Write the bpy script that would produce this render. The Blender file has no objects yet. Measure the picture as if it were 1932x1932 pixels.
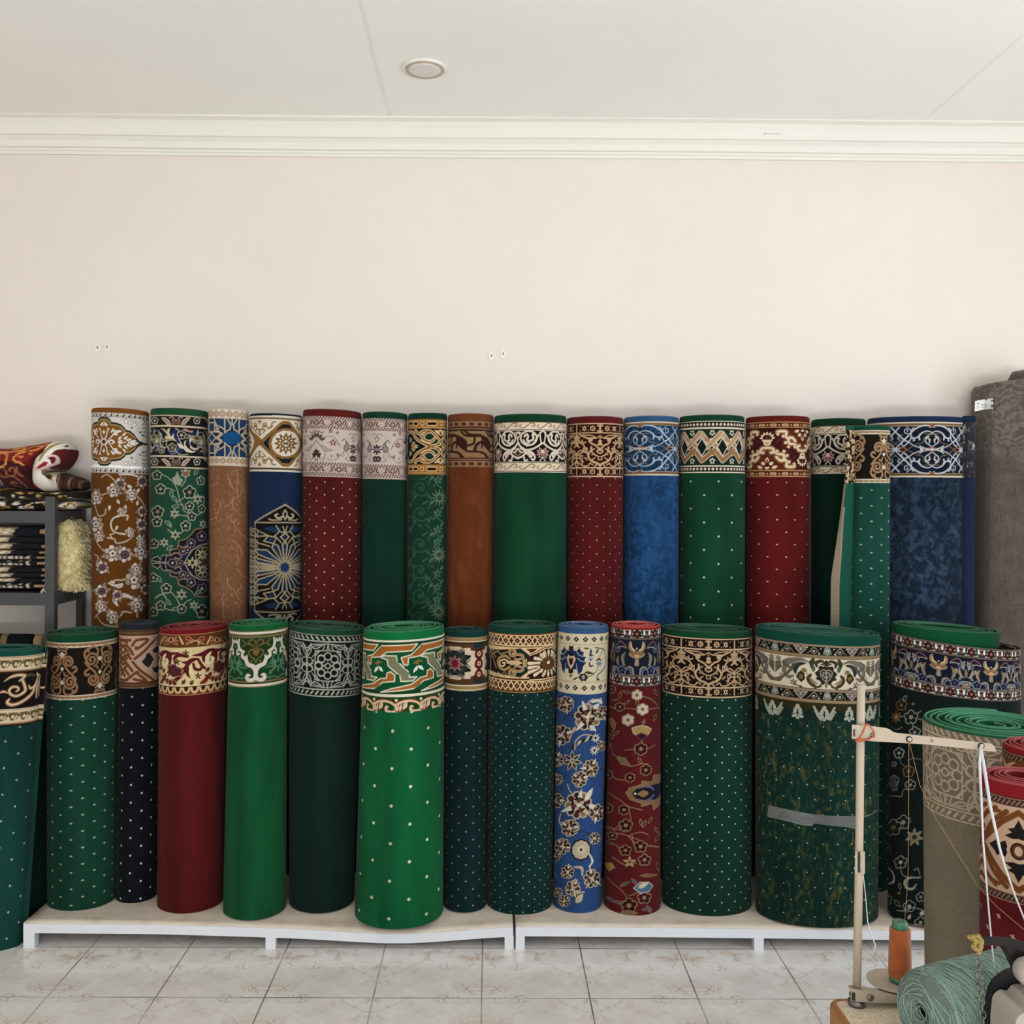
import bpy, bmesh, math, random
import numpy as np
from mathutils import Matrix, Vector

# ------------------------------------------------------------------ camera, sky, lights, exposure
SC = bpy.context.scene
C = SC.collection
H = 1.63                      # eye height (m)
F = 1850.0                    # focal length in pixels of the 1932 px frame
PX, PY = 936.0, 935.0         # principal point
ROLL, YAW = 0.0057, 0.0056
WALL_Y = 4.26                 # back wall
CEIL_Z = H + (935 - 240) / F * WALL_Y

cam_d = bpy.data.cameras.new('camera')
cam = bpy.data.objects.new('camera', cam_d)
C.objects.link(cam)
cam_d.sensor_fit = 'HORIZONTAL'
cam_d.sensor_width = 36.0
cam_d.lens = 36.0 * F / 1932.0
cam_d.shift_x = (966 - PX) / 1932.0
cam_d.shift_y = (PY - 966) / 1932.0
cam_d.clip_start = 0.02
cam.matrix_world = (Matrix.Translation((0, 0, H)) @ Matrix.Rotation(-YAW, 4, 'Z')
                    @ Matrix.Rotation(math.pi / 2, 4, 'X') @ Matrix.Rotation(ROLL, 4, 'Z'))
SC.camera = cam

SC.view_settings.view_transform = 'Standard'
SC.view_settings.look = 'None'
SC.view_settings.gamma = 1.0
SC.view_settings.use_curve_mapping = False
SC.view_settings.exposure = 0.0

W = bpy.data.worlds.new('daylight')
SC.world = W
W.use_nodes = True
W.node_tree.nodes['Background'].inputs[0].default_value = (0.78, 0.88, 1.0, 1)
W.node_tree.nodes['Background'].inputs[1].default_value = 0.9


def area(name, loc, target, size, size_y, power, col):
    l = bpy.data.lights.new(name, 'AREA')
    l.shape = 'RECTANGLE'
    l.size, l.size_y, l.energy, l.color = size, size_y, power, col
    o = bpy.data.objects.new(name, l)
    C.objects.link(o)
    o.location = loc
    o.rotation_euler = (Vector(target) - Vector(loc)).to_track_quat('-Z', 'Y').to_euler()
    return o


# daylight through the shop window in the right wall and through the open shop front behind the camera
area('window_daylight', (3.38, 1.25, 1.5), (0.0, 1.5, 2.9), 2.4, 2.1, 55, (0.93, 0.985, 1.06))
area('shopfront_daylight', (0.4, -3.1, 1.6), (0.1, 1.2, 3.0), 4.9, 2.3, 36, (0.955, 0.985, 1.045))
# added lamp low in the front opening, aimed up to brighten the ceiling
area('ceiling_fill', (-0.2, -3.0, 0.35), (-0.3, -0.9, 3.3), 5.0, 0.6, 205, (0.98, 0.985, 1.0))


# ------------------------------------------------------------------ pixel <-> place helpers
def ray(px, py):
    u, v = px - PX, py - PY
    u0, v0 = u + ROLL * v, v - ROLL * u
    dx, dz = u0 / F, -v0 / F
    c, s = math.cos(YAW), math.sin(YAW)
    return np.array([dx * c + s, c - dx * s, dz])


def at(px, py, Y):
    """the point at depth Y seen at a pixel"""
    d = ray(px, py)
    d = d * (Y / d[1])
    return np.array([d[0], d[1], H + d[2]])


def at_z(px, py, z):
    """the point at height z seen at a pixel"""
    d = ray(px, py)
    d = d * ((z - H) / d[2])
    return np.array([d[0], d[1], z])


def proj(X, Y, Z):
    """picture column and row of points"""
    c, s = math.cos(YAW), math.sin(YAW)
    dx, dy = X * c - Y * s, Y * c + X * s
    u0, v0 = dx / dy * F, -(Z - H) / dy * F
    return PX + u0 - ROLL * v0, PY + v0 + ROLL * u0


def at_arr(px, py, Y):
    """height of the points at depth Y seen at pixels (arrays)"""
    u, v = px - PX, py - PY
    u0, v0 = u + ROLL * v, v - ROLL * u
    c, s = math.cos(YAW), math.sin(YAW)
    return H - v0 / F * (Y / (c - u0 / F * s))


# ------------------------------------------------------------------ object helpers
def prop(o, label=None, cat=None, group=None, kind=None):
    if label: o['label'] = label
    if cat: o['category'] = cat
    if group: o['group'] = group
    if kind: o['kind'] = kind
    return o


def thing(name, label, cat, loc=(0, 0, 0), group=None, rot=None):
    o = bpy.data.objects.new(name, None)
    C.objects.link(o)
    o.empty_display_size = 0.05
    o.location = loc
    if rot: o.rotation_euler = rot
    return prop(o, label, cat, group)


def link_mesh(name, me, mat, parent=None, smooth=True):
    o = bpy.data.objects.new(name, me)
    C.objects.link(o)
    if mat is not None:
        for m in (mat if isinstance(mat, (list, tuple)) else [mat]):
            me.materials.append(m)
    if parent is not None: o.parent = parent
    if smooth:
        me.polygons.foreach_set('use_smooth', np.ones(len(me.polygons), dtype=bool))
    return o


def from_bm(name, bm, mat, parent=None, smooth=False):
    me = bpy.data.meshes.new(name)
    bmesh.ops.recalc_face_normals(bm, faces=bm.faces)
    bm.to_mesh(me)
    bm.free()
    return link_mesh(name, me, mat, parent, smooth)


def quads_mesh(name, co, quads, mat, parent=None, col=None, uv=None, smooth=True, tris=None):
    """fast mesh from numpy: co (N,3), quads (M,4)"""
    me = bpy.data.meshes.new(name)
    co = np.asarray(co, dtype=np.float32)
    quads = np.asarray(quads, dtype=np.int32)
    me.vertices.add(len(co))
    me.vertices.foreach_set('co', co.ravel())
    m = len(quads)
    me.loops.add(m * 4)
    me.loops.foreach_set('vertex_index', quads.ravel())
    me.polygons.add(m)
    me.polygons.foreach_set('loop_start', np.arange(m, dtype=np.int32) * 4)
    if col is not None:
        at_ = me.color_attributes.new('Col', 'FLOAT_COLOR', 'POINT')
        c4 = np.ones((len(co), 4), dtype=np.float32)
        c4[:, :3] = np.asarray(col).reshape(-1, 3)
        at_.data.foreach_set('color', c4.ravel())
    if uv is not None:
        l = me.uv_layers.new(name='UVMap')
        l.data.foreach_set('uv', np.asarray(uv, dtype=np.float32).reshape(-1, 2)[quads.ravel()].ravel())
    me.update(calc_edges=True)
    me.validate()
    return link_mesh(name, me, mat, parent, smooth)


def grid_quads(nv, nu, closed=False):
    i = np.arange(nv - 1)[:, None]
    j = np.arange(nu if closed else nu - 1)[None, :]
    j2 = (j + 1) % nu
    return np.stack([i * nu + j, i * nu + j2, (i + 1) * nu + j2, (i + 1) * nu + j], -1).reshape(-1, 4)


def box(bm, x0, x1, y0, y1, z0, z1, bevel=0.0):
    r = bmesh.ops.create_cube(bm, size=1.0)
    vs = r['verts']
    for v in vs:
        v.co = Vector((x0 + (v.co.x + .5) * (x1 - x0), y0 + (v.co.y + .5) * (y1 - y0), z0 + (v.co.z + .5) * (z1 - z0)))
    if bevel > 0:
        es = list({e for v in vs for e in v.link_edges})
        bmesh.ops.bevel(bm, geom=es, offset=bevel, segments=2, affect='EDGES', profile=0.5)
    return vs


def tube(bm, pts, r, n=8, cap=True, closed=False):
    """a round tube along points; r scalar or list"""
    pts = [Vector(p) for p in pts]
    N = len(pts)
    rs = [r] * N if not hasattr(r, '__len__') else list(r)
    rings = []
    up = None
    for i in range(N):
        a = pts[(i - 1) % N] if (closed or i > 0) else pts[i]
        b = pts[(i + 1) % N] if (closed or i < N - 1) else pts[i]
        t = (b - a).normalized()
        if up is None:
            up = Vector((0, 0, 1)) if abs(t.z) < .9 else Vector((1, 0, 0))
        s = t.cross(up)
        if s.length < 1e-5: s = t.orthogonal()
        s.normalize()
        up = s.cross(t).normalized()
        rings.append([bm.verts.new(pts[i] + (s * math.cos(2 * math.pi * k / n) + up * math.sin(2 * math.pi * k / n)) * rs[i]) for k in range(n)])
    for i in range(N if closed else N - 1):
        A, B = rings[i], rings[(i + 1) % N]
        for k in range(n):
            bm.faces.new((A[k], A[(k + 1) % n], B[(k + 1) % n], B[k]))
    if cap and not closed:
        bm.faces.new(list(reversed(rings[0])))
        bm.faces.new(rings[-1])


def lathe(bm, prof, n=32, cx=0, cy=0):
    """prof: list of (r, z)"""
    rings = []
    for r, z in prof:
        rings.append([bm.verts.new((cx + r * math.cos(2 * math.pi * k / n), cy + r * math.sin(2 * math.pi * k / n), z)) for k in range(n)])
    for A, B in zip(rings[:-1], rings[1:]):
        for k in range(n):
            bm.faces.new((A[k], A[(k + 1) % n], B[(k + 1) % n], B[k]))
    bm.faces.new(list(reversed(rings[0])))
    bm.faces.new(rings[-1])


def prism(bm, poly, d0, d1, frame):
    """extrude a 2D outline; frame(u, v, w) -> 3D"""
    A = [bm.verts.new(frame(u, v, d0)) for u, v in poly]
    B = [bm.verts.new(frame(u, v, d1)) for u, v in poly]
    n = len(poly)
    bm.faces.new(list(reversed(A)))
    bm.faces.new(B)
    for k in range(n):
        bm.faces.new((A[k], A[(k + 1) % n], B[(k + 1) % n], B[k]))


# ------------------------------------------------------------------ colours and materials
def lin(h, g=1.0):
    """hex sRGB -> linear"""
    h = h.lstrip('#')
    c = np.array([int(h[i:i + 2], 16) for i in (0, 2, 4)]) / 255.0
    c = np.where(c <= .04045, c / 12.92, ((c + .055) / 1.055) ** 2.4)
    return np.minimum(c * g, 0.95)


class NT:
    """small node-tree writer"""
    def __init__(s, name):
        s.m = bpy.data.materials.new(name)
        s.m.use_nodes = True
        s.t = s.m.node_tree
        s.b = s.t.nodes['Principled BSDF']

    def n(s, typ, **kw):
        nd = s.t.nodes.new(typ)
        for k, v in kw.items(): setattr(nd, k, v)
        return nd

    def l(s, a, b): s.t.links.new(a, b)

    def val(s, sock, v):
        if isinstance(v, (int, float)): sock.default_value = v
        elif isinstance(v, (tuple, list, np.ndarray)): sock.default_value = (*[float(x) for x in v[:3]], 1.0) if len(sock.default_value) == 4 else tuple(v)
        else: s.l(v, sock)

    def math(s, op, a, b=None, c=None):
        nd = s.n('ShaderNodeMath', operation=op)
        s.val(nd.inputs[0], a)
        if b is not None: s.val(nd.inputs[1], b)
        if c is not None: s.val(nd.inputs[2], c)
        return nd.outputs[0]

    def mix(s, fac, a, b, mode='MIX'):
        nd = s.n('ShaderNodeMix', data_type='RGBA', blend_type=mode)
        s.val(nd.inputs[0], fac); s.val(nd.inputs[6], a); s.val(nd.inputs[7], b)
        return nd.outputs[2]

    def noise(s, vec, scale, detail=3, rough=.55, dist=0.0):
        nd = s.n('ShaderNodeTexNoise')
        if vec is not None: s.l(vec, nd.inputs['Vector'])
        nd.inputs['Scale'].default_value = scale
        nd.inputs['Detail'].default_value = detail
        nd.inputs['Roughness'].default_value = rough
        nd.inputs['Distortion'].default_value = dist
        return nd.outputs['Fac']

    def ramp(s, fac, lo, hi, a=0.0, b=1.0):
        nd = s.n('ShaderNodeMapRange', clamp=True)
        s.val(nd.inputs[0], fac)
        for i, v in enumerate((lo, hi, a, b)): nd.inputs[i + 1].default_value = v
        return nd.outputs[0]

    def coord(s, which='Object'):
        return s.n('ShaderNodeTexCoord').outputs[which]

    def scaled(s, vec, sc):
        nd = s.n('ShaderNodeMapping')
        s.l(vec, nd.inputs['Vector'])
        nd.inputs['Scale'].default_value = sc
        return nd.outputs[0]

    def bump(s, h, strength, dist=0.002):
        nd = s.n('ShaderNodeBump')
        nd.inputs['Strength'].default_value = strength
        nd.inputs['Distance'].default_value = dist
        s.l(h, nd.inputs['Height'])
        s.l(nd.outputs[0], s.b.inputs['Normal'])

    def out(s, color, rough=.6, spec=.5, metal=0.0, sheen=0.0):
        s.val(s.b.inputs['Base Color'], color)
        s.val(s.b.inputs['Roughness'], rough)
        s.b.inputs['Specular IOR Level'].default_value = spec
        s.b.inputs['Metallic'].default_value = metal
        if sheen:
            s.b.inputs['Sheen Weight'].default_value = sheen
            s.b.inputs['Sheen Roughness'].default_value = .5
        return s.m


def plain(name, hexc, rough=.5, spec=.5, metal=0.0, var=.12, scale=30, bump=0.0):
    t = NT(name)
    v = t.noise(t.coord(), scale, 4)
    c = lin(hexc)
    col = t.mix(v, tuple(c * (1 - var)), tuple(np.minimum(c * (1 + var), 1)))
    if bump: t.bump(t.noise(t.coord(), scale * 6, 3), bump)
    return t.out(col, rough, spec, metal)


_mc = {}
def carpet(key, col=None, dots=None, mott=None, nap=.28, gain=1.0, fibre=1.0):
    """pile carpet: col None -> woven pattern kept in the mesh; dots=(px,py,ox,oy,r,colour,diamond); mott=(colour2,scale,lo,hi,stretch)"""
    t = NT('carpet_' + key)
    uv = t.n('ShaderNodeUVMap', uv_map='UVMap').outputs[0]
    obj = t.coord('Object')
    if col is None:
        nd = t.n('ShaderNodeVertexColor', layer_name='Col')
        c = nd.outputs[0]
    else:
        c = tuple(col)
    if mott:
        c2, sc, lo, hi, st = mott[:5]
        f = t.ramp(t.noise(t.scaled(obj, (1, 1, st)), sc, 6, .68, .6), lo, hi)
        big = t.ramp(t.noise(obj, sc * .12, 2), .35, .62)
        f = t.math('MULTIPLY', f, t.math('MULTIPLY_ADD', big, .6, .4))
        c = t.mix(f, c, tuple(c2))
    if dots:
        P, Q, ox, oy, r, dc, dia = dots
        sx = t.n('ShaderNodeSeparateXYZ'); t.l(uv, sx.inputs[0])
        fs = []
        for k in (0, 1):
            x = t.math('SUBTRACT', t.math('FLOORED_MODULO', t.math('ADD', sx.outputs[0], -ox + P / 2 * (1 + k)), P), P / 2)
            y = t.math('SUBTRACT', t.math('FLOORED_MODULO', t.math('ADD', sx.outputs[1], -oy + Q / 2 * (1 + k)), Q), Q / 2)
            if dia:
                d = t.math('ADD', t.math('MULTIPLY', t.math('ABSOLUTE', x), .62), t.math('ABSOLUTE', y))
            else:
                d = t.math('SQRT', t.math('ADD', t.math('MULTIPLY', x, x), t.math('MULTIPLY', y, y)))
            fs.append(t.ramp(d, r * 1.25, r * .6))
        c = t.mix(t.math('MAXIMUM', fs[0], fs[1]), c, tuple(dc))
    # brushed pile: soft streaks, and single fibres
    streak = t.noise(t.scaled(obj, (9, 9, 1.6)), 1.0, 3)
    fib = t.noise(obj, 420, 2)
    k = t.math('ADD', t.ramp(streak, .3, .7, 1 - nap, 1 + nap), t.ramp(fib, .25, .75, -.10 * fibre, .10 * fibre))
    cc = t.n('ShaderNodeVectorMath', operation='SCALE')
    if isinstance(c, tuple): cc.inputs[0].default_value = c[:3]
    else: t.l(c, cc.inputs[0])
    t.l(t.math('MULTIPLY', k, gain), cc.inputs['Scale'])
    t.bump(fib, .25, .002)
    return t.out(cc.outputs[0], .95, .10, sheen=.03)
# ------------------------------------------------------------------ the room
X0, X1, Y0 = -3.6, 3.45, -3.2


def wall_mat(name, hexc, seams=False):
    t = NT(name)
    o = t.coord()
    a = t.noise(o, 1.1, 3)
    b = t.noise(o, 9, 5, .6)
    c = lin(hexc)
    col = t.mix(t.ramp(a, .3, .7), tuple(c * .97), tuple(np.minimum(c * 1.02, 1)))
    col = t.mix(t.ramp(b, .35, .75, 0, .10), col, tuple(c * .9))
    t.bump(t.math('ADD', t.math('MULTIPLY', t.noise(o, 140, 4), .4), b), .12, .004)
    return t.out(col, .75, .25)


def plane_box(name, x0, x1, y0, y1, z0, z1, mat, kind='structure'):
    bm = bmesh.new()
    box(bm, x0, x1, y0, y1, z0, z1)
    return prop(from_bm(name, bm, mat), kind=kind)


M_WALL = wall_mat('wall_paint', 'dfd6cd')
M_CEIL = wall_mat('ceiling_paint', 'f2f1ea')
M_CORN = wall_mat('cornice_paint', 'e2e0d6')


def floor_mat():
    t = NT('marble_tile')
    T = 0.3515
    o = t.coord('Object')
    sx = t.n('ShaderNodeSeparateXYZ'); t.l(o, sx.inputs[0])
    x = t.math('DIVIDE', t.math('ADD', sx.outputs[0], .020), T)
    y = t.math('DIVIDE', t.math('ADD', sx.outputs[1], -3.531), T)
    fx, fy = t.math('FRACT', x), t.math('FRACT', y)
    ex = t.math('MINIMUM', fx, t.math('SUBTRACT', 1.0, fx))
    ey = t.math('MINIMUM', fy, t.math('SUBTRACT', 1.0, fy))
    grout = t.ramp(t.math('MINIMUM', ex, ey), .0045, .0085, 1, 0)
    # book-matched tiles: mirrored every other tile
    mx = t.math('PINGPONG', x, 1.0)
    row_ = t.math('FLOOR', y)
    my = t.math('FRACT', t.math('ADD', y, t.math('MULTIPLY', row_, .37)))
    cx = t.n('ShaderNodeCombineXYZ')
    t.l(mx, cx.inputs[0]); t.l(my, cx.inputs[1])
    v = cx.outputs[0]
    n1 = t.noise(v, 2.3, 5, .6, 1.4)
    n2 = t.noise(t.scaled(v, (1, 1.6, 1)), 1.5, 6, .65, 2.2)
    vein = t.ramp(t.math('ABSOLUTE', t.math('SUBTRACT', n1, .5)), 0, .022, 1, 0)
    vein = t.math('MULTIPLY', vein, t.ramp(t.noise(v, 1.7, 2), .42, .62))
    patch = t.ramp(n2, .52, .72)
    base = t.mix(t.ramp(t.noise(v, 3, 5, .6, .8), .35, .7), tuple(lin('edebe9')), tuple(lin('dfdbd8')))
    col = t.mix(t.math('MULTIPLY', patch, .55), base, tuple(lin('c9ab8c')))
    col = t.mix(t.math('MULTIPLY', vein, .75), col, tuple(lin('b48f66')))
    # looping tan veins that start from a small swirl
    for (ax, ay, r0, sx_, sy_) in ((.30, .40, .26, 1.0, 1.3), (.22, .30, .15, 1.2, 1.0)):
        dx = t.math('MULTIPLY', t.math('SUBTRACT', mx, ax), sx_); dy = t.math('MULTIPLY', t.math('SUBTRACT', my, ay), sy_)
        d = t.math('SQRT', t.math('ADD', t.math('MULTIPLY', dx, dx), t.math('MULTIPLY', dy, dy)))
        d = t.math('ADD', d, t.math('MULTIPLY', t.math('SUBTRACT', t.noise(v, 4.5, 3, .55), .5), .30))
        ring = t.ramp(t.math('ABSOLUTE', t.math('SUBTRACT', d, r0)), .003, .013, 1, 0)
        ring = t.math('MULTIPLY', ring, t.ramp(t.noise(v, 3.1, 2), .40, .58))
        col = t.mix(t.math('MULTIPLY', ring, .62), col, tuple(lin('b39a7c')))
    dx = t.math('SUBTRACT', mx, .12); dy = t.math('SUBTRACT', my, .42)
    d = t.math('SQRT', t.math('ADD', t.math('MULTIPLY', dx, dx), t.math('MULTIPLY', t.math('MULTIPLY', dy, dy), 3.0)))
    d = t.math('ADD', d, t.math('MULTIPLY', t.math('SUBTRACT', n1, .5), .12))
    sw = t.math('MULTIPLY', t.ramp(d, .14, .04), t.ramp(t.noise(v, 13, 4, .6, 1.8), .42, .60))
    col = t.mix(t.math('MULTIPLY', sw, .8), col, tuple(lin('bd9263')))
    dirt = t.ramp(t.noise(o, 2.5, 4), .5, .8, 0, .18)
    col = t.mix(dirt, col, tuple(lin('a89f95')))
    gcol = t.mix(t.ramp(t.noise(o, 4, 3), .35, .65), tuple(lin('5f564d')), tuple(lin('b9b2aa')))
    col = t.mix(grout, col, gcol)
    t.bump(t.math('SUBTRACT', 1.0, grout), .35, .002)
    t.out(col, .2, .5)
    t.l(t.math('MULTIPLY_ADD', grout, .5, .17), t.b.inputs['Roughness'])
    return t.m


plane_box('floor', X0 - .1, X1 + .1, Y0 - .1, WALL_Y + .12, -.1, 0, floor_mat())
def seam_mat():
    t = NT('ceiling_board')
    o = t.coord()
    sx = t.n('ShaderNodeSeparateXYZ'); t.l(o, sx.inputs[0])
    wob = t.math('MULTIPLY', t.math('SUBTRACT', t.noise(o, 3, 4), .5), .012)
    f = None
    for px, py in ((740, 237), (1722, 246)):
        x0 = at_z(px, py, CEIL_Z)[0]
        d = t.math('ABSOLUTE', t.math('ADD', t.math('SUBTRACT', sx.outputs[0], float(x0)), wob))
        r = t.ramp(d, .001, .012, .32, 0)
        f = r if f is None else t.math('MAXIMUM', f, r)
    c = lin('f2f1ea')
    col = t.mix(t.ramp(t.noise(o, 1.1, 3), .3, .7), tuple(c * .97), tuple(np.minimum(c * 1.01, .95)))
    col = t.mix(t.math('MULTIPLY', f, t.ramp(t.noise(o, 1.7, 3), .3, .6)), col, tuple(lin('cfcbbf')))
    t.bump(t.noise(o, 9, 5, .6), .10, .004)
    return t.out(col, .75, .25)


plane_box('ceiling', X0 - .1, X1 + .1, Y0 - .1, WALL_Y + .12, CEIL_Z, CEIL_Z + .1, seam_mat())
plane_box('wall_back', X0 - .1, X1 + .1, WALL_Y, WALL_Y + .12, 0, CEIL_Z, M_WALL)
plane_box('wall_left', X0 - .12, X0, Y0, WALL_Y, 0, CEIL_Z, M_WALL)
# right wall with a shop window, front wall with a wide opening (both outside the picture; daylight comes through)
bm = bmesh.new()
box(bm, X1, X1 + .12, Y0, .2, 0, CEIL_Z)
box(bm, X1, X1 + .12, 2.9, WALL_Y, 0, CEIL_Z)
box(bm, X1, X1 + .12, .2, 2.9, 0, .45)
box(bm, X1, X1 + .12, .2, 2.9, 2.65, CEIL_Z)
prop(from_bm('wall_right', bm, M_WALL), kind='structure')
bm = bmesh.new()
box(bm, X0, -2.1, Y0 - .1, Y0, 0, CEIL_Z)
box(bm, 2.9, X1, Y0 - .1, Y0, 0, CEIL_Z)
box(bm, -2.1, 2.9, Y0 - .1, Y0, 2.85, CEIL_Z)
prop(from_bm('wall_front', bm, M_WALL), kind='structure')

# stepped plaster cornice between wall and ceiling
c_top, c_bot = CEIL_Z, at(936, 299, WALL_Y)[2]
hh = c_top - c_bot
prof = [(0, 0), (.010, 0), (.014, .08), (.020, .10), (.022, .16), (.034, .18), (.040, .36), (.052, .44), (.056, .47), (.066, .49), (.080, .74), (.096, .90), (.104, .92), (.118, .96), (.118, 1.0), (0, 1.0)]
bm = bmesh.new()
nseg = 60
rng = random.Random(4)
rings = []
for i in range(nseg + 1):
    x = X0 + (X1 - X0) * i / nseg
    dz = .0022 * math.sin(x * 2.1) + rng.uniform(-.0007, .0007)
    rings.append([bm.verts.new((x, WALL_Y - d, c_bot + h * hh + (dz if 0 < h < 1 else dz * .6 if h == 0 else 0))) for d, h in prof])
for A, B in zip(rings[:-1], rings[1:]):
    for k in range(len(prof) - 1):
        bm.faces.new((A[k], B[k], B[k + 1], A[k + 1]))
cornice = prop(from_bm('trim_1', bm, M_CORN), kind='structure')

# cracks in the plaster: thin dark grooves along the cornice and by the joint
M_CRACK = plain('plaster_crack', '8d8a80', .9, .1)


def crack(pts, w=.0016, parent=None):
    bm = bmesh.new()
    P = [Vector(p) for p in pts]
    tube(bm, P, w, 5)
    return from_bm('crack', bm, M_CRACK, parent)


def corn_y(py):
    """distance of the cornice face from the wall at a picture row"""
    z = at(936, py, WALL_Y - .06)[2]
    h = min(max((z - c_bot) / hh, 0), 1)
    hs = [p[1] for p in prof[:-1]]; ds = [p[0] for p in prof[:-1]]
    return WALL_Y - float(np.interp(h, hs, ds)) - .0004


for pl in ([(1443, 249), (1440, 262), (1436, 276), (1428, 288), (1405, 292), (1380, 294)], [(1443, 252), (1470, 253), (1520, 256), (1580, 257), (1620, 254)],
           [(1310, 291), (1330, 285), (1350, 281)]):
    pts = []
    for (a, b), (c, d) in zip(pl[:-1], pl[1:]):
        for q in range(6):
            t_ = q / 6
            px, py = a + (c - a) * t_, b + (d - b) * t_ + rng.uniform(-.7, .7)
            pts.append(at(px, py, corn_y(py)))
    crack(pts, .0012, cornice)

# recessed ceiling downlight
p = at_z(801, 128, CEIL_Z)
dl = thing('ceiling_light', 'round white recessed downlight, switched off, in the ceiling', 'ceiling light', tuple(p))
M_TRIM = plain('downlight_trim', 'e2dfd4', .45, .5)
M_BEZEL = plain('downlight_bezel', 'b9a98c', .35, .5)
M_LENS = plain('downlight_lens', 'd9d6cf', .55, .4)
R_ = 43 / F * p[1]
bm = bmesh.new()
lathe(bm, [(R_ * .80, -.004), (R_ * .84, -.009), (R_ * .93, -.010), (R_ * .99, -.006), (R_, -.001), (R_ * .99, .0)], 48)
from_bm('trim_ring', bm, M_TRIM, dl, True)
bm = bmesh.new()
lathe(bm, [(R_ * .77, -.0105), (R_ * .79, -.0120), (R_ * .82, -.0120), (R_ * .84, -.0095)], 48)
from_bm('bezel', bm, M_BEZEL, dl, True)
bm = bmesh.new()
lathe(bm, [(R_ * .78, -.0105), (R_ * .6, -.0125), (R_ * .3, -.0137), (.002, -.014)], 48)
from_bm('lens', bm, M_LENS, dl, True)

# pairs of small clear hooks left on the wall
M_HOOK = plain('hook_plastic', 'e9e4dc', .25, .5)
M_NAIL = plain('hook_nail', '8f8a84', .35, .5, .6)
for (px, py), lab in (((185, 655), 'clear plastic wall hook, left one of the pair above the rust floral roll'),
                      ((203, 654), 'clear plastic wall hook, right one of the pair above the rust floral roll'),
                      ((927, 671), 'clear plastic wall hook, lower one of the tilted pair at mid wall'),
                      ((949, 667), 'clear plastic wall hook, upper one of the tilted pair at mid wall')):
    p = at(px, py, WALL_Y)
    h = thing('wall_hook', lab, 'wall hook', tuple(p), 'clear hooks on the back wall')
    bm = bmesh.new()
    out = [(math.cos(a) * .013, math.sin(a) * .016 - (.004 if math.sin(a) < 0 else 0)) for a in np.linspace(0, 2 * math.pi, 18, endpoint=False)]
    prism(bm, out, 0, .004, lambda u, v, w: (u, -w, v))
    from_bm('backplate', bm, M_HOOK, h)
    bm = bmesh.new()
    tube(bm, [(0, -.003, -.002), (0, -.010, -.006), (.002, -.013, -.003), (.002, -.013, .004)], .0022, 7)
    from_bm('peg', bm, M_NAIL, h, True)
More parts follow.
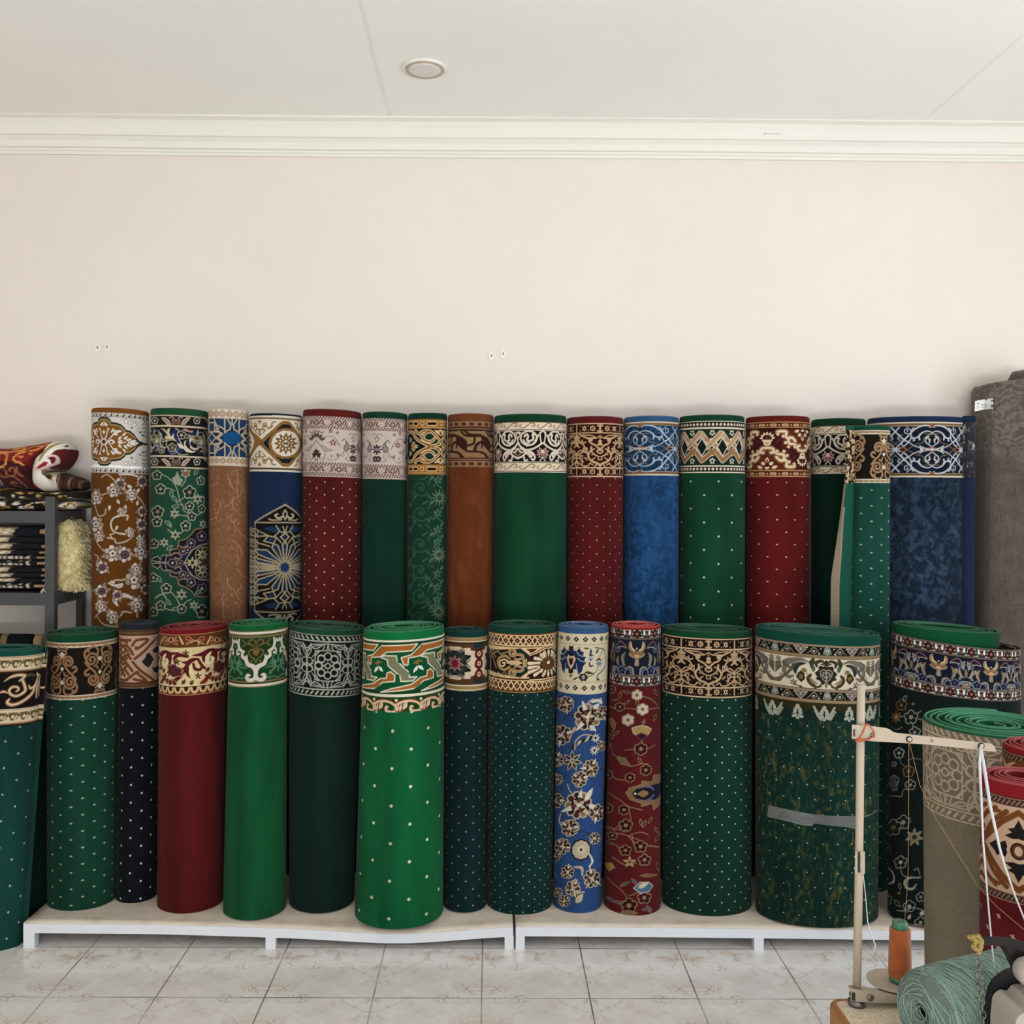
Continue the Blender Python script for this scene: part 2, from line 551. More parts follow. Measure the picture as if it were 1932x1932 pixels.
# ------------------------------------------------------------------ pattern weaving
class Weave:
    """paints a woven pattern onto the vertex grid of one carpet; u = arc px from the front, v = px below the top of the border"""
    AA = 0.9

    def __init__(s, roll, us, vs, base):
        s.roll, s.us, s.vs = roll, us, vs
        s.c = np.empty((len(vs), len(us), 3)); s.c[:] = lin(base)
        s.fr = None
        s.sc = 1.0
        s.reps = [(1, 0, 1, 0)]

    # frames: traced from the picture, or native u/v
    def frame(s, x0, y0, sc):
        s.fr = (x0, y0, sc); s.sc = sc
        return s

    def flat_frame(s, u0, x0, v0, y0, sc):
        """drawing coordinates laid flat on the cloth: (x0, y0) falls on (u0, v0)"""
        s.fr = ('n', u0, x0, v0, y0); s.sc = sc
        return s

    def native(s):
        s.fr = None; s.sc = 1.0
        return s

    def rep(s, period=None, n=4, mirror_u=None, mirror_v=None, ks=None):
        """repeat along u by period px; also mirrored about u = mirror_u or v = mirror_v"""
        R = [(1, 0, 1, 0)]
        if mirror_u is not None: R += [(-a, 2 * mirror_u - b, c, d) for a, b, c, d in R]
        if mirror_v is not None: R += [(a, b, -c, 2 * mirror_v - d) for a, b, c, d in R]
        if period: R = [(a, b + k * period, c, d) for a, b, c, d in R for k in (ks or range(-n, n + 1))]
        s.reps = R
        return s

    def once(s):
        s.reps = [(1, 0, 1, 0)]
        return s

    def M(s, pts):
        p = np.atleast_2d(np.asarray(pts, float))
        if s.fr is None: return p
        if s.fr[0] == 'n':
            return np.stack([s.fr[1] + (p[:, 0] - s.fr[2]) / s.sc, s.fr[3] + (p[:, 1] - s.fr[4]) / s.sc], 1)
        return s.roll.to_uv(s.fr[0] + p[:, 0] / s.fr[2], s.fr[1] + p[:, 1] / s.fr[2])

    def MU(s, x, y=None):
        """u of a traced x"""
        if s.fr[0] == 'n': return s.M([(x, 0)])[0][0]
        y = y if y is not None else (s.roll.bt - s.fr[1] + 40) * s.fr[2]
        return s.M([(x, y)])[0][0]

    def MV(s, y):
        if s.fr[0] == 'n': return s.M([(0, y)])[0][1]
        return s.M([((s.roll.cx - s.fr[0]) * s.fr[2], y)])[0][1]

    def _win(s, lo, hi):
        i0, i1 = np.searchsorted(s.us, [lo[0], hi[0]])
        j0, j1 = np.searchsorted(s.vs, [lo[1], hi[1]])
        if i1 <= i0 or j1 <= j0: return None
        return slice(j0, j1), slice(i0, i1)

    def _put(s, w, a, c):
        t = s.c[w]
        t += a[..., None] * (c - t)

    def _all(s, p):
        for a, b, c, d in s.reps:
            q = p.copy()
            q[:, 0] = a * p[:, 0] + b
            q[:, 1] = c * p[:, 1] + d
            if q[:, 0].max() < s.us[0] or q[:, 0].min() > s.us[-1]: continue
            yield q

    def line(s, pts, w, c, close=False):
        c = lin(c)
        p = s.M(pts)
        if close: p = np.vstack([p, p[:1]])
        ws = np.broadcast_to(np.asarray(w, float) / s.sc, (len(p),)) if np.ndim(w) == 0 else np.interp(np.linspace(0, 1, len(p)), np.linspace(0, 1, len(w)), np.asarray(w, float) / s.sc)
        for q in s._all(p):
            for k in range(len(q) - 1):
                A, B, wa, wb = q[k], q[k + 1], ws[k], ws[k + 1]
                m = max(wa, wb) / 2 + s.AA
                win = s._win(np.minimum(A, B) - m, np.maximum(A, B) + m)
                if win is None: continue
                X = s.us[None, win[1]] - A[0]; Y = s.vs[win[0], None] - A[1]
                d = B - A; L = d @ d + 1e-9
                t = np.clip((X * d[0] + Y * d[1]) / L, 0, 1)
                D = np.hypot(X - t * d[0], Y - t * d[1])
                s._put(win, np.clip(((wa + (wb - wa) * t) / 2 - D) / s.AA + .5, 0, 1), c)
        return s

    def curve(s, pts, w, c, close=False, n=5):
        return s.line(spline(pts, close, n), w, c, close)

    def poly(s, pts, c, edge=None, ew=1.0, smooth=False):
        if smooth: pts = spline(pts, True, 5)
        col = lin(c)
        p = s.M(pts)
        for q in s._all(p):
            win = s._win(q.min(0), q.max(0))
            if win is None: continue
            X = s.us[None, win[1]]; Y = s.vs[win[0], None]
            ins = np.zeros((Y.shape[0], X.shape[1]), bool)
            N = len(q)
            for k in range(N):
                x1, y1 = q[k]; x2, y2 = q[(k + 1) % N]
                if y1 == y2: continue
                ins ^= ((y1 > Y) != (y2 > Y)) & (X < (x2 - x1) * (Y - y1) / (y2 - y1) + x1)
            s._put(win, ins.astype(float), col)
        if edge: s.line(pts, ew, edge, close=True)
        return s

    def disc(s, x, y, r, c, ry=None):
        n = 14
        a = np.arange(n) * 2 * np.pi / n
        return s.poly(np.stack([x + r * np.cos(a), y + (ry or r) * np.sin(a)], 1), c)

    def ring(s, x, y, r, w, c, ry=None):
        a = np.arange(18) * 2 * np.pi / 18
        return s.line(np.stack([x + r * np.cos(a), y + (ry or r) * np.sin(a)], 1), w, c, close=True)

    def leaf(s, x, y, ang, ln, wd, c, edge=None, ew=1.0):
        """pointed leaf from (x, y) in direction ang (degrees, 0 = right, 90 = down)"""
        t = np.array([0, .2, .45, .75, 1.0])
        h = np.array([0, .38, .5, .32, 0])
        pts = np.concatenate([np.stack([t, h], 1), np.stack([t[-2:0:-1], -h[-2:0:-1]], 1)])
        a = math.radians(ang)
        X = x + ln * pts[:, 0] * math.cos(a) - wd * pts[:, 1] * math.sin(a)
        Y = y + ln * pts[:, 0] * math.sin(a) + wd * pts[:, 1] * math.cos(a)
        return s.poly(np.stack([X, Y], 1), c, edge, ew)

    def flower(s, x, y, r, n, c, core=None, a0=-90, wd=.75, edge=None, ew=1.0, inner=.12):
        for k in range(n):
            a = a0 + 360 / n * k
            s.leaf(x + r * inner * math.cos(math.radians(a)), y + r * inner * math.sin(math.radians(a)), a, r * (1 - inner), r * wd * 2.2 / n ** .8, c, edge, ew)
        if core: s.disc(x, y, r * .27, core)
        return s

    def daisy(s, x, y, r, n, c, core, edge=None, ew=1.0, a0=-90):
        for k in range(n):
            a = math.radians(a0 + 360 / n * k)
            if edge: s.disc(x + r * .62 * math.cos(a), y + r * .62 * math.sin(a), r * .42 + ew, edge)
        for k in range(n):
            a = math.radians(a0 + 360 / n * k)
            s.disc(x + r * .62 * math.cos(a), y + r * .62 * math.sin(a), r * .38, c)
        s.disc(x, y, r * .32, core)
        return s

    def spiral(s, x, y, r, a0, turns, w, c, r1=.18, squash=1.0):
        n = max(8, int(abs(turns) * 16))
        t = np.linspace(0, 1, n)
        a = math.radians(a0) + t * turns * 2 * np.pi
        rr = r * (1 - t * (1 - r1))
        return s.line(np.stack([x + rr * np.cos(a), y + rr * np.sin(a) * squash], 1), w, c)

    def band(s, v0, v1, c, rough=0.0):
        """full-width stripe between two native v"""
        j0, j1 = np.searchsorted(s.vs, [v0, v1])
        s.c[j0:j1] = lin(c)
        return s

    def stripe(s, y0, y1, c):
        """stripe given by traced y at the roll's centre line"""
        return s.band(s.MV(y0), s.MV(y1), c)

    def row(s, v, period, fn, phase=0.0):
        """call fn(u, v) at every period along native u"""
        fr, sc = s.fr, s.sc
        s.native()
        R = s.reps; s.once()
        k = math.ceil((s.us[0] - phase) / period)
        while phase + k * period < s.us[-1]:
            fn(phase + k * period, v)
            k += 1
        s.reps = R
        s.fr, s.sc = fr, sc
        return s


def spline(pts, close=False, n=5):
    p = np.asarray(pts, float)
    N = len(p)
    if N < 3: return p
    out = []
    segs = N if close else N - 1
    for i in range(segs):
        if close: a, b, c, d = p[(i - 1) % N], p[i], p[(i + 1) % N], p[(i + 2) % N]
        else: a, b, c, d = p[max(i - 1, 0)], p[i], p[i + 1], p[min(i + 2, N - 1)]
        t = np.linspace(0, 1, n, endpoint=False)[:, None]
        out.append(.5 * (2 * b + (c - a) * t + (2 * a - 5 * b + 4 * c - d) * t * t + (3 * b - a - 3 * c + d) * t ** 3))
    if not close: out.append(p[-1:])
    return np.vstack(out)


# ------------------------------------------------------------------ carpet rolls
PLAT_Z = 0.053 * H            # top of the low white platform
FLOOR_Z = 0.0
STEP = 0.85                   # weave grid step in px


class Roll:
    def __init__(s, xl, xr, bl, br, yl, bt, bb, yb=None, Yf=None, base=PLAT_Z, squash=1.0, th=.0145, turns=6, seam=90,
                 turn_dir=1, slant=0.0, tall=None, shrink=.997, core=.018):
        s.xl, s.xr = xl, xr
        s.cx = (xl + xr) / 2; s.A = (xr - xl) / 2
        s.bt, s.bb = bt, bb
        s.z0 = base
        cxb = (bl + br) / 2
        if Yf is None: Yf = at_z(cxb, yb, base)[1]
        s.Yf = Yf
        zf = lambda y: at(s.cx, y, Yf)[2]
        s.z_lip, s.z_bt, s.z_bb = zf(yl), zf(bt), zf(bb)
        s.mpx = Yf / F                    # metres per px on the front face
        s.slant = slant * s.mpx
        s.th, s.turns, s.seam, s.td, s.core = th, turns, math.radians(seam), turn_dir, core

        # size and place of the outline so that its two silhouette edges fall where the picture has them
        def fit(l, r_, z):
            a, cx = (r_ - l) / 2 / F * Yf, at((l + r_) / 2, 1000, Yf)[0]
            for _ in range(12):
                b = a * squash
                ph = np.linspace(-np.pi, np.pi, 721)
                px = proj(cx + a * np.sin(ph), Yf + b - b * np.cos(ph), z)[0]
                a *= (r_ - l) / np.ptp(px)
                cx += ((l + r_) / 2 - (px.max() + px.min()) / 2) * Yf / F
            return a, cx
        zm = (s.z_bt + s.z_bb) / 2
        a, s.ct = fit(xl, xr, zm)
        ab, s.cb = fit(bl, br, base + .02)
        s.a_raw = a; s.b_ = a * squash
        s.a, s.b = a * shrink, a * squash * shrink
        s.ab, s.bb_ = ab * shrink, ab * squash * shrink
        s.cy = Yf + s.b_
        # the camera-facing side: picture column <-> angle (angle measured from the -Y side)
        base_ph = -math.atan2(s.ct, s.cy)
        vis = np.linspace(base_ph - 2.0, base_ph + 2.0, 1601)
        px = proj(s.ct + s.a * np.sin(vis), s.cy - s.b * np.cos(vis), zm)[0]
        i0, i1 = int(np.argmin(px)), int(np.argmax(px))
        s._vph, s._vpx = vis[i0:i1 + 1], px[i0:i1 + 1]
        s.ph0 = float(np.interp(s.cx, s._vpx, s._vph))
        ph = np.linspace(s.ph0 - np.pi, s.ph0 + np.pi, 4001)
        x, y = s.a * np.sin(ph), -s.b * np.cos(ph)
        arc = np.concatenate([[0], np.cumsum(np.hypot(np.diff(x), np.diff(y)))])
        arc = (arc - np.interp(s.ph0, ph, arc)) / s.mpx
        s._ph, s._arc = ph, arc
        s.umin, s.umax = arc[0], arc[-1]

    def to_uv(s, X, Y):
        X = np.asarray(X, float); Y = np.asarray(Y, float)
        ph = np.interp(X, s._vpx, s._vph)
        u = np.interp(ph, s._ph, s._arc)
        D = s.cy - s.b * np.cos(ph)
        z = at_arr(X, Y, D)
        v = (s.z_bt - (z + s.slant * np.sin(ph - s.ph0))) / s.mpx
        return np.stack([u, v], -1)

    def phi(s, u):
        return np.interp(u, s._arc, s._ph)

    def k_of(s, ph):
        """fraction of a turn travelled from the free edge of the outer layer (0..1)"""
        th_ang = ph - math.pi / 2
        return np.mod((th_ang - s.seam) * s.td, 2 * np.pi) / (2 * np.pi)

    def place(s, ph, z, inset=0.0, k=None):
        """local coordinates of the outer layer at angle ph (from the front) and height z"""
        ph, z = np.broadcast_arrays(ph, z)
        t = np.clip((z - s.z0) / (s.z_bt - s.z0), 0, 1.05)
        kk = s.k_of(ph) if k is None else k
        off = inset + s.th * (kk - .5)
        a = s.ab + (s.a - s.ab) * t - off
        b = s.bb_ + (s.b - s.bb_) * t - off
        cx = (s.ct - s.cb) * t
        return np.stack([cx + a * np.sin(ph), -b * np.cos(ph), z - s.z0 - s.slant * np.sin(ph - s.ph0) * t], -1)

    def columns(s, fine=True, front=2.0, coarse=28):
        """arc positions of the vertex columns, starting at the free edge"""
        sp = (s.seam + math.pi / 2 - s.ph0 + math.pi) % (2 * math.pi) - math.pi + s.ph0
        useam = np.interp(sp, s._ph, s._arc)
        if fine:
            u0, u1 = np.interp(s.ph0 - front, s._ph, s._arc), np.interp(s.ph0 + front, s._ph, s._arc)
            us = np.arange(u0, u1, STEP)
            us = np.concatenate([np.linspace(s.umin, u0, coarse // 2, endpoint=False), us, np.linspace(us[-1] + STEP, s.umax, coarse // 2)[:-1]])
        else:
            us = np.linspace(s.umin, s.umax, 97)[:-1]
        return us, useam

    def sheet(s, name, v0, v1, nv, mat, parent, fine, paint=None, base='ffffff', front=1.75):
        us, useam = s.columns(fine, front)
        vs = np.linspace(v0, v1, nv)
        col = None
        if paint is not None:
            w = Weave(s, us, vs, base)
            paint(w)
            col = w.c
        # open the ring at the free edge so the overlap step shows
        order = np.argsort((us - useam) * s.td % (s.umax - s.umin))
        uo = us[order]
        ph = s.phi(uo)
        k = s.k_of(ph)
        eps = 1e-4
        ph = np.concatenate([[s.phi(useam)], ph, [s.phi(useam)]])
        k = np.concatenate([[0.0], k, [1.0]])
        uo = np.concatenate([[useam], uo, [useam]])
        if col is not None:
            col = col[:, order]
            col = np.concatenate([col[:, :1], col, col[:, -1:]], 1)
        z = s.z_bt - vs * s.mpx
        PH, Z = np.meshgrid(ph, z)
        K = np.broadcast_to(k, PH.shape)
        co = s.place(PH, Z, k=K)
        UV = np.stack(np.meshgrid(uo, vs), -1)
        q = grid_quads(nv, len(ph), closed=True)
        if s.td > 0: q = q[:, ::-1]
        return quads_mesh(name, co.reshape(-1, 3), q, mat, parent, None if col is None else col.reshape(-1, 3), UV.reshape(-1, 2))

    def coil(s, name, mat, parent, dome=.008, jit=.0015, seed=0, gap=.30, inner_depth=.06, scale=1.0, shift=(0, 0, 0), cols=None, outer_h=None):
        """the rolled-up end: one long strip wound in a spiral, its pile edge rounded over"""
        rng = np.random.RandomState(seed)
        a0, b0 = s.a * scale, s.b * scale
        th = s.th
        N = int(min(s.turns, (min(a0, b0) - s.core) / th))
        nt = 72
        k = np.arange(N * nt + 1) / nt
        ang = s.seam + s.td * 2 * np.pi * k
        hr = outer_h if outer_h is not None else (s.z_lip - s.z_bt)
        t = 1 - gap
        prof = [(0, None), (0, -.010), (.08, -.0055), (.26 * t, -.0028), (.52 * t, -.0012), (.74 * t, 0), (.86 * t, -.0008), (.90 * t, -.006), (.90 * t, -inner_depth)]
        wob = np.zeros_like(k)
        for f_ in (2, 3, 5):
            wob += rng.normal() * np.sin(f_ * ang + rng.uniform(0, 6.28) + k * rng.uniform(.3, 1.2)) / f_
        # windings are not quite even: some turns bunch together
        kk = k + .22 * np.sin(k * 2.1 + rng.uniform(0, 6)) * np.clip(k, 0, 1) + wob * .10 * np.clip(k, 0, 1)
        ztop = s.z_lip - s.z0 + dome * (np.clip(k / max(N, 1), 0, 1)) + jit * np.sin(k * 1.7 + rng.uniform(0, 6)) * np.clip(k, 0, 1)
        co = []
        sin_f, cos_f = np.cos(ang), np.sin(ang)
        for d, dz in prof:
            off = th * (kk + d - .5)
            a, b = a0 - off, b0 - off
            x = (s.ct - s.cb) + a * sin_f + shift[0]
            y = b * cos_f + shift[1]
            sl = s.slant * np.sin(ang + np.pi / 2 - s.ph0) * np.clip(a / a0, 0, 1) * (1.0 if shift == (0, 0, 0) else .5)
            if dz is None:
                z = ztop - np.where(k <= 1.02, hr, inner_depth)
            else:
                z = ztop + dz
            co.append(np.stack([x, y, z - sl + shift[2]], -1))
        co = np.stack(co)                                    # (profile, along, 3)
        P_, L_ = co.shape[:2]
        q = grid_quads(P_, L_)
        if s.td < 0: q = q[:, ::-1]
        # end faces of the strip
        e0 = np.array([[0, 1 * L_, 7 * L_, 8 * L_], [1 * L_, 2 * L_, 6 * L_, 7 * L_], [2 * L_, 3 * L_, 5 * L_, 6 * L_]])
        q = np.vstack([q, e0, e0[:, ::-1] + L_ - 1])
        col = None
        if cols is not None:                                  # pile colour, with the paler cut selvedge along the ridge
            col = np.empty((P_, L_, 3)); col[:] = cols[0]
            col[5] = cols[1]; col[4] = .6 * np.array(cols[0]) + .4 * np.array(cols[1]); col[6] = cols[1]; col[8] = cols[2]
        return quads_mesh(name, co.reshape(-1, 3), q, mat, parent, col, uv=np.zeros((P_ * L_, 2)))


def build_roll(r, label, group, rim, border, body, name='carpet_roll', seed=1, body_paint=None, body_base=None, body_fine=None,
               dome=.004, gap=.46, visible_to=None, nap=.36, dots=None, mott=None, gain=.69, key=None, ridge=None, border_base='ffffff', coil_kw=None, front=1.75):
    key = key or label[:12].replace(' ', '_')
    e = thing(name, label, 'carpet roll', (r.cb, r.cy, r.z0), group)
    hb = (r.z_bt - r.z_bb) / r.mpx
    hv = (r.z_bt - r.z0) / r.mpx
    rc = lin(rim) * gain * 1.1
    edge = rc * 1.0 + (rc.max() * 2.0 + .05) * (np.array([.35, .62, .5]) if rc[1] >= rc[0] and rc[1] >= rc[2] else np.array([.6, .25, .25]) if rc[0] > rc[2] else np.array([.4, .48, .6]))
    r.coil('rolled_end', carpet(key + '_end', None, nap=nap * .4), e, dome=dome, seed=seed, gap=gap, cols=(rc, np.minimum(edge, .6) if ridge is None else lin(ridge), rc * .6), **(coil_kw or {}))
    r.sheet('woven_border', 0, hb, max(8, int(hb / STEP)), carpet(key + '_border', None, nap=.10, gain=gain * 1.16), e, True, border, border_base, front)
    if body_paint:
        vis = visible_to or hv
        r.sheet('pile_field', hb, vis, int((vis - hb) / STEP), carpet(key + '_field', None, nap=nap * .6, gain=gain, mott=mott), e, True, body_paint, body_base or body, front)
        if vis < hv - 2:
            r.sheet('lower_field', vis, hv, 6, carpet(key + '_low', lin(body) * gain, nap=nap), e, False)
    else:
        r.sheet('pile_field', hb, hv, 24, carpet(key + '_field', lin(body) * gain, dots=dots, mott=(tuple(np.array(mott[0]) * gain),) + tuple(mott[1:]) if mott else None, nap=nap), e, False)
    return e


class Dab(Weave):
    """the same brushes on loose points (px, py) instead of a grid"""
    AA = 1.0

    def __init__(s, px, py, base):
        s.px, s.py = np.asarray(px, float), np.asarray(py, float)
        s.c = np.empty((len(s.px), 3)); s.c[:] = lin(base)
        s.us = np.array([s.px.min() - 1, s.px.max() + 1])
        s.fr = None; s.sc = 1.0
        s.reps = [(1, 0, 1, 0)]

    def frame(s, x0, y0, sc):
        s.fr = ('n', x0, 0, y0, 0); s.sc = sc
        return s

    def line(s, pts, w, c, close=False):
        c = lin(c)
        p = s.M(pts)
        if close: p = np.vstack([p, p[:1]])
        ws = np.broadcast_to(np.asarray(w, float) / s.sc, (len(p),)) if np.ndim(w) == 0 else np.interp(np.linspace(0, 1, len(p)), np.linspace(0, 1, len(w)), np.asarray(w, float) / s.sc)
        for q in s._all(p):
            for k in range(len(q) - 1):
                A, d = q[k], q[k + 1] - q[k]
                L = d @ d + 1e-9
                X, Y = s.px - A[0], s.py - A[1]
                t = np.clip((X * d[0] + Y * d[1]) / L, 0, 1)
                D = np.hypot(X - t * d[0], Y - t * d[1])
                a = np.clip(((ws[k] + (ws[k + 1] - ws[k]) * t) / 2 - D) / s.AA + .5, 0, 1)[:, None]
                s.c += a * (c - s.c)
        return s

    def poly(s, pts, c, edge=None, ew=1.0, smooth=False):
        if smooth: pts = spline(pts, True, 5)
        p = s.M(pts)
        for q in s._all(p):
            ins = np.zeros(len(s.px), bool)
            for k in range(len(q)):
                x1, y1 = q[k]; x2, y2 = q[(k + 1) % len(q)]
                if y1 == y2: continue
                ins ^= ((y1 > s.py) != (y2 > s.py)) & (s.px < (x2 - x1) * (s.py - y1) / (y2 - y1) + x1)
            s.c[ins] = lin(c)
        if edge: s.line(pts, ew, edge, close=True)
        return s


def pillow(name, outline, Ym, depth, mat, parent, paint=None, base='ffffff', rings=16, p=3.0, n=140, smooth=True, origin=(0, 0, 0), ref=None, Yp=None):
    """soft closed solid whose silhouette at depth Ym is the outline (picture px); it bulges towards the front and the back"""
    O = spline(np.array(outline, float), True, 6) if smooth else np.array(outline, float)
    seg = np.linalg.norm(np.roll(O, -1, 0) - O, axis=1)
    acc = np.concatenate([[0], np.cumsum(seg)])
    t = np.linspace(0, acc[-1], n, endpoint=False)
    O = np.stack([np.interp(t, acc, np.append(O[:, k], O[0, k])) for k in (0, 1)], 1)
    # shrink towards the middle line of the shape so that long shapes keep their form
    c = O.mean(0)
    w, h = np.ptp(O[:, 0]), np.ptp(O[:, 1])
    lo, hi = O[:, 0].min(), O[:, 0].max()
    ax = np.clip(O[:, 0], lo + min(h, w) * .5, hi - min(h, w) * .5) if w > h else np.full(len(O), c[0])
    mids = []
    for k, (x, y) in enumerate(O):
        near = np.abs(O[:, 0] - ax[k]) < max(w * .04, 2.5) if w > h else np.ones(len(O), bool)
        mids.append((ax[k], (O[near, 1].min() + O[near, 1].max()) / 2 if near.any() else c[1]))
    mids = np.array(mids)
    if w <= h:
        ay = np.clip(O[:, 1], O[:, 1].min() + w * .5, O[:, 1].max() - w * .5)
        mids[:, 1] = ay
    fr = np.concatenate([np.sin(np.linspace(0, np.pi / 2, rings + 1))[::-1]])       # 1 at the rim ... 0 in the middle
    pos, pxs = [], []
    for f in fr:
        q = mids + (O - mids) * f
        b = depth * (1 - f ** p) ** (1 / p)
        for (x, y) in q: pos.append((x, y, -b))
        pxs.append(q)
    front = np.array(pos)
    m = len(front)
    back = front[n:].copy(); back[:, 2] *= -1
    allp = np.vstack([front, back])
    Yp = Yp or Ym
    co = np.array([at(x, y, Yp) + np.array([0, d + Ym - Yp, 0]) for x, y, d in allp]) - np.array(origin)
    if ref is not None: co[:, 2] = [at(ref, y, Yp)[2] - origin[2] for x, y, d in allp]
    q1 = grid_quads(rings + 1, n, closed=True)[:, ::-1]
    idx = np.concatenate([np.arange(n), np.arange(m, m + len(back))])
    q2 = idx[grid_quads(rings + 1, n, closed=True)]
    col = None
    if paint is not None:
        d = Dab(allp[:, 0], allp[:, 1], base)
        paint(d)
        col = d.c
    o = quads_mesh(name, co, np.vstack([q1, q2]), mat, parent, col)
    return o
# ------------------------------------------------------------------ white platforms
M_PAINT = plain('white_enamel', 'd0d4d9', .4, .5, var=.05, scale=12)


def board_mat():
    t = NT('bare_board')
    o = t.coord()
    a = t.noise(t.scaled(o, (1, 6, 6)), 5, 5, .6)
    b = t.noise(o, 12, 5, .65)
    col = t.mix(t.ramp(a, .3, .7), tuple(lin('cdbfae')), tuple(lin('ddd2c3')))
    col = t.mix(t.ramp(b, .5, .75, 0, .45), col, tuple(lin('a98f78')))
    t.bump(b, .2, .002)
    return t.out(col, .8, .2)


M_BOARD = board_mat()


def platform(label, sag_pts, y_back, legs):
    """sag_pts: picture points along the front top edge; legs: (x0, x1) picture columns"""
    pts = []
    for px, py in sag_pts:
        q = at(px, py, PF)
        pts.append((q[0], q[2]))
    xs = np.linspace(pts[0][0], pts[-1][0], 40)
    zs = np.interp(xs, [p[0] for p in pts], [p[1] for p in pts])
    k = np.ones(5) / 5
    zs = np.convolve(np.pad(zs, 2, mode='edge'), k, 'valid')
    top = PLAT_Z
    e = thing('display_platform', label, 'platform', ((xs[0] + xs[-1]) / 2, PF, 0), 'low white display platforms')
    ox = (xs[0] + xs[-1]) / 2
    # board: flat at the back, following the bowed rail at the front lip
    rows = []
    for yy, f in ((-.007, 1), (.03, .9), (.09, .35), (.16, 0), (y_back - PF, 0)):
        rows.append([(x - ox, yy, top - .0006 + (z - top) * f) for x, z in zip(xs, zs)])
    co = np.array(rows).reshape(-1, 3)
    low = co.copy(); low[:, 2] -= np.repeat([.003, .003, .012, .014, .014], len(xs))
    nr, nc = len(rows), len(xs)
    q = grid_quads(nr, nc)
    qs = [q, q[:, ::-1] + nr * nc]
    ring = [(i) for i in range(nc)] + [(j * nc + nc - 1) for j in range(1, nr)] + [((nr - 1) * nc + i) for i in range(nc - 2, -1, -1)] + [(j * nc) for j in range(nr - 2, 0, -1)]
    qs.append(np.array([[b, a, a + nr * nc, b + nr * nc] for a, b in zip(ring, ring[1:] + ring[:1])]))
    quads_mesh('board', np.vstack([co, low]), np.vstack(qs), M_BOARD, e, smooth=False)
    # front rail, a square tube that follows the bow
    bm = bmesh.new()
    hgt = 17.5 / F * PF
    prev = None
    for x, z in zip(xs, zs):
        r = [bm.verts.new((x - ox, y, zz)) for y, zz in ((-.008, z - .0038), (-.008, z - .0038 - hgt), (.028, z - .0038 - hgt), (.028, z - .0038))]
        if prev:
            for k_ in range(4): bm.faces.new((prev[k_], prev[(k_ + 1) % 4], r[(k_ + 1) % 4], r[k_]))
        else: bm.faces.new(r)
        prev = r
    bm.faces.new(list(reversed(prev)))
    from_bm('front_rail', bm, M_PAINT, e)
    bm = bmesh.new()
    box(bm, xs[0] - ox, xs[-1] - ox, y_back - PF - .04, y_back - PF, top - .014 - hgt, top - .0146)
    from_bm('rear_rail', bm, M_PAINT, e)
    for sgn, xx in ((1, xs[0]), (-1, xs[-1])):
        bm = bmesh.new()
        box(bm, *(sorted((xx - ox, xx - ox + sgn * .035))), .0305, y_back - PF - .0405, top - .014 - hgt, top - .0150)
        from_bm('side_rail', bm, M_PAINT, e)
    for px0, px1 in legs:
        xa, xb = at(px0, 1770, PF)[0], at(px1, 1770, PF)[0]
        zt = float(np.interp((xa + xb) / 2, xs, zs)) - .0038 - hgt
        bm = bmesh.new(); box(bm, xa - ox, xb - ox, -.0078, .027, 0, zt + .004)
        from_bm('leg', bm, M_PAINT, e)
        bm = bmesh.new(); box(bm, xa - ox, xb - ox, y_back - PF - .038, y_back - PF - .002, 0, top - .014 - hgt + .004)
        from_bm('leg', bm, M_PAINT, e)
    return e


PF = at_z(520, 1790, 0)[1] + .008
platform('low white platform with a bare board top, left of the gap in the front rail', [(46, 1739), (300, 1741), (560, 1749), (690, 1757), (765, 1760), (830, 1755), (968, 1745)], WALL_Y - .02,
         [(46, 67), (502, 521), (952, 969)])
platform('low white platform with a bare board top, right of the gap in the front rail', [(973, 1745), (1250, 1747), (1430, 1749), (1760, 1753), (1926, 1752)], WALL_Y - .02,
         [(973, 990), (1422, 1440), (1905, 1923)])
BK = 3.93
RT = {}   # rolls by key
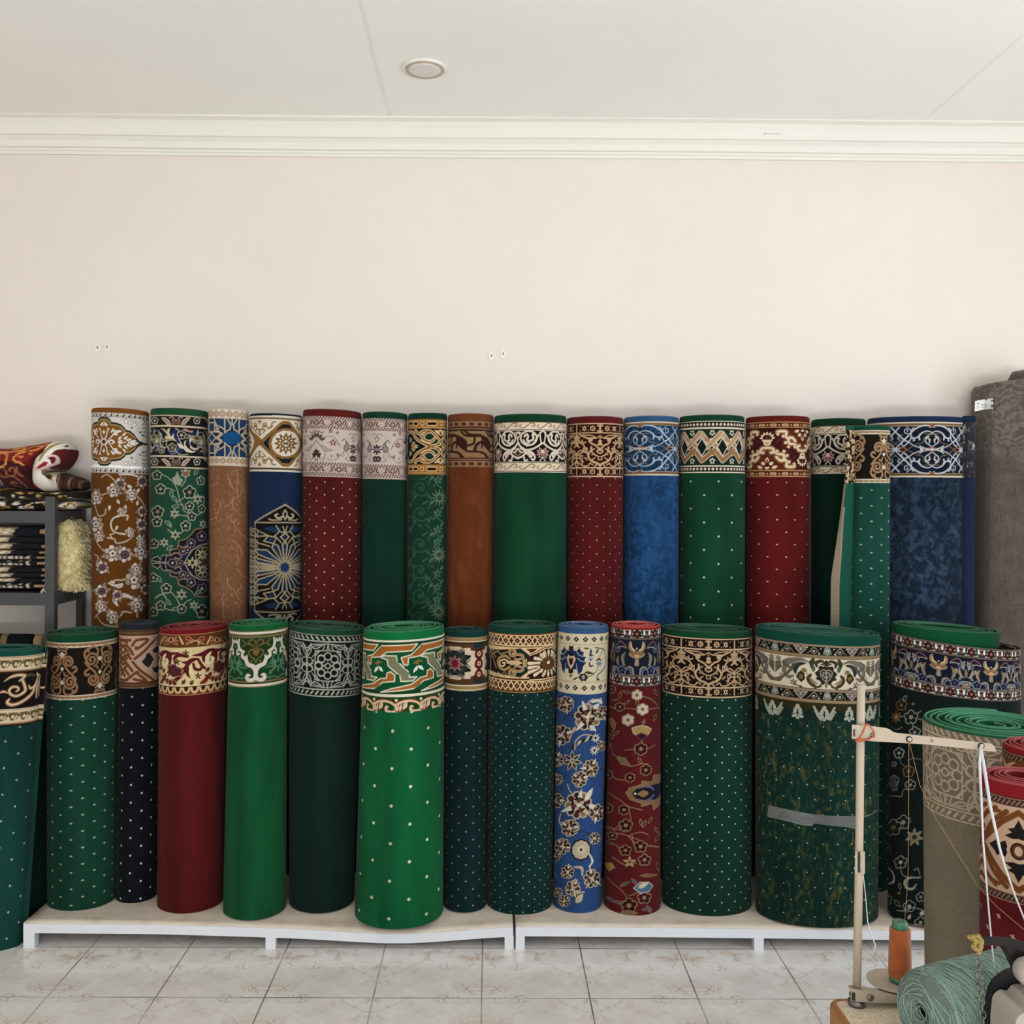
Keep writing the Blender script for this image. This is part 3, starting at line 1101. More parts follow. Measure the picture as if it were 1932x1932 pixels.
# ------------------------------------------------------------------ woven borders, back row (traced motif by motif)
def pd_mustard_medallion(w):
    w.frame(168, 760, 8.05)
    CR, MU, DG, DK = 'd8d0c6', '7d5120', '23291f', '2a1f20'
    w.band(-2, 99, 'd3cdc6')
    for y0, y1, yc in ((150, 212, 185), (992, 1060, 1027)):
        w.stripe(y0, y1, 'c9c1b9')
        w.row(w.MV(yc), 11.0, lambda u, v: (w.disc(u + 1, v, 2.5, DK, 3.4), w.disc(u + .2, v - 1.2, 1.4, 'e6e0d8'), w.line([(u - 5, v - 4), (u - 5, v + 4)], 1.0, '8d857d')), 3)
        w.stripe(y0 - 6, y0 + 4, 'e0dbd3')
        w.stripe(y1, y1 + 9, '2a2a26')
    mu, mv = w.MU(222, 597), w.MV(597)
    w.rep(None, mirror_u=mu, mirror_v=mv)
    q = [(222, 228), (275, 232), (310, 262), (325, 305), (395, 312), (470, 335), (525, 385), (545, 420), (620, 440), (680, 490), (715, 540), (760, 590), (830, 622), (900, 634)]
    w.poly(q + [(900, 597), (222, 597)], MU)
    w.poly([(790, 615), (900, 640), (900, 597), (760, 597)], 'd3cdc6')
    w.line(q, 30, DG)
    w.line([(x, y + 24) for x, y in q[:11]] + [(735, 597)], 11, 'b9a37c')
    w.line([(700, 560), (760, 606), (840, 628)], 20, DG)
    # arms of the medallion
    w.poly([(222, 280), (255, 300), (290, 345), (222, 350)], CR); w.line([(222, 290), (232, 345)], 9, MU)
    w.poly([(222, 410), (245, 440), (222, 480)], CR)
    w.curve([(275, 390), (300, 395), (275, 430), (262, 500), (240, 540)], 14, CR)
    w.poly([(325, 440), (360, 385), (400, 420), (470, 410), (497, 440), (440, 455), (420, 500), (370, 490), (320, 545), (290, 540), (345, 470)], CR)
    w.line([(300, 530), (370, 440)], 16, DK)
    w.poly([(290, 560), (330, 550), (385, 570), (350, 590), (385, 605), (330, 610), (290, 597)], CR)
    w.disc(322, 597, 16, DK)
    w.leaf(440, 560, -45, 75, 42, CR); w.leaf(430, 590, -10, 80, 34, CR); w.leaf(520, 560, -38, 90, 40, CR); w.leaf(500, 500, -35, 80, 36, CR)
    w.leaf(560, 575, -18, 100, 40, CR); w.leaf(620, 590, -8, 105, 34, 'e8e2d8')
    w.disc(575, 597, 15, '6a2b1c')
    w.rep(None, mirror_u=mu)
    w.disc(222, 590, 52, CR); w.disc(222, 590, 34, '8a5a2a'); w.line([(200, 590), (244, 590)], 12, DK); w.line([(222, 566), (222, 614)], 12, DK)
    w.disc(130, 590, 30, CR); w.disc(130, 590, 14, DK)
    w.rep(None, mirror_u=mu, mirror_v=mv)
    for x, y, r in ((560, 285, 30), (620, 300, 26), (690, 330, 34), (760, 420, 30), (720, 300, 24)):
        w.ring(x, y, r, 8, 'a79d95'); w.disc(x, y, r * .5, 'e8e4de')
    w.curve([(480, 255), (560, 240), (640, 255), (700, 290), (740, 350), (760, 430), (800, 470)], 8, 'a59c94')
    for x, y in ((648, 380), (780, 450), (822, 492)): w.disc(x, y, 15, '3c3634')
    for k in range(4): w.curve([(810, 330 + 60 * k), (850, 320 + 60 * k), (885, 345 + 60 * k)], 12, '6a6461')
    w.curve([(820, 240), (850, 290), (890, 250)], 12, '5c5656')


def pd_navy_leaves(w):
    w.frame(168, 760, 8.05)
    w.band(-2, 110, '17191c')
    LT, CR = 'bfb39a', 'c8bd9c'
    for y0, y1 in ((180, 206), (345, 372), (800, 826), (966, 996)): w.stripe(y0, y1, 'c9b99c')
    for yo in (0, 625):
        w.stripe(206 + yo, 214 + yo, '3a2a22'); w.stripe(338 + yo, 346 + yo, '3a2a22')
        for s0 in (1318, 1318 + 640, 1318 - 640):
            for sg in (-1, 1):
                w.poly([(s0 + sg * 80, 325 + yo), (s0 + sg * 130, 330 + yo), (s0 + sg * 215, 232 + yo), (s0 + sg * 170, 225 + yo), (s0 + sg * 110, 265 + yo)], '9c7f6a', 'd9cbb4', 8)
                w.curve([(s0 + sg * 20, 255 + yo), (s0 + sg * 60, 215 + yo), (s0 + sg * 100, 225 + yo)], 10, LT)
                w.disc(s0 + sg * 36, 265 + yo, 30, '5d4a40'); w.ring(s0 + sg * 36, 265 + yo, 30, 7, '8a7260')
                w.disc(s0 + sg * 34, 300 + yo, 24, '4c3c36'); w.ring(s0 + sg * 34, 300 + yo, 24, 7, '8a7260')
            w.daisy(s0 + 322, 270 + yo, 48, 5, '2a3038', LT, LT, 8)
    for p_ in ([(1240, 470), (1330, 400), (1420, 520), (1330, 600)], [(1180, 700), (1330, 640), (1420, 740), (1260, 790)], [(1480, 480), (1600, 420), (1600, 560), (1500, 620)], [(980, 640), (1100, 650), (1060, 760)]):
        w.poly(p_, '1b2c58', smooth=True)
    P = w.roll.umax * 2 / 4
    w.rep(92, n=3)
    w.poly([(1080, 380), (1150, 400), (1180, 440), (1185, 400), (1235, 380), (1215, 450), (1240, 510), (1290, 460), (1285, 530), (1340, 595), (1250, 560), (1155, 540), (1150, 500), (1195, 500), (1150, 440)], CR, '3d3626', 4)
    w.poly([(1325, 605), (1400, 625), (1440, 660), (1440, 590), (1475, 560), (1460, 640), (1500, 690), (1560, 730), (1640, 735), (1560, 765), (1470, 745), (1430, 700), (1370, 690)], 'd6ccb0', '3d3626', 4)
    w.poly([(1520, 510), (1560, 490), (1600, 560), (1540, 580), (1535, 640), (1590, 690), (1660, 690), (1600, 720), (1540, 690), (1525, 600)], 'd6ccb0')
    w.curve([(1310, 385), (1360, 430), (1370, 560), (1405, 620)], 12, LT)
    w.daisy(1400, 490, 62, 5, '26262a', LT, LT, 8)
    w.poly([(1410, 400), (1470, 395), (1530, 425), (1590, 420), (1560, 455), (1500, 440), (1450, 430)], 'b58a78')
    w.daisy(1260, 680, 60, 5, '2b3a30', '9c7c5c', LT, 8)
    w.curve([(1290, 700), (1350, 770), (1420, 790), (1500, 780)], 10, LT); w.curve([(1240, 770), (1310, 760), (1350, 700)], 10, '8a8a80')
    w.flower(1705, 600, 120, 6, '55614f', LT, a0=-60, edge='a8a890', ew=7)
    w.ring(1705, 500, 52, 12, '7d8a86'); w.leaf(1640, 520, -80, 110, 30, '8f9a88', LT, 6)
    w.curve([(1060, 450), (1095, 500), (1080, 600), (1100, 660), (1160, 680)], 15, LT); w.curve([(1100, 470), (1120, 560), (1120, 660)], 10, '8f8a70')
    w.curve([(1140, 590), (1180, 570), (1170, 640), (1200, 690)], 12, LT)
    w.daisy(1100, 720, 46, 5, '30362f', LT, LT, 6)
    w.curve([(985, 700), (1000, 660), (1040, 650), (1040, 700), (1010, 730)], 12, LT); w.flower(985, 520, 75, 7, '8d8468', '4a3c2a')


def pd_star_lattice(w):
    w.frame(388, 760, 8.05)
    w.band(-2, 111, 'b8a58e')
    CR = 'c9bca9'
    w.stripe(60, 108, 'd2c6b2')
    for y in (172, 882):
        w.row(w.MV(y), 13.2, lambda u, v: (w.disc(u, v, 4.6, '846440', 3.7), w.disc(u, v, 3.3, 'd2c3aa', 2.6), w.disc(u, v, 1.0, '846440'), w.disc(u + 6.6, v - 6.6, 3.6, 'd8ccb8', 3), w.disc(u + 6.6, v + 6.0, 3.4, 'd8ccb8', 2.6)), w.MU(360))
    w.stripe(226, 243, 'd0c2ac'); w.stripe(925, 955, 'cdbfa8')
    w.stripe(243, 822, '16293f'); w.stripe(815, 830, 'd0c2ac')
    mu, mv = w.MU(400), w.MV(535)
    w.rep(88, n=2, mirror_u=mu, mirror_v=mv)
    for pl in ([(62, 300), (130, 300), (170, 380), (210, 430), (150, 440), (62, 400)], [(150, 255), (260, 255), (265, 370), (200, 350)], [(300, 255), (370, 300), (375, 370), (320, 400), (305, 300)], [(62, 470), (150, 530), (62, 590)], [(430, 262), (500, 262), (500, 380), (430, 350)]):
        w.poly(pl, '1b3c61')
    for pl in ([(70, 300), (130, 300), (200, 440), (215, 470)], [(130, 250), (165, 340), (230, 370), (275, 400), (300, 450)], [(45, 440), (210, 445), (250, 470), (225, 500), (165, 540)], [(45, 390), (100, 470), (165, 540), (240, 600)], [(285, 250), (285, 460)], [(330, 250), (380, 330), (370, 400), (310, 430)], [(400, 330), (400, 250)], [(62, 300), (62, 440)]):
        w.line(pl, 24, '7d6a58'); w.line(pl, 14, CR)
    w.rep(88, n=2, mirror_u=mu)
    a = np.linspace(0, 2 * np.pi, 33)[:-1]
    rr = np.where(np.arange(32) % 2, 1.0, .84)
    w.poly(np.stack([400 + 152 * rr * np.cos(a), 535 + 108 * rr * np.sin(a)], 1), '184a79')
    w.once()


def pd_gold_sun(w):
    w.frame(388, 760, 8.05)
    GO, NV, CR = '84602f', '191d28', 'd5ccbd'
    w.band(-2, 112, CR)
    w.stripe(172, 186, '191d28'); w.stripe(222, 252, '7a5f30'); w.stripe(990, 1016, '4d3b1e'); w.stripe(1032, 1046, 'c9c0b0')
    P = w.MU(1460) - w.MU(820) + 15
    mu = w.MU(1220)
    w.rep(None, mirror_u=mu)
    w.rep(2 * (mu - w.MU(822)), n=2, mirror_u=mu, mirror_v=w.MV(617))
    w.poly([(822, 640), (822, 590), (1000, 420), (1130, 300), (1170, 275), (1222, 275), (1222, 617), (822, 617)], GO)
    w.poly([(880, 617), (880, 600), (1010, 470), (1120, 370), (1160, 330), (1222, 325), (1222, 617)], NV)
    w.poly([(822, 575), (780, 617), (822, 617)], NV); w.poly([(822, 575), (850, 617), (822, 617)], NV)
    # corner filigree
    for pl in ([(822, 520), (760, 430), (700, 360)], [(822, 520), (900, 450), (1010, 330), (1090, 285)]): w.line(pl, 20, GO if pl[-1][0] < 800 else CR)
    w.curve([(860, 400), (880, 350), (930, 360), (960, 390), (1000, 340), (1010, 300), (1060, 290)], 20, '8f6a3c')
    w.spiral(905, 330, 38, 90, 1.1, 16, '8f6a3c'); w.curve([(822, 470), (822, 420), (870, 400), (900, 420)], 18, '8f6a3c')
    w.leaf(822, 440, -90, 60, 34, '8f6a3c'); w.disc(822, 485, 16, '8f6a3c')
    w.curve([(822, 300), (835, 280)], 34, '8f6a3c')
    w.rep(2 * (mu - w.MU(822)), n=2)
    w.disc(1220, 617, 268, GO, 238); w.disc(1220, 617, 222, CR, 198)
    a = np.linspace(0, 2 * np.pi, 25)[:-1] - np.pi / 2
    rr = np.where(np.arange(24) % 2, .62, 1.0)
    w.poly(np.stack([1220 + 196 * rr * np.cos(a), 617 + 172 * rr * np.sin(a)], 1), '6d4c1e')
    for k in range(12):
        an = k * 30 - 90
        x, y = 1220 + 100 * math.cos(math.radians(an)), 617 + 88 * math.sin(math.radians(an))
        w.leaf(x - 22 * math.cos(math.radians(an)), y - 22 * math.sin(math.radians(an)), an, 46, 22, 'd6cdbb')
    w.disc(1220, 617, 56, 'cbbfa6', 50); w.line([(1185, 595), (1255, 640)], 14, NV); w.line([(1185, 640), (1255, 595)], 14, NV); w.line([(1180, 617), (1260, 617)], 12, NV)
    w.once()


def pd_blush_floral(mir, x0):
    """pale floral with rope guards and a drop fringe; x0 = photo px of the palmette, mir = +-1"""
    def f(w):
        w.native()
        DK, PK, GR = '4a2a29', 'c9b3a8', '7c6e69'
        w.band(-2, 130, 'bca99e')
        w.band(-2, .5, '5a2322')
        u0 = w.roll.to_uv(x0, w.roll.bt + 50)[0]
        for a in (0.5, 18.5, 88, 106.5):
            w.band(a, a + 6, DK)
            w.row(a + 3, 5.6, lambda u, v: w.line([(u - 1.9, v + 2.1), (u + 1.9, v - 2.1)], 2.3, 'c9b4a9'))
        for a in (6.5, 94):
            w.band(a, a + 12, 'b8a297')
            w.row(a + 6, 44, lambda u, v: (w.ring(u, v, 4.2, 2.0, '5a3a38'), w.disc(u, v, 1.8, 'b48a80'),
                                           w.disc(u + 22, v, 4.8, 'b09890'), w.flower(u + 22, v, 4.6, 6, 'd9c8be', '7a4a48'),
                                           w.curve([(u + 6, v + 3), (u + 10, v - 4), (u + 14, v - 2), (u + 12, v + 2), (u + 17, v + 4)], 1.7, DK),
                                           w.curve([(u - 6, v + 3), (u - 10, v - 4), (u - 14, v - 2), (u - 12, v + 2), (u - 17, v + 4)], 1.7, DK)), u0)
        w.band(24.5, 88, 'c6b7ac')
        R = []
        for k in range(-2, 3):
            R.append((mir, u0 + k * 150, 1, 0)); R.append((-mir, u0 + k * 150, 1, 0))
        w.reps = R
        # palmette on the axis
        w.curve([(0, 46), (8, 56), (16, 62), (18, 74), (12, 86)], 1.4, GR)
        for k in range(3): w.leaf(2 + 3 * k, 44 - 3 + 2 * k, -80 + 34 * k, 10, 5.0, '5a4248', '3c2a2c', .9)
        w.poly([(0, 62), (3, 66), (7, 66), (5, 70), (11, 72), (8, 76), (9, 82), (4, 78), (3, 86), (0, 84)], '3f2c2e')
        w.poly([(0, 74), (3, 80), (0, 84)], 'cbb'+'eb2')
        w.curve([(0, 30), (6, 29), (10, 33), (16, 30)], 1.5, '6b5552')
        # scroll, paisley, small flowers to one side
        w.poly([(11, 55), (17, 58), (24, 62), (32, 64), (26, 67), (17, 66), (11, 61)], 'a99c98', GR, 1.0)
        w.curve([(14, 42), (24, 38), (34, 40), (42, 48), (48, 60)], 1.2, GR)
        w.curve([(20, 80), (30, 84), (40, 80), (48, 72), (54, 66)], 1.2, GR)
        w.flower(33, 50, 6.5, 5, '8a2f2a', 'd9ccc2', edge='6d5a58', ew=.7); w.line([(38, 51), (45, 54)], 1.3, GR); w.line([(28, 50), (23, 52)], 1.3, GR)
        w.flower(28, 28, 5, 5, '6d3a38'); w.flower(41, 31, 4, 5, '7a3430'); w.flower(42, 73, 4.2, 5, '6d3a38'); w.flower(30, 76, 3.5, 4, '8a6a60')
        w.poly([(58, 46), (63, 52), (64, 60), (59, 65), (54, 62), (54, 56), (58, 52)], '8d8280', '55484a', 1.3, smooth=True)
        w.curve([(58, 46), (54, 42), (50, 46)], 1.3, '55484a'); w.curve([(60, 66), (62, 74), (57, 80), (66, 84)], 1.2, GR)
        w.poly([(47, 72), (53, 66), (55, 72), (51, 76)], 'b9aaa2', GR, .8)
        w.flower(74, 60, 11, 8, '3c2b2d', '8d7a78', wd=.55); w.daisy(72, 78, 5, 5, '4a3538', 'a08a84', '33262a', 1)
        w.curve([(70, 40), (75, 36), (78, 42), (72, 46)], 1.1, GR); w.curve([(64, 34), (70, 30), (75, 34)], 1.1, GR)
        w.once()
    return f


def blush_drops(field, x0):
    """hearts and drops hanging under the pale border"""
    def f(w):
        w.native()
        hb = (w.roll.z_bt - w.roll.z_bb) / w.roll.mpx
        u0 = w.roll.to_uv(x0, w.roll.bt + 50)[0]
        w.row(hb, 26.5, lambda u, v: (w.poly([(u - 6.5, v + .3), (u + 6.5, v + .3), (u + 6, v + 3), (u, v + 7.5), (u - 6, v + 3)], 'd3c4ba'), w.poly([(u - 2.5, v), (u + 2.5, v), (u, v + 3)], '6a3a38'),
                                      w.poly([(u + 13.2, v + 1), (u + 15.6, v + 5.4), (u + 13.2, v + 9), (u + 10.8, v + 5.4)], 'd8cabf'), w.disc(u + 13.2, v + 5.5, .8, field)), u0 + 4)
    return f


def pd_gold_knot(w):
    w.frame(620, 765, 8.05)
    BK, CR, BR, GR = '120d09', 'd3b98c', '7d4f24', '0f2e20'
    w.band(-2, 110, '94672f')
    for y0 in (200, 890):
        w.stripe(y0, y0 + 18, '7a5328'); w.stripe(y0 + 22, y0 + 42, 'b08a56'); w.stripe(y0 + 120, y0 + 140, 'b08a56')
        yc = y0 + 76
        for k in (-1, 0, 1):
            x = 1570 + k * 560
            for ax, hw in ((x, 78), (x - 245, 40), (x + 245, 40)):
                w.line([(ax - hw + 26, yc), (ax + hw - 26, yc)], 68, 'dcb87c'); w.line([(ax - hw + 26, yc), (ax + hw - 26, yc)], 44, BK)
            for ax in (x - 148, x + 148): w.disc(ax, yc, 31, 'dcb87c'); w.disc(ax, yc, 17, '4a2c14')
    w.stripe(352, 886, BK)
    mu, mv = w.MU(1705, 620), w.MV(622)
    w.rep(2 * (w.MU(1705) - w.MU(1245)) , n=2, mirror_u=mu, mirror_v=mv)
    w.poly([(1470, 440), (1520, 420), (1590, 470), (1560, 530), (1490, 530), (1455, 480)], GR, smooth=True)
    w.poly([(1560, 570), (1640, 530), (1700, 620), (1600, 620)], GR)
    S = [[(1230, 405), (1280, 410), (1330, 500), (1420, 560), (1540, 600)], [(1320, 380), (1370, 430), (1420, 400), (1480, 385), (1560, 400), (1640, 470), (1700, 540), (1750, 600)],
         [(1400, 440), (1430, 500), (1500, 545), (1570, 540), (1610, 500)], [(1440, 470), (1470, 420), (1530, 400)], [(1400, 700), (1480, 650), (1560, 620), (1690, 590)]]
    for p_ in S: w.curve(p_, 46, CR)
    for p_ in S: w.curve(p_, 18, BR)
    w.poly([(1600, 370), (1660, 380), (1705, 365), (1705, 470), (1650, 430)], CR); w.leaf(1705, 455, -100, 70, 26, BR)
    w.rep(2 * (w.MU(1705) - w.MU(1245)), n=2, mirror_v=mv)
    w.poly([(1265, 600), (1300, 545), (1320, 590), (1370, 610), (1330, 622), (1265, 622)], CR); w.leaf(1270, 618, -35, 70, 26, '8a5028')
    w.poly([(1240, 480), (1275, 500), (1270, 560), (1235, 560)], '8a8a70')
    w.once()


def pd_brown_key(w):
    w.frame(840, 765, 8.05)
    A, T, G, D = '7a5844', '8c6b4c', '6a4c3c', '34190f'
    w.band(-2, 95, '5f4030')
    for yc in (282, 885):
        w.stripe(yc - 50, yc + 44, '8a6850')
        w.row(w.MV(yc), 15.6, lambda u, v: w.poly([(u - 5.6, v), (u - 2.5, v - 3.8), (u, v - 2.6), (u + 2.5, v - 3.8), (u + 5.6, v), (u + 2.5, v + 3.8), (u, v + 2.6), (u - 2.5, v + 3.8)], '55290f'), w.MU(400))
    for a, b, c in ((225, 234, '4a2a1c'), (322, 340, '3d2218'), (340, 360, '7a5844'), (360, 386, D), (386, 800, A), (792, 806, D), (806, 826, '7a5844'), (826, 842, '3d2218')): w.stripe(a, b, c)
    w.rep(51, n=4)
    w.poly([(240, 392), (640, 392), (700, 430), (705, 560), (650, 470), (560, 470), (330, 470), (260, 440)], '8d6f4e')
    w.poly([(175, 455), (240, 470), (330, 545), (330, 715), (250, 700), (175, 630)], D)
    w.poly([(330, 475), (420, 475), (420, 560), (335, 600)], '927650'); w.poly([(470, 480), (575, 480), (575, 545), (470, 590), (400, 690), (330, 690), (335, 640), (430, 610)], '927650')
    w.poly([(230, 640), (330, 715), (540, 715), (640, 790), (260, 790), (110, 700), (110, 600), (160, 560)], '8a6a4c')
    for p_ in ([(240, 385), (270, 430), (340, 465), (460, 460), (580, 465)], [(450, 465), (445, 540), (410, 590), (330, 605)], [(660, 390), (700, 440), (750, 480)], [(460, 700), (470, 620), (520, 570), (590, 545)],
               [(60, 460), (170, 460), (175, 640)], [(100, 690), (110, 600), (160, 550)], [(60, 705), (190, 715), (240, 790)], [(540, 715), (600, 730), (650, 790)]):
        w.curve(p_, 30, D)
    w.once()


def pd_black_scroll(x_c, dim=1.0):
    """cream guards with hook scrolls, black centre with cream arabesque; x_c: photo px of the motif's axis"""
    def f(w):
        w.native()
        u0 = w.roll.to_uv(x_c, w.roll.bt + 50)[0]
        CR, BK = 'dccdb8', '120e12'
        w.band(-2, 110, CR)
        for a, c in ((0, '1a2018'), (1.6, '6b5a44'), (16.2, '6b5a44'), (78, '6b5a44'), (94.2, '5a4a38')): w.band(a, a + 1.5, c)
        for vc in (8.6, 86.2):
            w.row(vc, 33.5, lambda u, v: (w.curve([(u - 14, v + 4), (u - 9, v + 5), (u - 2, v + 1), (u + 5, v - 4.5), (u + 11, v - 4), (u + 13, v), (u + 10, v + 2.2), (u + 7, v)], [1, 2.2, 2, 1.8, 1.4], '8d6f3c'),
                                          w.curve([(u - 14, v + 4), (u - 16, v), (u - 12, v - 1)], 1.5, '8d6f3c')), u0 + 5)
        w.band(18.2, 77, BK)
        w.reps = [(sg, u0 + k * 95, 1, 0) for k in range(-2, 3) for sg in (1, -1)]
        # one half: axis at 0 (arch), big ring at 21
        w.ring(-27, 32.5, 15.5, 3.0, CR, 13.5)
        w.curve([(-36, 26), (-33, 21), (-27, 20), (-20, 22), (-16, 28)], 0.1, CR)
        w.curve([(-35, 30), (-31, 25), (-28, 30), (-30, 36), (-24, 38), (-18, 33), (-20, 26), (-15, 25)], 3.2, CR)
        w.curve([(-37, 36), (-33, 42), (-26, 41)], 3.0, CR); w.curve([(-8, 26), (-12, 33), (-20, 44), (-31, 47)], 2.6, CR)
        w.curve([(-2, 42), (-10, 48), (-20, 53), (-33, 55), (-42, 52)], 3.2, CR)
        w.line([(0, 18), (-4, 21), (-5.5, 26), (-3.5, 40), (0, 42)], 2.4, CR); w.line([(0, 17.5), (-3, 21), (-6, 22)], 2.2, CR)
        w.curve([(-47.5, 40), (-43, 48), (-35, 54), (-33, 60), (-38, 66), (-47.5, 71)], 3.2, CR)
        w.line([(-47.5, 54), (-43, 62), (-47.5, 67)], 2.6, '8a6036'); w.line([(-47.5, 52), (-41, 60), (-36, 58)], 2.4, CR)
        w.spiral(-24, 65, 5.5, 200, 1.2, 2.8, CR); w.curve([(-33, 62), (-27, 58), (-20, 60), (-15, 68), (-18, 74), (-22, 71)], 2.8, CR); w.curve([(-36, 68), (-34, 75), (-29, 74)], 2.8, CR)
        w.poly([(-47.5, 34), (-44, 30), (-43, 24), (-40, 21), (-44, 22), (-45.5, 19), (-47.5, 21)], CR); w.disc(-47.5, 27, 2.6, '541a1c', 3.2); w.disc(-47.5, 35, 1.5, CR, 3)
        for an in (-60, -20, 20, 55): w.leaf(1, 60, an, 11, 4.5, '7a1d28', 'cdb8ac', .9)
        w.disc(0, 57, 3, CR); w.line([(0, 68), (5, 75)], 1.8, CR)
        w.once()
    return f


def tan_arabesque(bk, c1, c2, gc, x_c, per, Hb):
    """two-tone damask border with geometric guards (used on the red and the dark green roll); axis at photo px x_c"""
    def f(w):
        w.native()
        u0 = w.roll.to_uv(x_c, w.roll.bt + 50)[0]
        s = Hb / 103.0
        w.band(-2, Hb + 2, bk)
        for a in (0, 17.5, 84, 100.5): w.band(a * s, (a + 2.3) * s, gc)
        w.reps = [(sg, u0 + k * per, s, q * s) for k in range(-3, 4) for sg in (1, -1) for q in (0, 82.5)]
        hp = per / 2
        def rosette(x, y):
            w.poly([(x - 5, y - 5), (x - 2, y - 3), (x, y - 5.5), (x + 2, y - 3), (x + 5, y - 5), (x + 3.4, y), (x + 5, y + 5), (x + 2, y + 3), (x, y + 5.5), (x - 2, y + 3), (x - 5, y + 5), (x - 3.4, y)], c1)
            w.disc(x, y, 1.6, bk)
        rosette(hp * .30, 10.3); rosette(hp * .64, 10.3)
        w.poly([(hp * .18, 10.3), (hp * .3, 4.5), (hp * .42, 10.3), (hp * .3, 16)], c1); w.disc(hp * .3, 10.3, 2.6, bk); w.disc(hp * .3, 10.3, 1.1, c1)
        w.line([(0, 4), (0, 16)], 3.4, c1); w.line([(-4, 4.5), (4, 4.5)], 2.4, c1); w.line([(-4, 15.8), (4, 15.8)], 2.4, c1); w.line([(hp, 4), (hp, 16)], 2.2, c1)
        for x in (.1, .47, .82): w.disc(hp * x, 6, 1.0, c1); w.disc(hp * x, 14.6, 1.0, c1)
        w.reps = [(sg, u0 + k * per, s, 0) for k in range(-3, 4) for sg in (1, -1)]
        k = per / 84.0
        L = lambda pts, wd, c=c1: w.curve([(x * k, y) for x, y in pts], wd, c)
        # axis 0: butterfly and fan; axis 42: tree
        L([(0, 52), (7, 43), (16, 38), (20, 30), (30, 25), (36, 22)], 3.0); L([(0, 24), (6, 28), (14, 24), (24, 23), (30, 22)], 1.7)
        w.poly([(5 * k, 30), (12 * k, 27), (21 * k, 27), (17 * k, 31), (20 * k, 36), (13 * k, 35), (12 * k, 30)], c1)
        w.poly([(0, 31), (4 * k, 35), (2 * k, 37), (5 * k, 41), (0, 44)], c1); w.disc(0, 29, 1.6, c1)
        L([(0, 48), (5, 54), (0, 58)], 2.4); L([(4, 63), (10, 60), (14, 53), (9, 49)], 2.0); w.leaf(8 * k, 58, 20, 8 * k, 4, c2)
        w.line([(-3 * k, 64), (3 * k, 64), (3 * k, 70), (-3 * k, 70)], 1.6, c1, close=True)
        L([(0, 80), (6, 76), (12, 74), (18, 68), (20, 60), (15, 52), (15, 46)], 3.6); L([(20, 60), (25, 56), (34, 52), (42, 60), (42, 72)], 2.2)
        w.line([(22 * k, 48), (29 * k, 48), (29 * k, 55), (22 * k, 55)], 2.0, c1, close=True)
        L([(42, 21), (39, 26), (36, 28), (42, 28)], 2.2); L([(42, 26), (38, 36), (30, 40), (25, 50), (31, 56), (42, 62)], 2.6)
        L([(42, 33), (41, 40), (36, 46)], 1.8); w.poly([(42 * k, 34), (38 * k, 39), (40 * k, 41), (36 * k, 48), (42 * k, 44)], c1)
        L([(42, 68), (36, 66), (31, 62)], 1.6); w.line([(30 * k, 62), (36 * k, 62), (36 * k, 68), (30 * k, 68)], 1.5, c1, close=True)
        L([(42, 72), (36, 77), (28, 82), (22, 82)], 2.4); L([(42, 74), (39, 80), (42, 83)], 1.8); L([(28, 74), (33, 70), (30, 78)], 1.8)
        L([(0, 83), (4, 78), (9, 83)], 2.2); L([(12, 80), (17, 77), (20, 82)], 2.0); L([(30, 32), (34, 36), (38, 30)], 1.7); L([(24, 36), (28, 38), (31, 34)], 2.0)
        L([(8, 66), (13, 70), (10, 74)], 1.8); L([(22, 70), (26, 66)], 2.4)
        w.once()
    return f


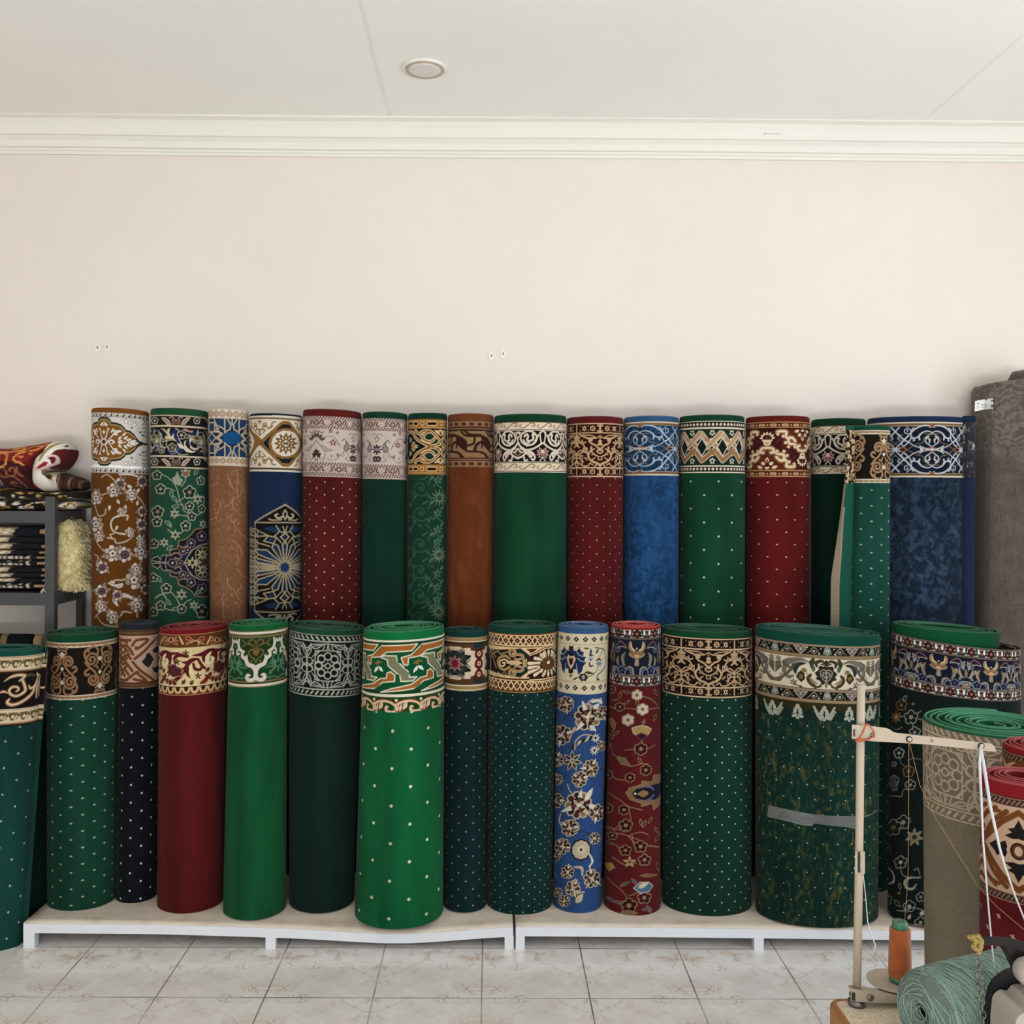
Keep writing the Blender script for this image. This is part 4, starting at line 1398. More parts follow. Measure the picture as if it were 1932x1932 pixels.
def ogee_arabesque(bk, li, go, x_c, per, Hb, bk2=None, thin=1.0):
    """white arabesque tendrils in ogee medallions (blue rolls); x_c: photo px where the paired buds meet"""
    def f(w):
        w.native()
        u0 = w.roll.to_uv(x_c, w.roll.bt + 50)[0]
        s = Hb / 102.0
        w.band(-2, Hb + 2, bk)
        if bk2:
            rng = np.random.RandomState(3)
            for _ in range(170):
                x, y = rng.uniform(w.us[0] * .6, w.us[-1] * .6), rng.uniform(8, Hb - 8)
                w.line([(x, y), (x + rng.uniform(-4, 4), y + rng.uniform(-3, 3))], rng.uniform(1.2, 3), bk2)
        for a, b, c in ((0, 2.6, 'c8bba8'), (2.6, 6.4, '6b5130'), (6.4, 7.6, 'a09078'), (94, 95.4, 'a09078'), (95.4, 99, '6b5130'), (99, 102.5, 'd2c5b2')): w.band(a * s, b * s, c)
        w.reps = [(sg, u0 + k * per, m, q) for k in range(-3, 4) for sg in (1, -1) for m, q in ((s, 0), (-s, 102 * s))]
        k = per / 116.0
        L = lambda pts, wd, c=li: w.curve([(x * k, y) for x, y in pts], np.array(wd) * thin, c)
        # quarter motif: x 0..58, y 6..51
        L([(58, 50), (50, 40), (38, 26), (30, 16), (20, 9), (8, 7), (-4, 10)], [2.2, 3.2, 3.0, 2.0], li)
        L([(58, 51), (46, 46), (37, 37), (33, 28), (34, 16), (40, 9)], [2.4, 2.2, 1.6, 1.2])
        L([(38, 37), (44, 33), (56, 20), (64, 10)], 2.8); L([(36, 38), (29, 44), (16, 49), (8, 51)], 1.8)
        L([(34, 20), (32, 14), (29, 11)], 2.0); L([(38, 22), (43, 20), (43, 14), (39, 14), (39, 18)], 1.5); L([(34, 28), (28, 33), (30, 35)], 2.2)
        L([(50, 24), (54, 30), (50, 34)], 1.6); L([(44, 34), (48, 40), (46, 44)], 1.6)
        L([(-8, 26), (4, 18), (14, 19), (21, 26), (20, 33)], [1.2, 2, 3, 3]); L([(20, 26), (27, 30), (32, 28)], [3, 2.4, .8])
        L([(0, 46), (10, 38), (10, 30), (6, 27)], [1.4, 2.6, 3.4]); L([(5, 40), (4, 33), (8, 30)], [1, 3, 1], 'cdc8b0')
        L([(-12, 22), (4, 24), (13, 30), (15, 38), (24, 41), (34, 47), (40, 51)], 1.3, '7a6a4c')
        L([(58, 40), (64, 34), (70, 22)], 1.3, '7a6a4c'); L([(52, 46), (58, 40)], 1.2, '7a6a4c')
        w.disc(0, 7.5, 4 * k, go, 2.6); w.disc(-3 * k, 51, 4 * k, go, 4.4); w.disc(0, 51, 2.5 * k, li, 3)
        w.disc(14 * k, 51, 4 * k, go, 4.4); w.disc(17 * k, 51, 2.5 * k, li, 3)
        L([(40, 51), (45, 47), (49, 48)], 3.0, go); L([(-3, 51), (-14, 48), (-20, 44)], 2.0)
        w.once()
    return f


def pd_diamond_chain(w):
    w.frame(1275, 765, 7.43)
    CR, T1, T2, BK, G = 'd6c7b2', 'b59a80', '8f6a44', '14140e', '11301f'
    w.band(-2, 103, '132a1c')
    w.stripe(212, 226, CR); w.stripe(226, 305, BK); w.stripe(302, 326, CR); w.stripe(836, 860, CR); w.stripe(860, 930, BK); w.stripe(928, 952, CR)
    for y in (265, 890): w.row(w.MV(y), 7.3, lambda u, v: w.disc(u, v, 2.5, 'd0c2ae', 2.7))
    per = w.MU(655) - w.MU(365)
    x0 = 365
    w.native()
    U = w.roll.to_uv(1275 + 365 / 7.43, w.roll.bt + 48)[0]
    Y = lambda y: (y - 212) / 7.43
    w.reps = [(1, U + k * per, 1, 0) for k in range(-3, 4)]
    p = per
    for y, sg in ((380, 1), (775, -1)):
        for k in range(5):
            a = math.radians(90 * sg + 72 * k)
            w.disc(p / 2 + 3.6 * math.cos(a), Y(y) + 3.8 * math.sin(a), 1.9, 'cdbfaa')
    c_ = Y(580)
    h = 29.5
    ol = dict(edge=CR, ew=1.6)
    # interlaced square links drawn as broad bands
    w.line([(-p * .77, c_), (0, c_ - h + 4), (p * .27, c_ - 11)], 9.6, CR); w.line([(-p * .77, c_), (0, c_ - h + 4), (p * .27, c_ - 11)], 7.2, T1)
    w.line([(p * .27, c_ - 11), (p * .77, c_ + 1), (p * .5, c_ + 12)], 9.6, CR)
    w.line([(p * .2, c_ - 14), (p * .8, c_ + 0)], 0.1, T1)
    w.line([(-p * .27, c_ + 11), (0, c_ + h - 4), (p * .77, c_)], 9.6, CR); w.line([(-p * .27, c_ + 11), (0, c_ + h - 4), (p * .77, c_)], 7.2, T2)
    w.line([(p * .77, c_), (p * .45, c_ - 12)], 9.6, CR); w.line([(p * .8, c_), (p * .2, c_ - 15)], 7.0, 'a5825e')
    w.line([(-p * .77 , c_), (-p * .45, c_ + 12)], 7.0, T2)
    w.line([(p * .28, c_), (p * .62, c_ - 15), (p * .9, c_ - 27)], 8.8, CR); w.line([(p * .28, c_), (p * .62, c_ - 15), (p * .9, c_ - 27)], 6.6, 'a98a66')
    w.poly([(-.24 * p, c_), (0, c_ - 15), (.24 * p, c_), (0, c_ + 15)], '0f1c18'); w.line([(-.26 * p, c_), (0, c_ - 17), (.26 * p, c_), (0, c_ + 17)], 1.6, CR, close=True)
    w.poly([(.5 * p - 2.2, c_), (.5 * p, c_ - 2.2), (.5 * p + 2.2, c_), (.5 * p, c_ + 2.2)], '0f1c18')
    w.once()


def pd_red_baroque(w):
    w.frame(1275, 765, 7.43)
    w.band(-2, 110, '3a1310')
    CR, TN, BR = 'd9c5a4', 'a5764c', '552410'
    for a, b, c in ((222, 240, 'a8784e'), (240, 300, '4a1d0e'), (296, 310, 'a8784e'), (310, 335, '2a0d0c'), (884, 900, '2a0d0c'), (900, 916, 'a8784e'), (916, 985, '4a1d0e'), (985, 1004, 'b08058')): w.stripe(a, b, c)
    for y in (272, 955):
        w.row(w.MV(y), 22, lambda u, v: (w.line([(u - 4, v), (u + 4, v)], 4.4, 'c9a57c'), w.line([(u - 3, v), (u + 3, v)], 1.5, '7a4426'), w.disc(u + 11, v, 1.9, 'b58a60')), w.MU(1365))
    mu = w.MU(1280)
    hp = w.MU(1780) - mu
    w.native()
    sx = lambda x: (x - 1280) / 500 * hp
    Y = lambda y: (y - 222) / 7.43
    w.reps = [(sg, mu + k * 2 * hp, 1, 0) for k in range(-2, 3) for sg in (1, -1)] + [(sg, mu + hp + k * 2 * hp, -1, 2 * Y(610)) for k in range(-2, 3) for sg in (1, -1)]
    PT = lambda pts: [(sx(x), Y(y)) for x, y in pts]
    w.poly(PT([(1280, 600), (1340, 610), (1400, 690), (1480, 730), (1540, 790), (1650, 850), (1650, 890), (1280, 890)]), BR)
    for _c, _w in ((TN, 8.4), (BR, 6.4), (CR, 4.4)):
        w.curve(PT([(1280, 590), (1350, 600), (1370, 650), (1330, 660)]), _w, _c); w.curve(PT([(1375, 640), (1420, 680), (1490, 690), (1500, 760), (1450, 770), (1400, 720)]), _w, _c)
        w.curve(PT([(1490, 750), (1540, 790), (1530, 850), (1600, 860), (1650, 850)]), _w, _c)
    for x, y in ((1410, 640), (1500, 640), (1540, 700), (1570, 790), (1640, 820)): w.disc(sx(x), Y(y), 2.6, CR); w.ring(sx(x), Y(y), 3.2, 1, TN)
    w.curve(PT([(1280, 545), (1310, 540), (1320, 505), (1290, 510)]), 3.2, CR); w.line(PT([(1280, 490), (1340, 485)]), 3, CR)
    for k in range(4):
        a = math.radians(-90 + 28 * k)
        w.leaf(sx(1280 + 55 * math.cos(a)), Y(460 + 45 * math.sin(a)), math.degrees(a), 7.2, 4.4, CR)
    w.disc(0, Y(455), 3.2, '6a2a20')
    w.leaf(0, Y(800), -90, 10, 8, CR); w.leaf(0, Y(795), -90, 6, 4, BR); w.leaf(sx(1310), Y(830), -35, 9, 7, CR); w.leaf(sx(1340), Y(875), -15, 12, 6, CR); w.disc(0, Y(870), 4, CR, 3); w.disc(0, Y(845), 3.2, '2a0d0c', 2.5)
    w.curve(PT([(1400, 520), (1440, 480), (1500, 460), (1480, 560), (1560, 600)]), 1.2, '6d2b38')
    w.once()


def tan_spirals(bk, tn, wh, st, x_c, x_2, v0, v1, sg0=1):
    """tan spiral scrollwork with pale diamonds between stripes of tan and cream (traced from the green roll of the front row)"""
    def f(w):
        w.native()
        Hb = v1
        u0 = w.roll.to_uv(x_c, w.roll.bt + 50)[0]
        per = 2 * abs(u0 - w.roll.to_uv(x_2, w.roll.bt + 50)[0])
        w.band(-2, Hb + 2, bk)
        for a, b in ((0, v0), (Hb - v0, Hb)):
            w.band(a, b, st); w.band(a, a + 2.4, wh); w.band(b - 2, b, wh)
            w.row(b - 2, 11, lambda u, v: w.disc(u, v, 2.2, wh, 1.6))
            w.band(b, b + 1.2, bk)
        m = Hb / 2
        s = (Hb - 2 * v0) / 80.0
        T = [(1, u0 + k * per, 1) for k in range(-3, 4)]
        w.reps = []
        for sg, o, _ in T:
            for f_ in (1, -1):
                w.reps += [(f_, o, sg0 * s, m), (f_, o + per / 2, -sg0 * s, m)]
        W = 3.7 * min(1, per / 140)
        kx = per / 152
        sp = lambda x, y, r, a0, tu: w.spiral(x * kx, y, r * (.5 + .5 * kx), a0, tu, W, tn)
        cv = lambda p_, q: w.curve([(x * kx, y) for x, y in p_], q, tn)
        # half motif around axis x = 0; y from -40 (top) to 40
        sp(17, -18, 13, 150, 1.75); cv([(6, -24), (4, -34), (12, -40), (22, -37), (27, -33)], W)
        cv([(29, -14), (22, -6), (12, 2), (5, 12)], W)
        sp(14, 16, 11, 200, -1.6); cv([(3, 20), (4, 26), (9, 30)], W)
        cv([(28, -20), (31, -28), (26, -36), (22, -32)], W); cv([(24, -2), (30, 2), (27, 8), (22, 6)], W)
        cv([(4, -2), (8, -8), (12, -6)], 3)
        cv([(2, 36), (8, 34), (10, 39), (4, 40)], 3.2)
        for y, r in ((-19, 4.2), (4, 4.0), (28, 5.4)):
            w.poly([(-r, y), (0, y - r * 1.1), (r, y), (0, y + r * 1.1)], wh)
        w.once()
    return f
# ------------------------------------------------------------------ woven borders, front row
def pd_acanthus(w):
    w.frame(0, 1200, 8.05)
    w.native()
    CR, TN, BK, OL = 'd2bfa0', '8a5f3c', '130f10', '3d3618'
    w.band(-2, 140, BK)
    for a in (0, 100):
        w.band(a, a + 6.5, CR); w.band(a + 1.5, a + 2.6, '9a7a58'); w.band(a + 6.5, a + 23, '7a6c48')
        w.row(a + 15, 20.5, lambda u, v: (w.disc(u, v, 6.5, OL, 7.2), w.disc(u, v, 4.2, '8f8058', 5), w.disc(u + .5, v, 2.7, CR, 3), w.curve([(u - 13, v + 7), (u - 8, v + 1), (u - 5, v + 7), (u + 2, v + 8.5), (u + 7, v - 2), (u + 11, v - 7)], 2.6, CR), w.disc(u - 9.6, v + 5.5, 2, CR), w.disc(u + 9, v - 4, 2, OL)), 4)
        w.band(a + 22, a + 28, CR); w.band(a + 26, a + 29, '94744e'); w.band(a + 29, a + 31, '2a1c14')
    u0 = w.roll.to_uv(40, 1300)[0]
    w.reps = [(1, u0 + k * 84, 1, 0) for k in range(-3, 4)]
    S = lambda x, y: (x / 8.05 - 40, (y - 320) / 8.05)
    V = lambda pts, wd, c: w.curve([S(x, y) for x, y in pts], [q / 8.05 for q in wd], c)
    for c, m in ((TN, 1.0), (CR, .45)):
        V([(100, 700), (180, 640), (290, 610), (400, 625), (380, 660), (320, 700)], [10 * m, 60 * m, 60 * m, 30 * m], c)
        V([(370, 700), (400, 770), (420, 850), (370, 900), (290, 930), (210, 900), (180, 840), (220, 790), (290, 790), (320, 830), (280, 860)], [50 * m, 60 * m, 50 * m, 50 * m, 44 * m, 30 * m], c)
        V([(60, 860), (110, 850), (160, 880)], [40 * m, 44 * m, 10 * m], c)
        V([(640, 640), (600, 740), (540, 900), (450, 980), (340, 1040), (230, 1060), (160, 1020), (190, 970)], [20 * m, 60 * m, 60 * m, 60 * m, 66 * m, 40 * m], c)
        V([(470, 780), (500, 830), (570, 800), (620, 720)], [20 * m, 50 * m, 50 * m, 30 * m], c)
        V([(640, 740), (620, 860), (620, 990)], [20 * m, 60 * m, 40 * m], c); V([(680, 660), (670, 800), (690, 980)], [30 * m, 40 * m, 30 * m], c)
        V([(600, 610), (620, 650), (660, 640)], [30 * m, 50 * m, 20 * m], c)
    V([(400, 660), (470, 620), (560, 640)], [20, 44, 20], '4a4536')
    w.once()


def pd_beige_knot(w):
    w.frame(215, 1155, 8.4)
    BG, BR = 'b09683', '6a3b1a'
    w.band(-2, 112, BG)
    for a, b in ((285, 380), (1110, 1200)):
        w.stripe(a, b, '3a2215'); w.stripe(a, a + 9, '8a6a50'); w.stripe(b - 10, b, '7a5a42')
        w.row(w.MV((a + b) / 2), 4.6, lambda u, v: w.line([(u - 1.6, v + 2), (u + 1.6, v - 2)], 1.6, '8a6644'))
    mu = w.MU(700)
    w.rep(2 * (w.MU(700) - w.MU(150)), n=2, mirror_u=mu)
    T = 40
    for p_ in ([(110, 470), (140, 445), (260, 445)], [(290, 530), (360, 445), (540, 435), (430, 540), (360, 580), (350, 560)], [(330, 740), (480, 620), (680, 410)], [(190, 520), (260, 590), (300, 670)], [(150, 540), (130, 520)], [(160, 650), (200, 600)],
               [(100, 640), (130, 700), (150, 740)], [(220, 670), (270, 740)], [(165, 770), (210, 730)], [(300, 790), (430, 930), (640, 1070)], [(110, 1060), (200, 1075), (360, 955), (400, 990), (520, 1085), (400, 1080), (320, 1060)],
               [(200, 800), (250, 870), (300, 930)], [(120, 870), (150, 950), (180, 1000)], [(160, 910), (200, 860)], [(200, 930), (240, 990)], [(115, 780), (140, 820)], [(105, 600), (130, 560)]):
        w.curve(p_, T + 2, BR)
    w.poly([(440, 780), (500, 720), (520, 660), (570, 640), (600, 690), (640, 740), (600, 820), (560, 880), (500, 850)], '2a2224')
    w.poly([(610, 610), (660, 560), (700, 540), (700, 640), (640, 640)], '2a2224'); w.poly([(610, 880), (700, 860), (700, 960), (650, 950)], '2a2224')
    w.once()


def pd_cream_baroque(w):
    w.frame(215, 1155, 8.4)
    CR, RD, BR, OL = 'cdb88a', '54141a', '5c3512', '4a3a20'
    w.band(-2, 120, CR)
    w.stripe(340, 550, BR); w.stripe(340, 354, 'b07f58'); w.stripe(548, 562, '8f7a50')
    P = w.MU(1640) - w.MU(905)
    for x in (905, 1640, 905 - 735, 1640 + 735):
        for sg in (-1, 1):
            w.poly([(x + sg * 20, 400), (x + sg * 60, 470), (x + sg * 100, 500), (x + sg * 90, 520), (x + sg * 40, 500)], '6a2218', 'c98f6c', 8)
            w.poly([(x + sg * 30, 430), (x + sg * 85, 385), (x + sg * 70, 440), (x + sg * 110, 460)], '6a2218', 'c98f6c', 8)
        w.line([(x - 40, 450), (x, 480), (x + 40, 450), (x, 400)], 10, 'c9a57c', close=True); w.disc(x, 430, 20, '1e2a1c')
    for x in (1285, 1285 + 735, 1285 - 735):
        for sg in (-1, 1):
            w.poly([(x + sg * 40, 440), (x + sg * 90, 390), (x + sg * 150, 395), (x + sg * 140, 440), (x + sg * 90, 445)], '6a1c18', 'c98f6c', 8)
            w.poly([(x + sg * 60, 460), (x + sg * 110, 480), (x + sg * 150, 510), (x + sg * 110, 505)], '6a1c18', 'c98f6c', 8)
            w.line([(x + sg * 195, 500), (x + sg * 250, 390)], [30, 36, 24], 'c7ac72')
        w.curve([(x - 60, 480), (x, 450), (x + 60, 480), (x + 50, 520)], 14, 'c9a57c'); w.disc(x, 490, 22, '1f3a24')
    w.rep(P, ks=[-2, -1, 0, 1, 2])
    S = lambda pts, a, b=None: w.curve(pts, a, RD)
    S([(780, 700), (830, 640), (920, 660), (1030, 640)], [30, 60, 50, 14]); S([(770, 700), (850, 700), (890, 760), (880, 870)], [50, 66, 60, 40]); S([(740, 750), (760, 860), (790, 920)], [40, 50, 20])
    S([(780, 1010), (850, 1090), (960, 1090), (1060, 1010), (1130, 900), (1220, 770), (1350, 740)], [30, 60, 60, 60, 60, 70, 20])
    S([(970, 880), (1050, 920), (1130, 890)], [10, 50, 50]); S([(1070, 790), (1150, 800), (1250, 760)], [10, 50, 60]); S([(1240, 690), (1380, 670), (1500, 620), (1600, 610), (1640, 680), (1620, 740)], [10, 60, 80, 66, 40, 30])
    S([(1420, 690), (1430, 760), (1470, 800)], [60, 46, 10]); S([(1160, 900), (1170, 980), (1210, 1040)], [70, 50, 10]); S([(1260, 820), (1290, 900), (1370, 910), (1400, 860)], [40, 46, 46, 30])
    S([(1700, 740), (1690, 660), (1740, 600), (1800, 600)], [30, 50, 60, 50])
    w.curve([(1540, 640), (1480, 720), (1520, 790), (1600, 730)], [30, 60, 50, 20], 'dfd0a4'); w.curve([(1540, 690), (1530, 750)], 24, '7d6a40'); w.curve([(810, 740), (780, 790), (810, 840), (850, 790), (830, 740)], 26, 'e0d2a8'); w.curve([(820, 760), (815, 810)], 22, '7d6a40')
    w.curve([(1230, 860), (1220, 950), (1260, 1000)], [30, 56, 20], 'd8c898')
    w.daisy(1680, 860, 95, 6, '4a2022', '54242a', '9a6c60', 8)
    for x, y, a in ((1530, 870, 130), (1560, 940, 120), (1600, 1000, 110), (1680, 1000, 80), (1640, 1010, 100)): w.leaf(x, y, a, 110, 62, '5c241a', 'b58f78', 6)
    w.curve([(1500, 1010), (1460, 1080), (1390, 1130)], [60, 70, 50], '6a2318')
    for x, y in ((1140, 650), (1000, 790), (895, 970), (1340, 1010)): w.flower(x, y, 62, 5, '4d2f16', '5a1a14')
    for x, y in ((1110, 1100), (1240, 1110)): w.leaf(x - 30, y + 50, -55, 105, 62, OL)
    w.once()
    w.stripe(1150, 1180, 'd5c594'); w.stripe(1180, 1310, BR); w.stripe(1306, 1320, 'b8845e'); w.stripe(1176, 1186, '2e120c')
    w.row(w.MV(1232), 15.8, lambda u, v: (w.curve([(u - 6.2, v - 4), (u - 4.2, v + 2.4), (u, v + 4.6), (u + 4.2, v + 2.4), (u + 6.2, v - 4)], 3.6, 'cfae84'), w.disc(u, v - 2.5, 3.2, '33130c')), w.MU(1287))


def pd_green_antler(w):
    w.frame(425, 1155, 7.156)
    W_, O, G1, DK = 'c9bfae', '6e5a2e', '4f7a58', '183318'
    w.band(-2, 110, '123a20')
    for a, b, c in ((250, 268, '6e6a48'), (268, 300, 'd3cab8'), (300, 312, '1f2a18'), (312, 345, '6b5f3a'), (925, 950, '6b5f3a'), (950, 966, '1f2a18'), (966, 1000, 'd3cab8'), (1000, 1016, '77704c')): w.stripe(a, b, c)
    mu = w.MU(418)
    hp = w.MU(722) - mu
    w.rep(2 * hp, n=2, mirror_u=mu)
    # dark green heart-shaped centre
    w.poly([(418, 360), (640, 360), (625, 480), (560, 530), (510, 610), (418, 700)], DK)
    w.poly([(418, 345), (460, 360), (418, 380)], '0d2412')
    w.curve([(418, 440), (440, 380), (490, 370), (520, 400), (480, 440), (440, 460)], 15, O); w.curve([(610, 360), (560, 410), (500, 430)], 14, O); w.curve([(440, 520), (490, 500), (520, 540), (490, 590), (440, 630), (418, 680)], 15, O)
    w.leaf(560, 420, 30, 70, 26, O); w.curve([(418, 480), (450, 500), (440, 560), (418, 580)], 13, '8a5e2c'); w.leaf(418, 560, -90, 60, 36, '8a5e2c'); w.leaf(460, 640, 40, 50, 26, O)
    # white antler
    w.curve([(660, 345), (672, 400), (655, 470), (610, 520), (610, 580), (560, 620), (530, 690), (455, 730), (418, 780)], [24, 40, 40, 36, 40, 50, 50, 60, 66], W_)
    w.curve([(640, 500), (600, 510), (575, 525)], [30, 30, 8], W_); w.curve([(560, 620), (545, 590), (545, 570)], [30, 24, 10], W_); w.curve([(670, 480), (690, 500), (690, 540), (660, 540)], [30, 24, 26, 30], W_)
    w.line([(418, 760), (418, 860)], 54, W_); w.curve([(418, 850), (440, 900), (500, 910), (540, 880), (530, 840), (500, 845)], [50, 46, 50, 46, 40, 26], W_)
    w.curve([(700, 345), (735, 380), (770, 345)], 14, W_); w.spiral(705, 370, 24, 0, 1, 12, W_)
    # pale green tracery
    w.flower(722, 690, 120, 8, G1, a0=-90, wd=.5); w.disc(722, 690, 26, '14402a'); w.curve([(650, 590), (640, 680), (680, 700)], 14, G1); w.curve([(560, 850), (600, 880), (660, 860), (722, 880)], 15, G1)
    w.leaf(600, 840, -60, 90, 40, G1); w.curve([(540, 730), (590, 700), (630, 660)], 14, '3f6a4c'); w.curve([(660, 580), (690, 560), (722, 580)], 12, G1); w.leaf(722, 470, -90, 60, 40, '2a5a3c')
    w.once()


def white_geometry(bk, ln, flat=None, fr=(425, 1155, 7.156), lw=15):
    """line-work border: eight-lobed rosettes in squares between leaf columns"""
    def f(w):
        w.flat_frame(*flat(w)) if flat else w.frame(*fr)
        w.band(-2, 225, bk)
        for a, b in ((308, 322), (392, 410), (1045, 1060), (1135, 1152)): w.stripe(a, b, ln)
        mu, mv = w.MU(1390), w.MV(728)
        hp = mu - w.MU(1105)
        w_sc = w.sc
        for y, d in ((358, 1), (1098, -1)):
            w.row(w.MV(y), hp * 2 / 8, lambda u, v: w.line([(u - 15.7 / w_sc, v - 17 * d / w_sc), (u + 15.7 / w_sc, v + 17 * d / w_sc)], 24 / w_sc, ln), 2)
        w.rep(2 * hp, n=2, mirror_u=mu, mirror_v=mv)
        L = lambda p_, q=lw: w.line(p_, q, ln)
        L([(1390, 520), (1215, 520), (1215, 728)]); L([(1520, 520), (1600, 620)], lw * .9); L([(1270, 520), (1215, 600)], lw); L([(1215, 580), (1290, 520)], lw * .6)
        for k in range(8):
            a = math.radians(45 * k)
            w.ring(1390 + 128 * math.cos(a), 728 + 130 * math.sin(a), 49, lw * .9, ln)
        w.ring(1390, 728, 36, lw * .9, ln); L([(1300, 700), (1345, 728)], lw * .8); L([(1390, 640), (1390, 690)], .1)
        L([(1390, 430), (1375, 510)]); L([(1345, 440), (1320, 510)]); L([(1440, 430), (1430, 510)], .1)
        w.curve([(1320, 440), (1260, 480), (1200, 490), (1160, 450)], lw, ln); L([(1390, 430), (1330, 432), (1180, 432), (1120, 480)]); w.curve([(1180, 470), (1240, 450), (1300, 455)], lw * .8, ln)
        L([(1110, 728), (1110, 540)], lw); w.curve([(1110, 728), (1170, 680), (1200, 640)], lw, ln); w.curve([(1110, 610), (1160, 620), (1180, 690), (1110, 728)], lw * .9, ln)
        w.curve([(1110, 600), (1150, 540), (1165, 480), (1120, 520), (1110, 560)], lw * .9, ln); w.curve([(1110, 520), (1140, 470), (1160, 420)], lw, ln); L([(1110, 480), (1150, 440)], lw)
        w.once()
        a, b = w.MV(410), w.MV(425)
    return f


def pd_emerald_lattice(w):
    w.frame(675, 1155, 7.728)
    G, CR, OR, GR = '0a4a2a', 'd9d3bb', '9a5c26', '747459'
    DG = '12371c'
    w.band(-2, 140, G)
    for a, b in ((405, 440), (1195, 1235)): w.stripe(a, b, CR)
    w.stripe(440, 474, DG); w.stripe(1150, 1195, DG)
    per = w.MU(885) - w.MU(295)
    w.rep(per, n=3)
    def bandp(pts, c):
        w.poly(pts, c, CR, 17)
    bandp([(345, 490), (870, 462), (790, 560), (420, 585), (320, 655), (190, 660), (185, 770), (150, 740), (130, 640), (215, 620)], OR)
    bandp([(80, 1060), (225, 1045), (330, 970), (420, 965), (430, 890), (480, 870), (545, 920), (545, 1010), (370, 1025), (260, 1115), (40, 1085)], OR)
    bandp([(330, 660), (380, 635), (560, 640), (580, 720), (760, 880), (760, 945), (870, 940), (810, 1000), (640, 1010), (620, 930), (440, 780), (430, 700)], GR)
    w.line([(605, 610), (605, 720)], 50, G); w.line([(590, 930), (590, 1030)], 50, G)
    w.line([(240, 620), (345, 500)], 12, DG); w.line([(320, 1060), (225, 1160)], 14, DG)
    # star flowers
    a = np.arange(16) * np.pi / 8
    rr = np.where(np.arange(16) % 2, 112, 138)
    w.poly(np.stack([295 + rr * np.cos(a), 800 + rr * np.sin(a)], 1), G)
    w.leaf(300, 700, 110, 80, 34, '8a6a30'); w.leaf(300, 720, 20, 60, 26, '8a6a30'); w.leaf(295, 720, 150, 70, 26, '8a6a30'); w.leaf(295, 790, 120, 110, 44, 'd8ddd0'); w.leaf(300, 790, 50, 110, 44, 'e2e4d8'); w.line([(295, 700), (295, 830)], 8, '7a6a3a')
    w.once()
    w.stripe(1235, 1262, '153f1c'); w.band(w.MV(1262), 200, '0b5a33')
    # scalloped lace edge
    per2 = w.MU(945) - w.MU(590)
    w.rep(per2, n=4)
    ED, LC = '7a3f1c', 'd9b596'
    w.poly([(560, 1240), (930, 1240), (930, 1330), (850, 1440), (640, 1445), (560, 1380)], '163d18')
    w.curve([(560, 1330), (650, 1290), (760, 1265), (850, 1275), (920, 1320)], 16, ED); w.curve([(575, 1350), (660, 1310), (760, 1290), (850, 1300), (920, 1340), (935, 1400)], 30, LC)
    w.curve([(935, 1360), (920, 1420), (850, 1440), (790, 1420), (790, 1370), (820, 1370)], [26, 40, 44, 40, 34, 20], LC); w.curve([(800, 1460), (880, 1462), (930, 1440)], 14, ED)
    for x, y in ((600, 1400), (640, 1395), (690, 1370), (720, 1360)): w.line([(x + 10, y - 60), (x, y), (x - 10, y + 40)], [14, 34, 22], LC)
    w.curve([(560, 1440), (640, 1450), (720, 1400)], 12, ED); w.disc(575, 1285, 22, 'd9cdb0')
    w.once()


def pd_star_chain(w):
    w.frame(675, 1155, 7.728)
    CR, BR, DG, BK, RD = 'cdbb9e', '52331f', '142620', '100c0c', '6b1c22'
    w.band(-2, 104, BR)
    for a, b, c in ((370, 380, '9f8a68'), (380, 425, '8f7548'), (425, 442, 'd5c8ac'), (1065, 1085, 'd5c8ac'), (1085, 1130, '94794a'), (1130, 1150, 'cbbd9f')): w.stripe(a, b, c)
    w.stripe(442, 460, BK); w.stripe(1050, 1065, BK)
    mu, mv = w.MU(1415), w.MV(748)
    hp = w.MU(1772) - mu
    w.rep(2 * hp, n=3, mirror_u=mu, mirror_v=mv)
    w.poly([(1415, 545), (1540, 545), (1560, 520), (1640, 520), (1650, 560), (1772, 570), (1772, 748), (1415, 748)], CR)
    w.poly([(1415, 500), (1470, 480), (1510, 520), (1550, 530), (1415, 545)], CR)
    w.poly([(1560, 460), (1600, 510), (1415, 500), (1440, 460)], BR)
    w.poly([(1700, 455), (1772, 455), (1772, 555), (1720, 545), (1680, 500)], '14302e')
    w.poly([(1650, 520), (1720, 545), (1720, 570), (1660, 560)], '5a1f16')
    w.poly([(1415, 560), (1560, 550), (1560, 620), (1650, 630), (1640, 700), (1590, 748), (1415, 748)], BK)
    w.poly([(1415, 590), (1520, 580), (1560, 640), (1600, 650), (1560, 748), (1415, 748)], '23302a')
    w.line([(1450, 560), (1490, 585), (1545, 565)], 16, '7d7466'); w.line([(1590, 720), (1640, 670)], 22, 'a59682')
    w.line([(1560, 620), (1520, 650), (1530, 700)], 12, '4a4238')
    w.once()
    w.rep(2 * hp, n=3, mirror_u=mu)
    for y in (605, 748, 905): w.disc(1772, y, 58, '4f170f', 80)
    for y in (605, 748, 905): w.disc(1772, y, 28, 'c9a184', 38); w.disc(1772, y, 12, '8a4a30', 16)
    a = np.arange(16) * np.pi / 8 - np.pi / 2
    rr = np.where(np.arange(16) % 2, 52, 100)
    w.poly(np.stack([1415 + rr * np.cos(a), 748 + rr * 1.15 * np.sin(a)], 1), RD, 'b58a80', 8)
    w.once()


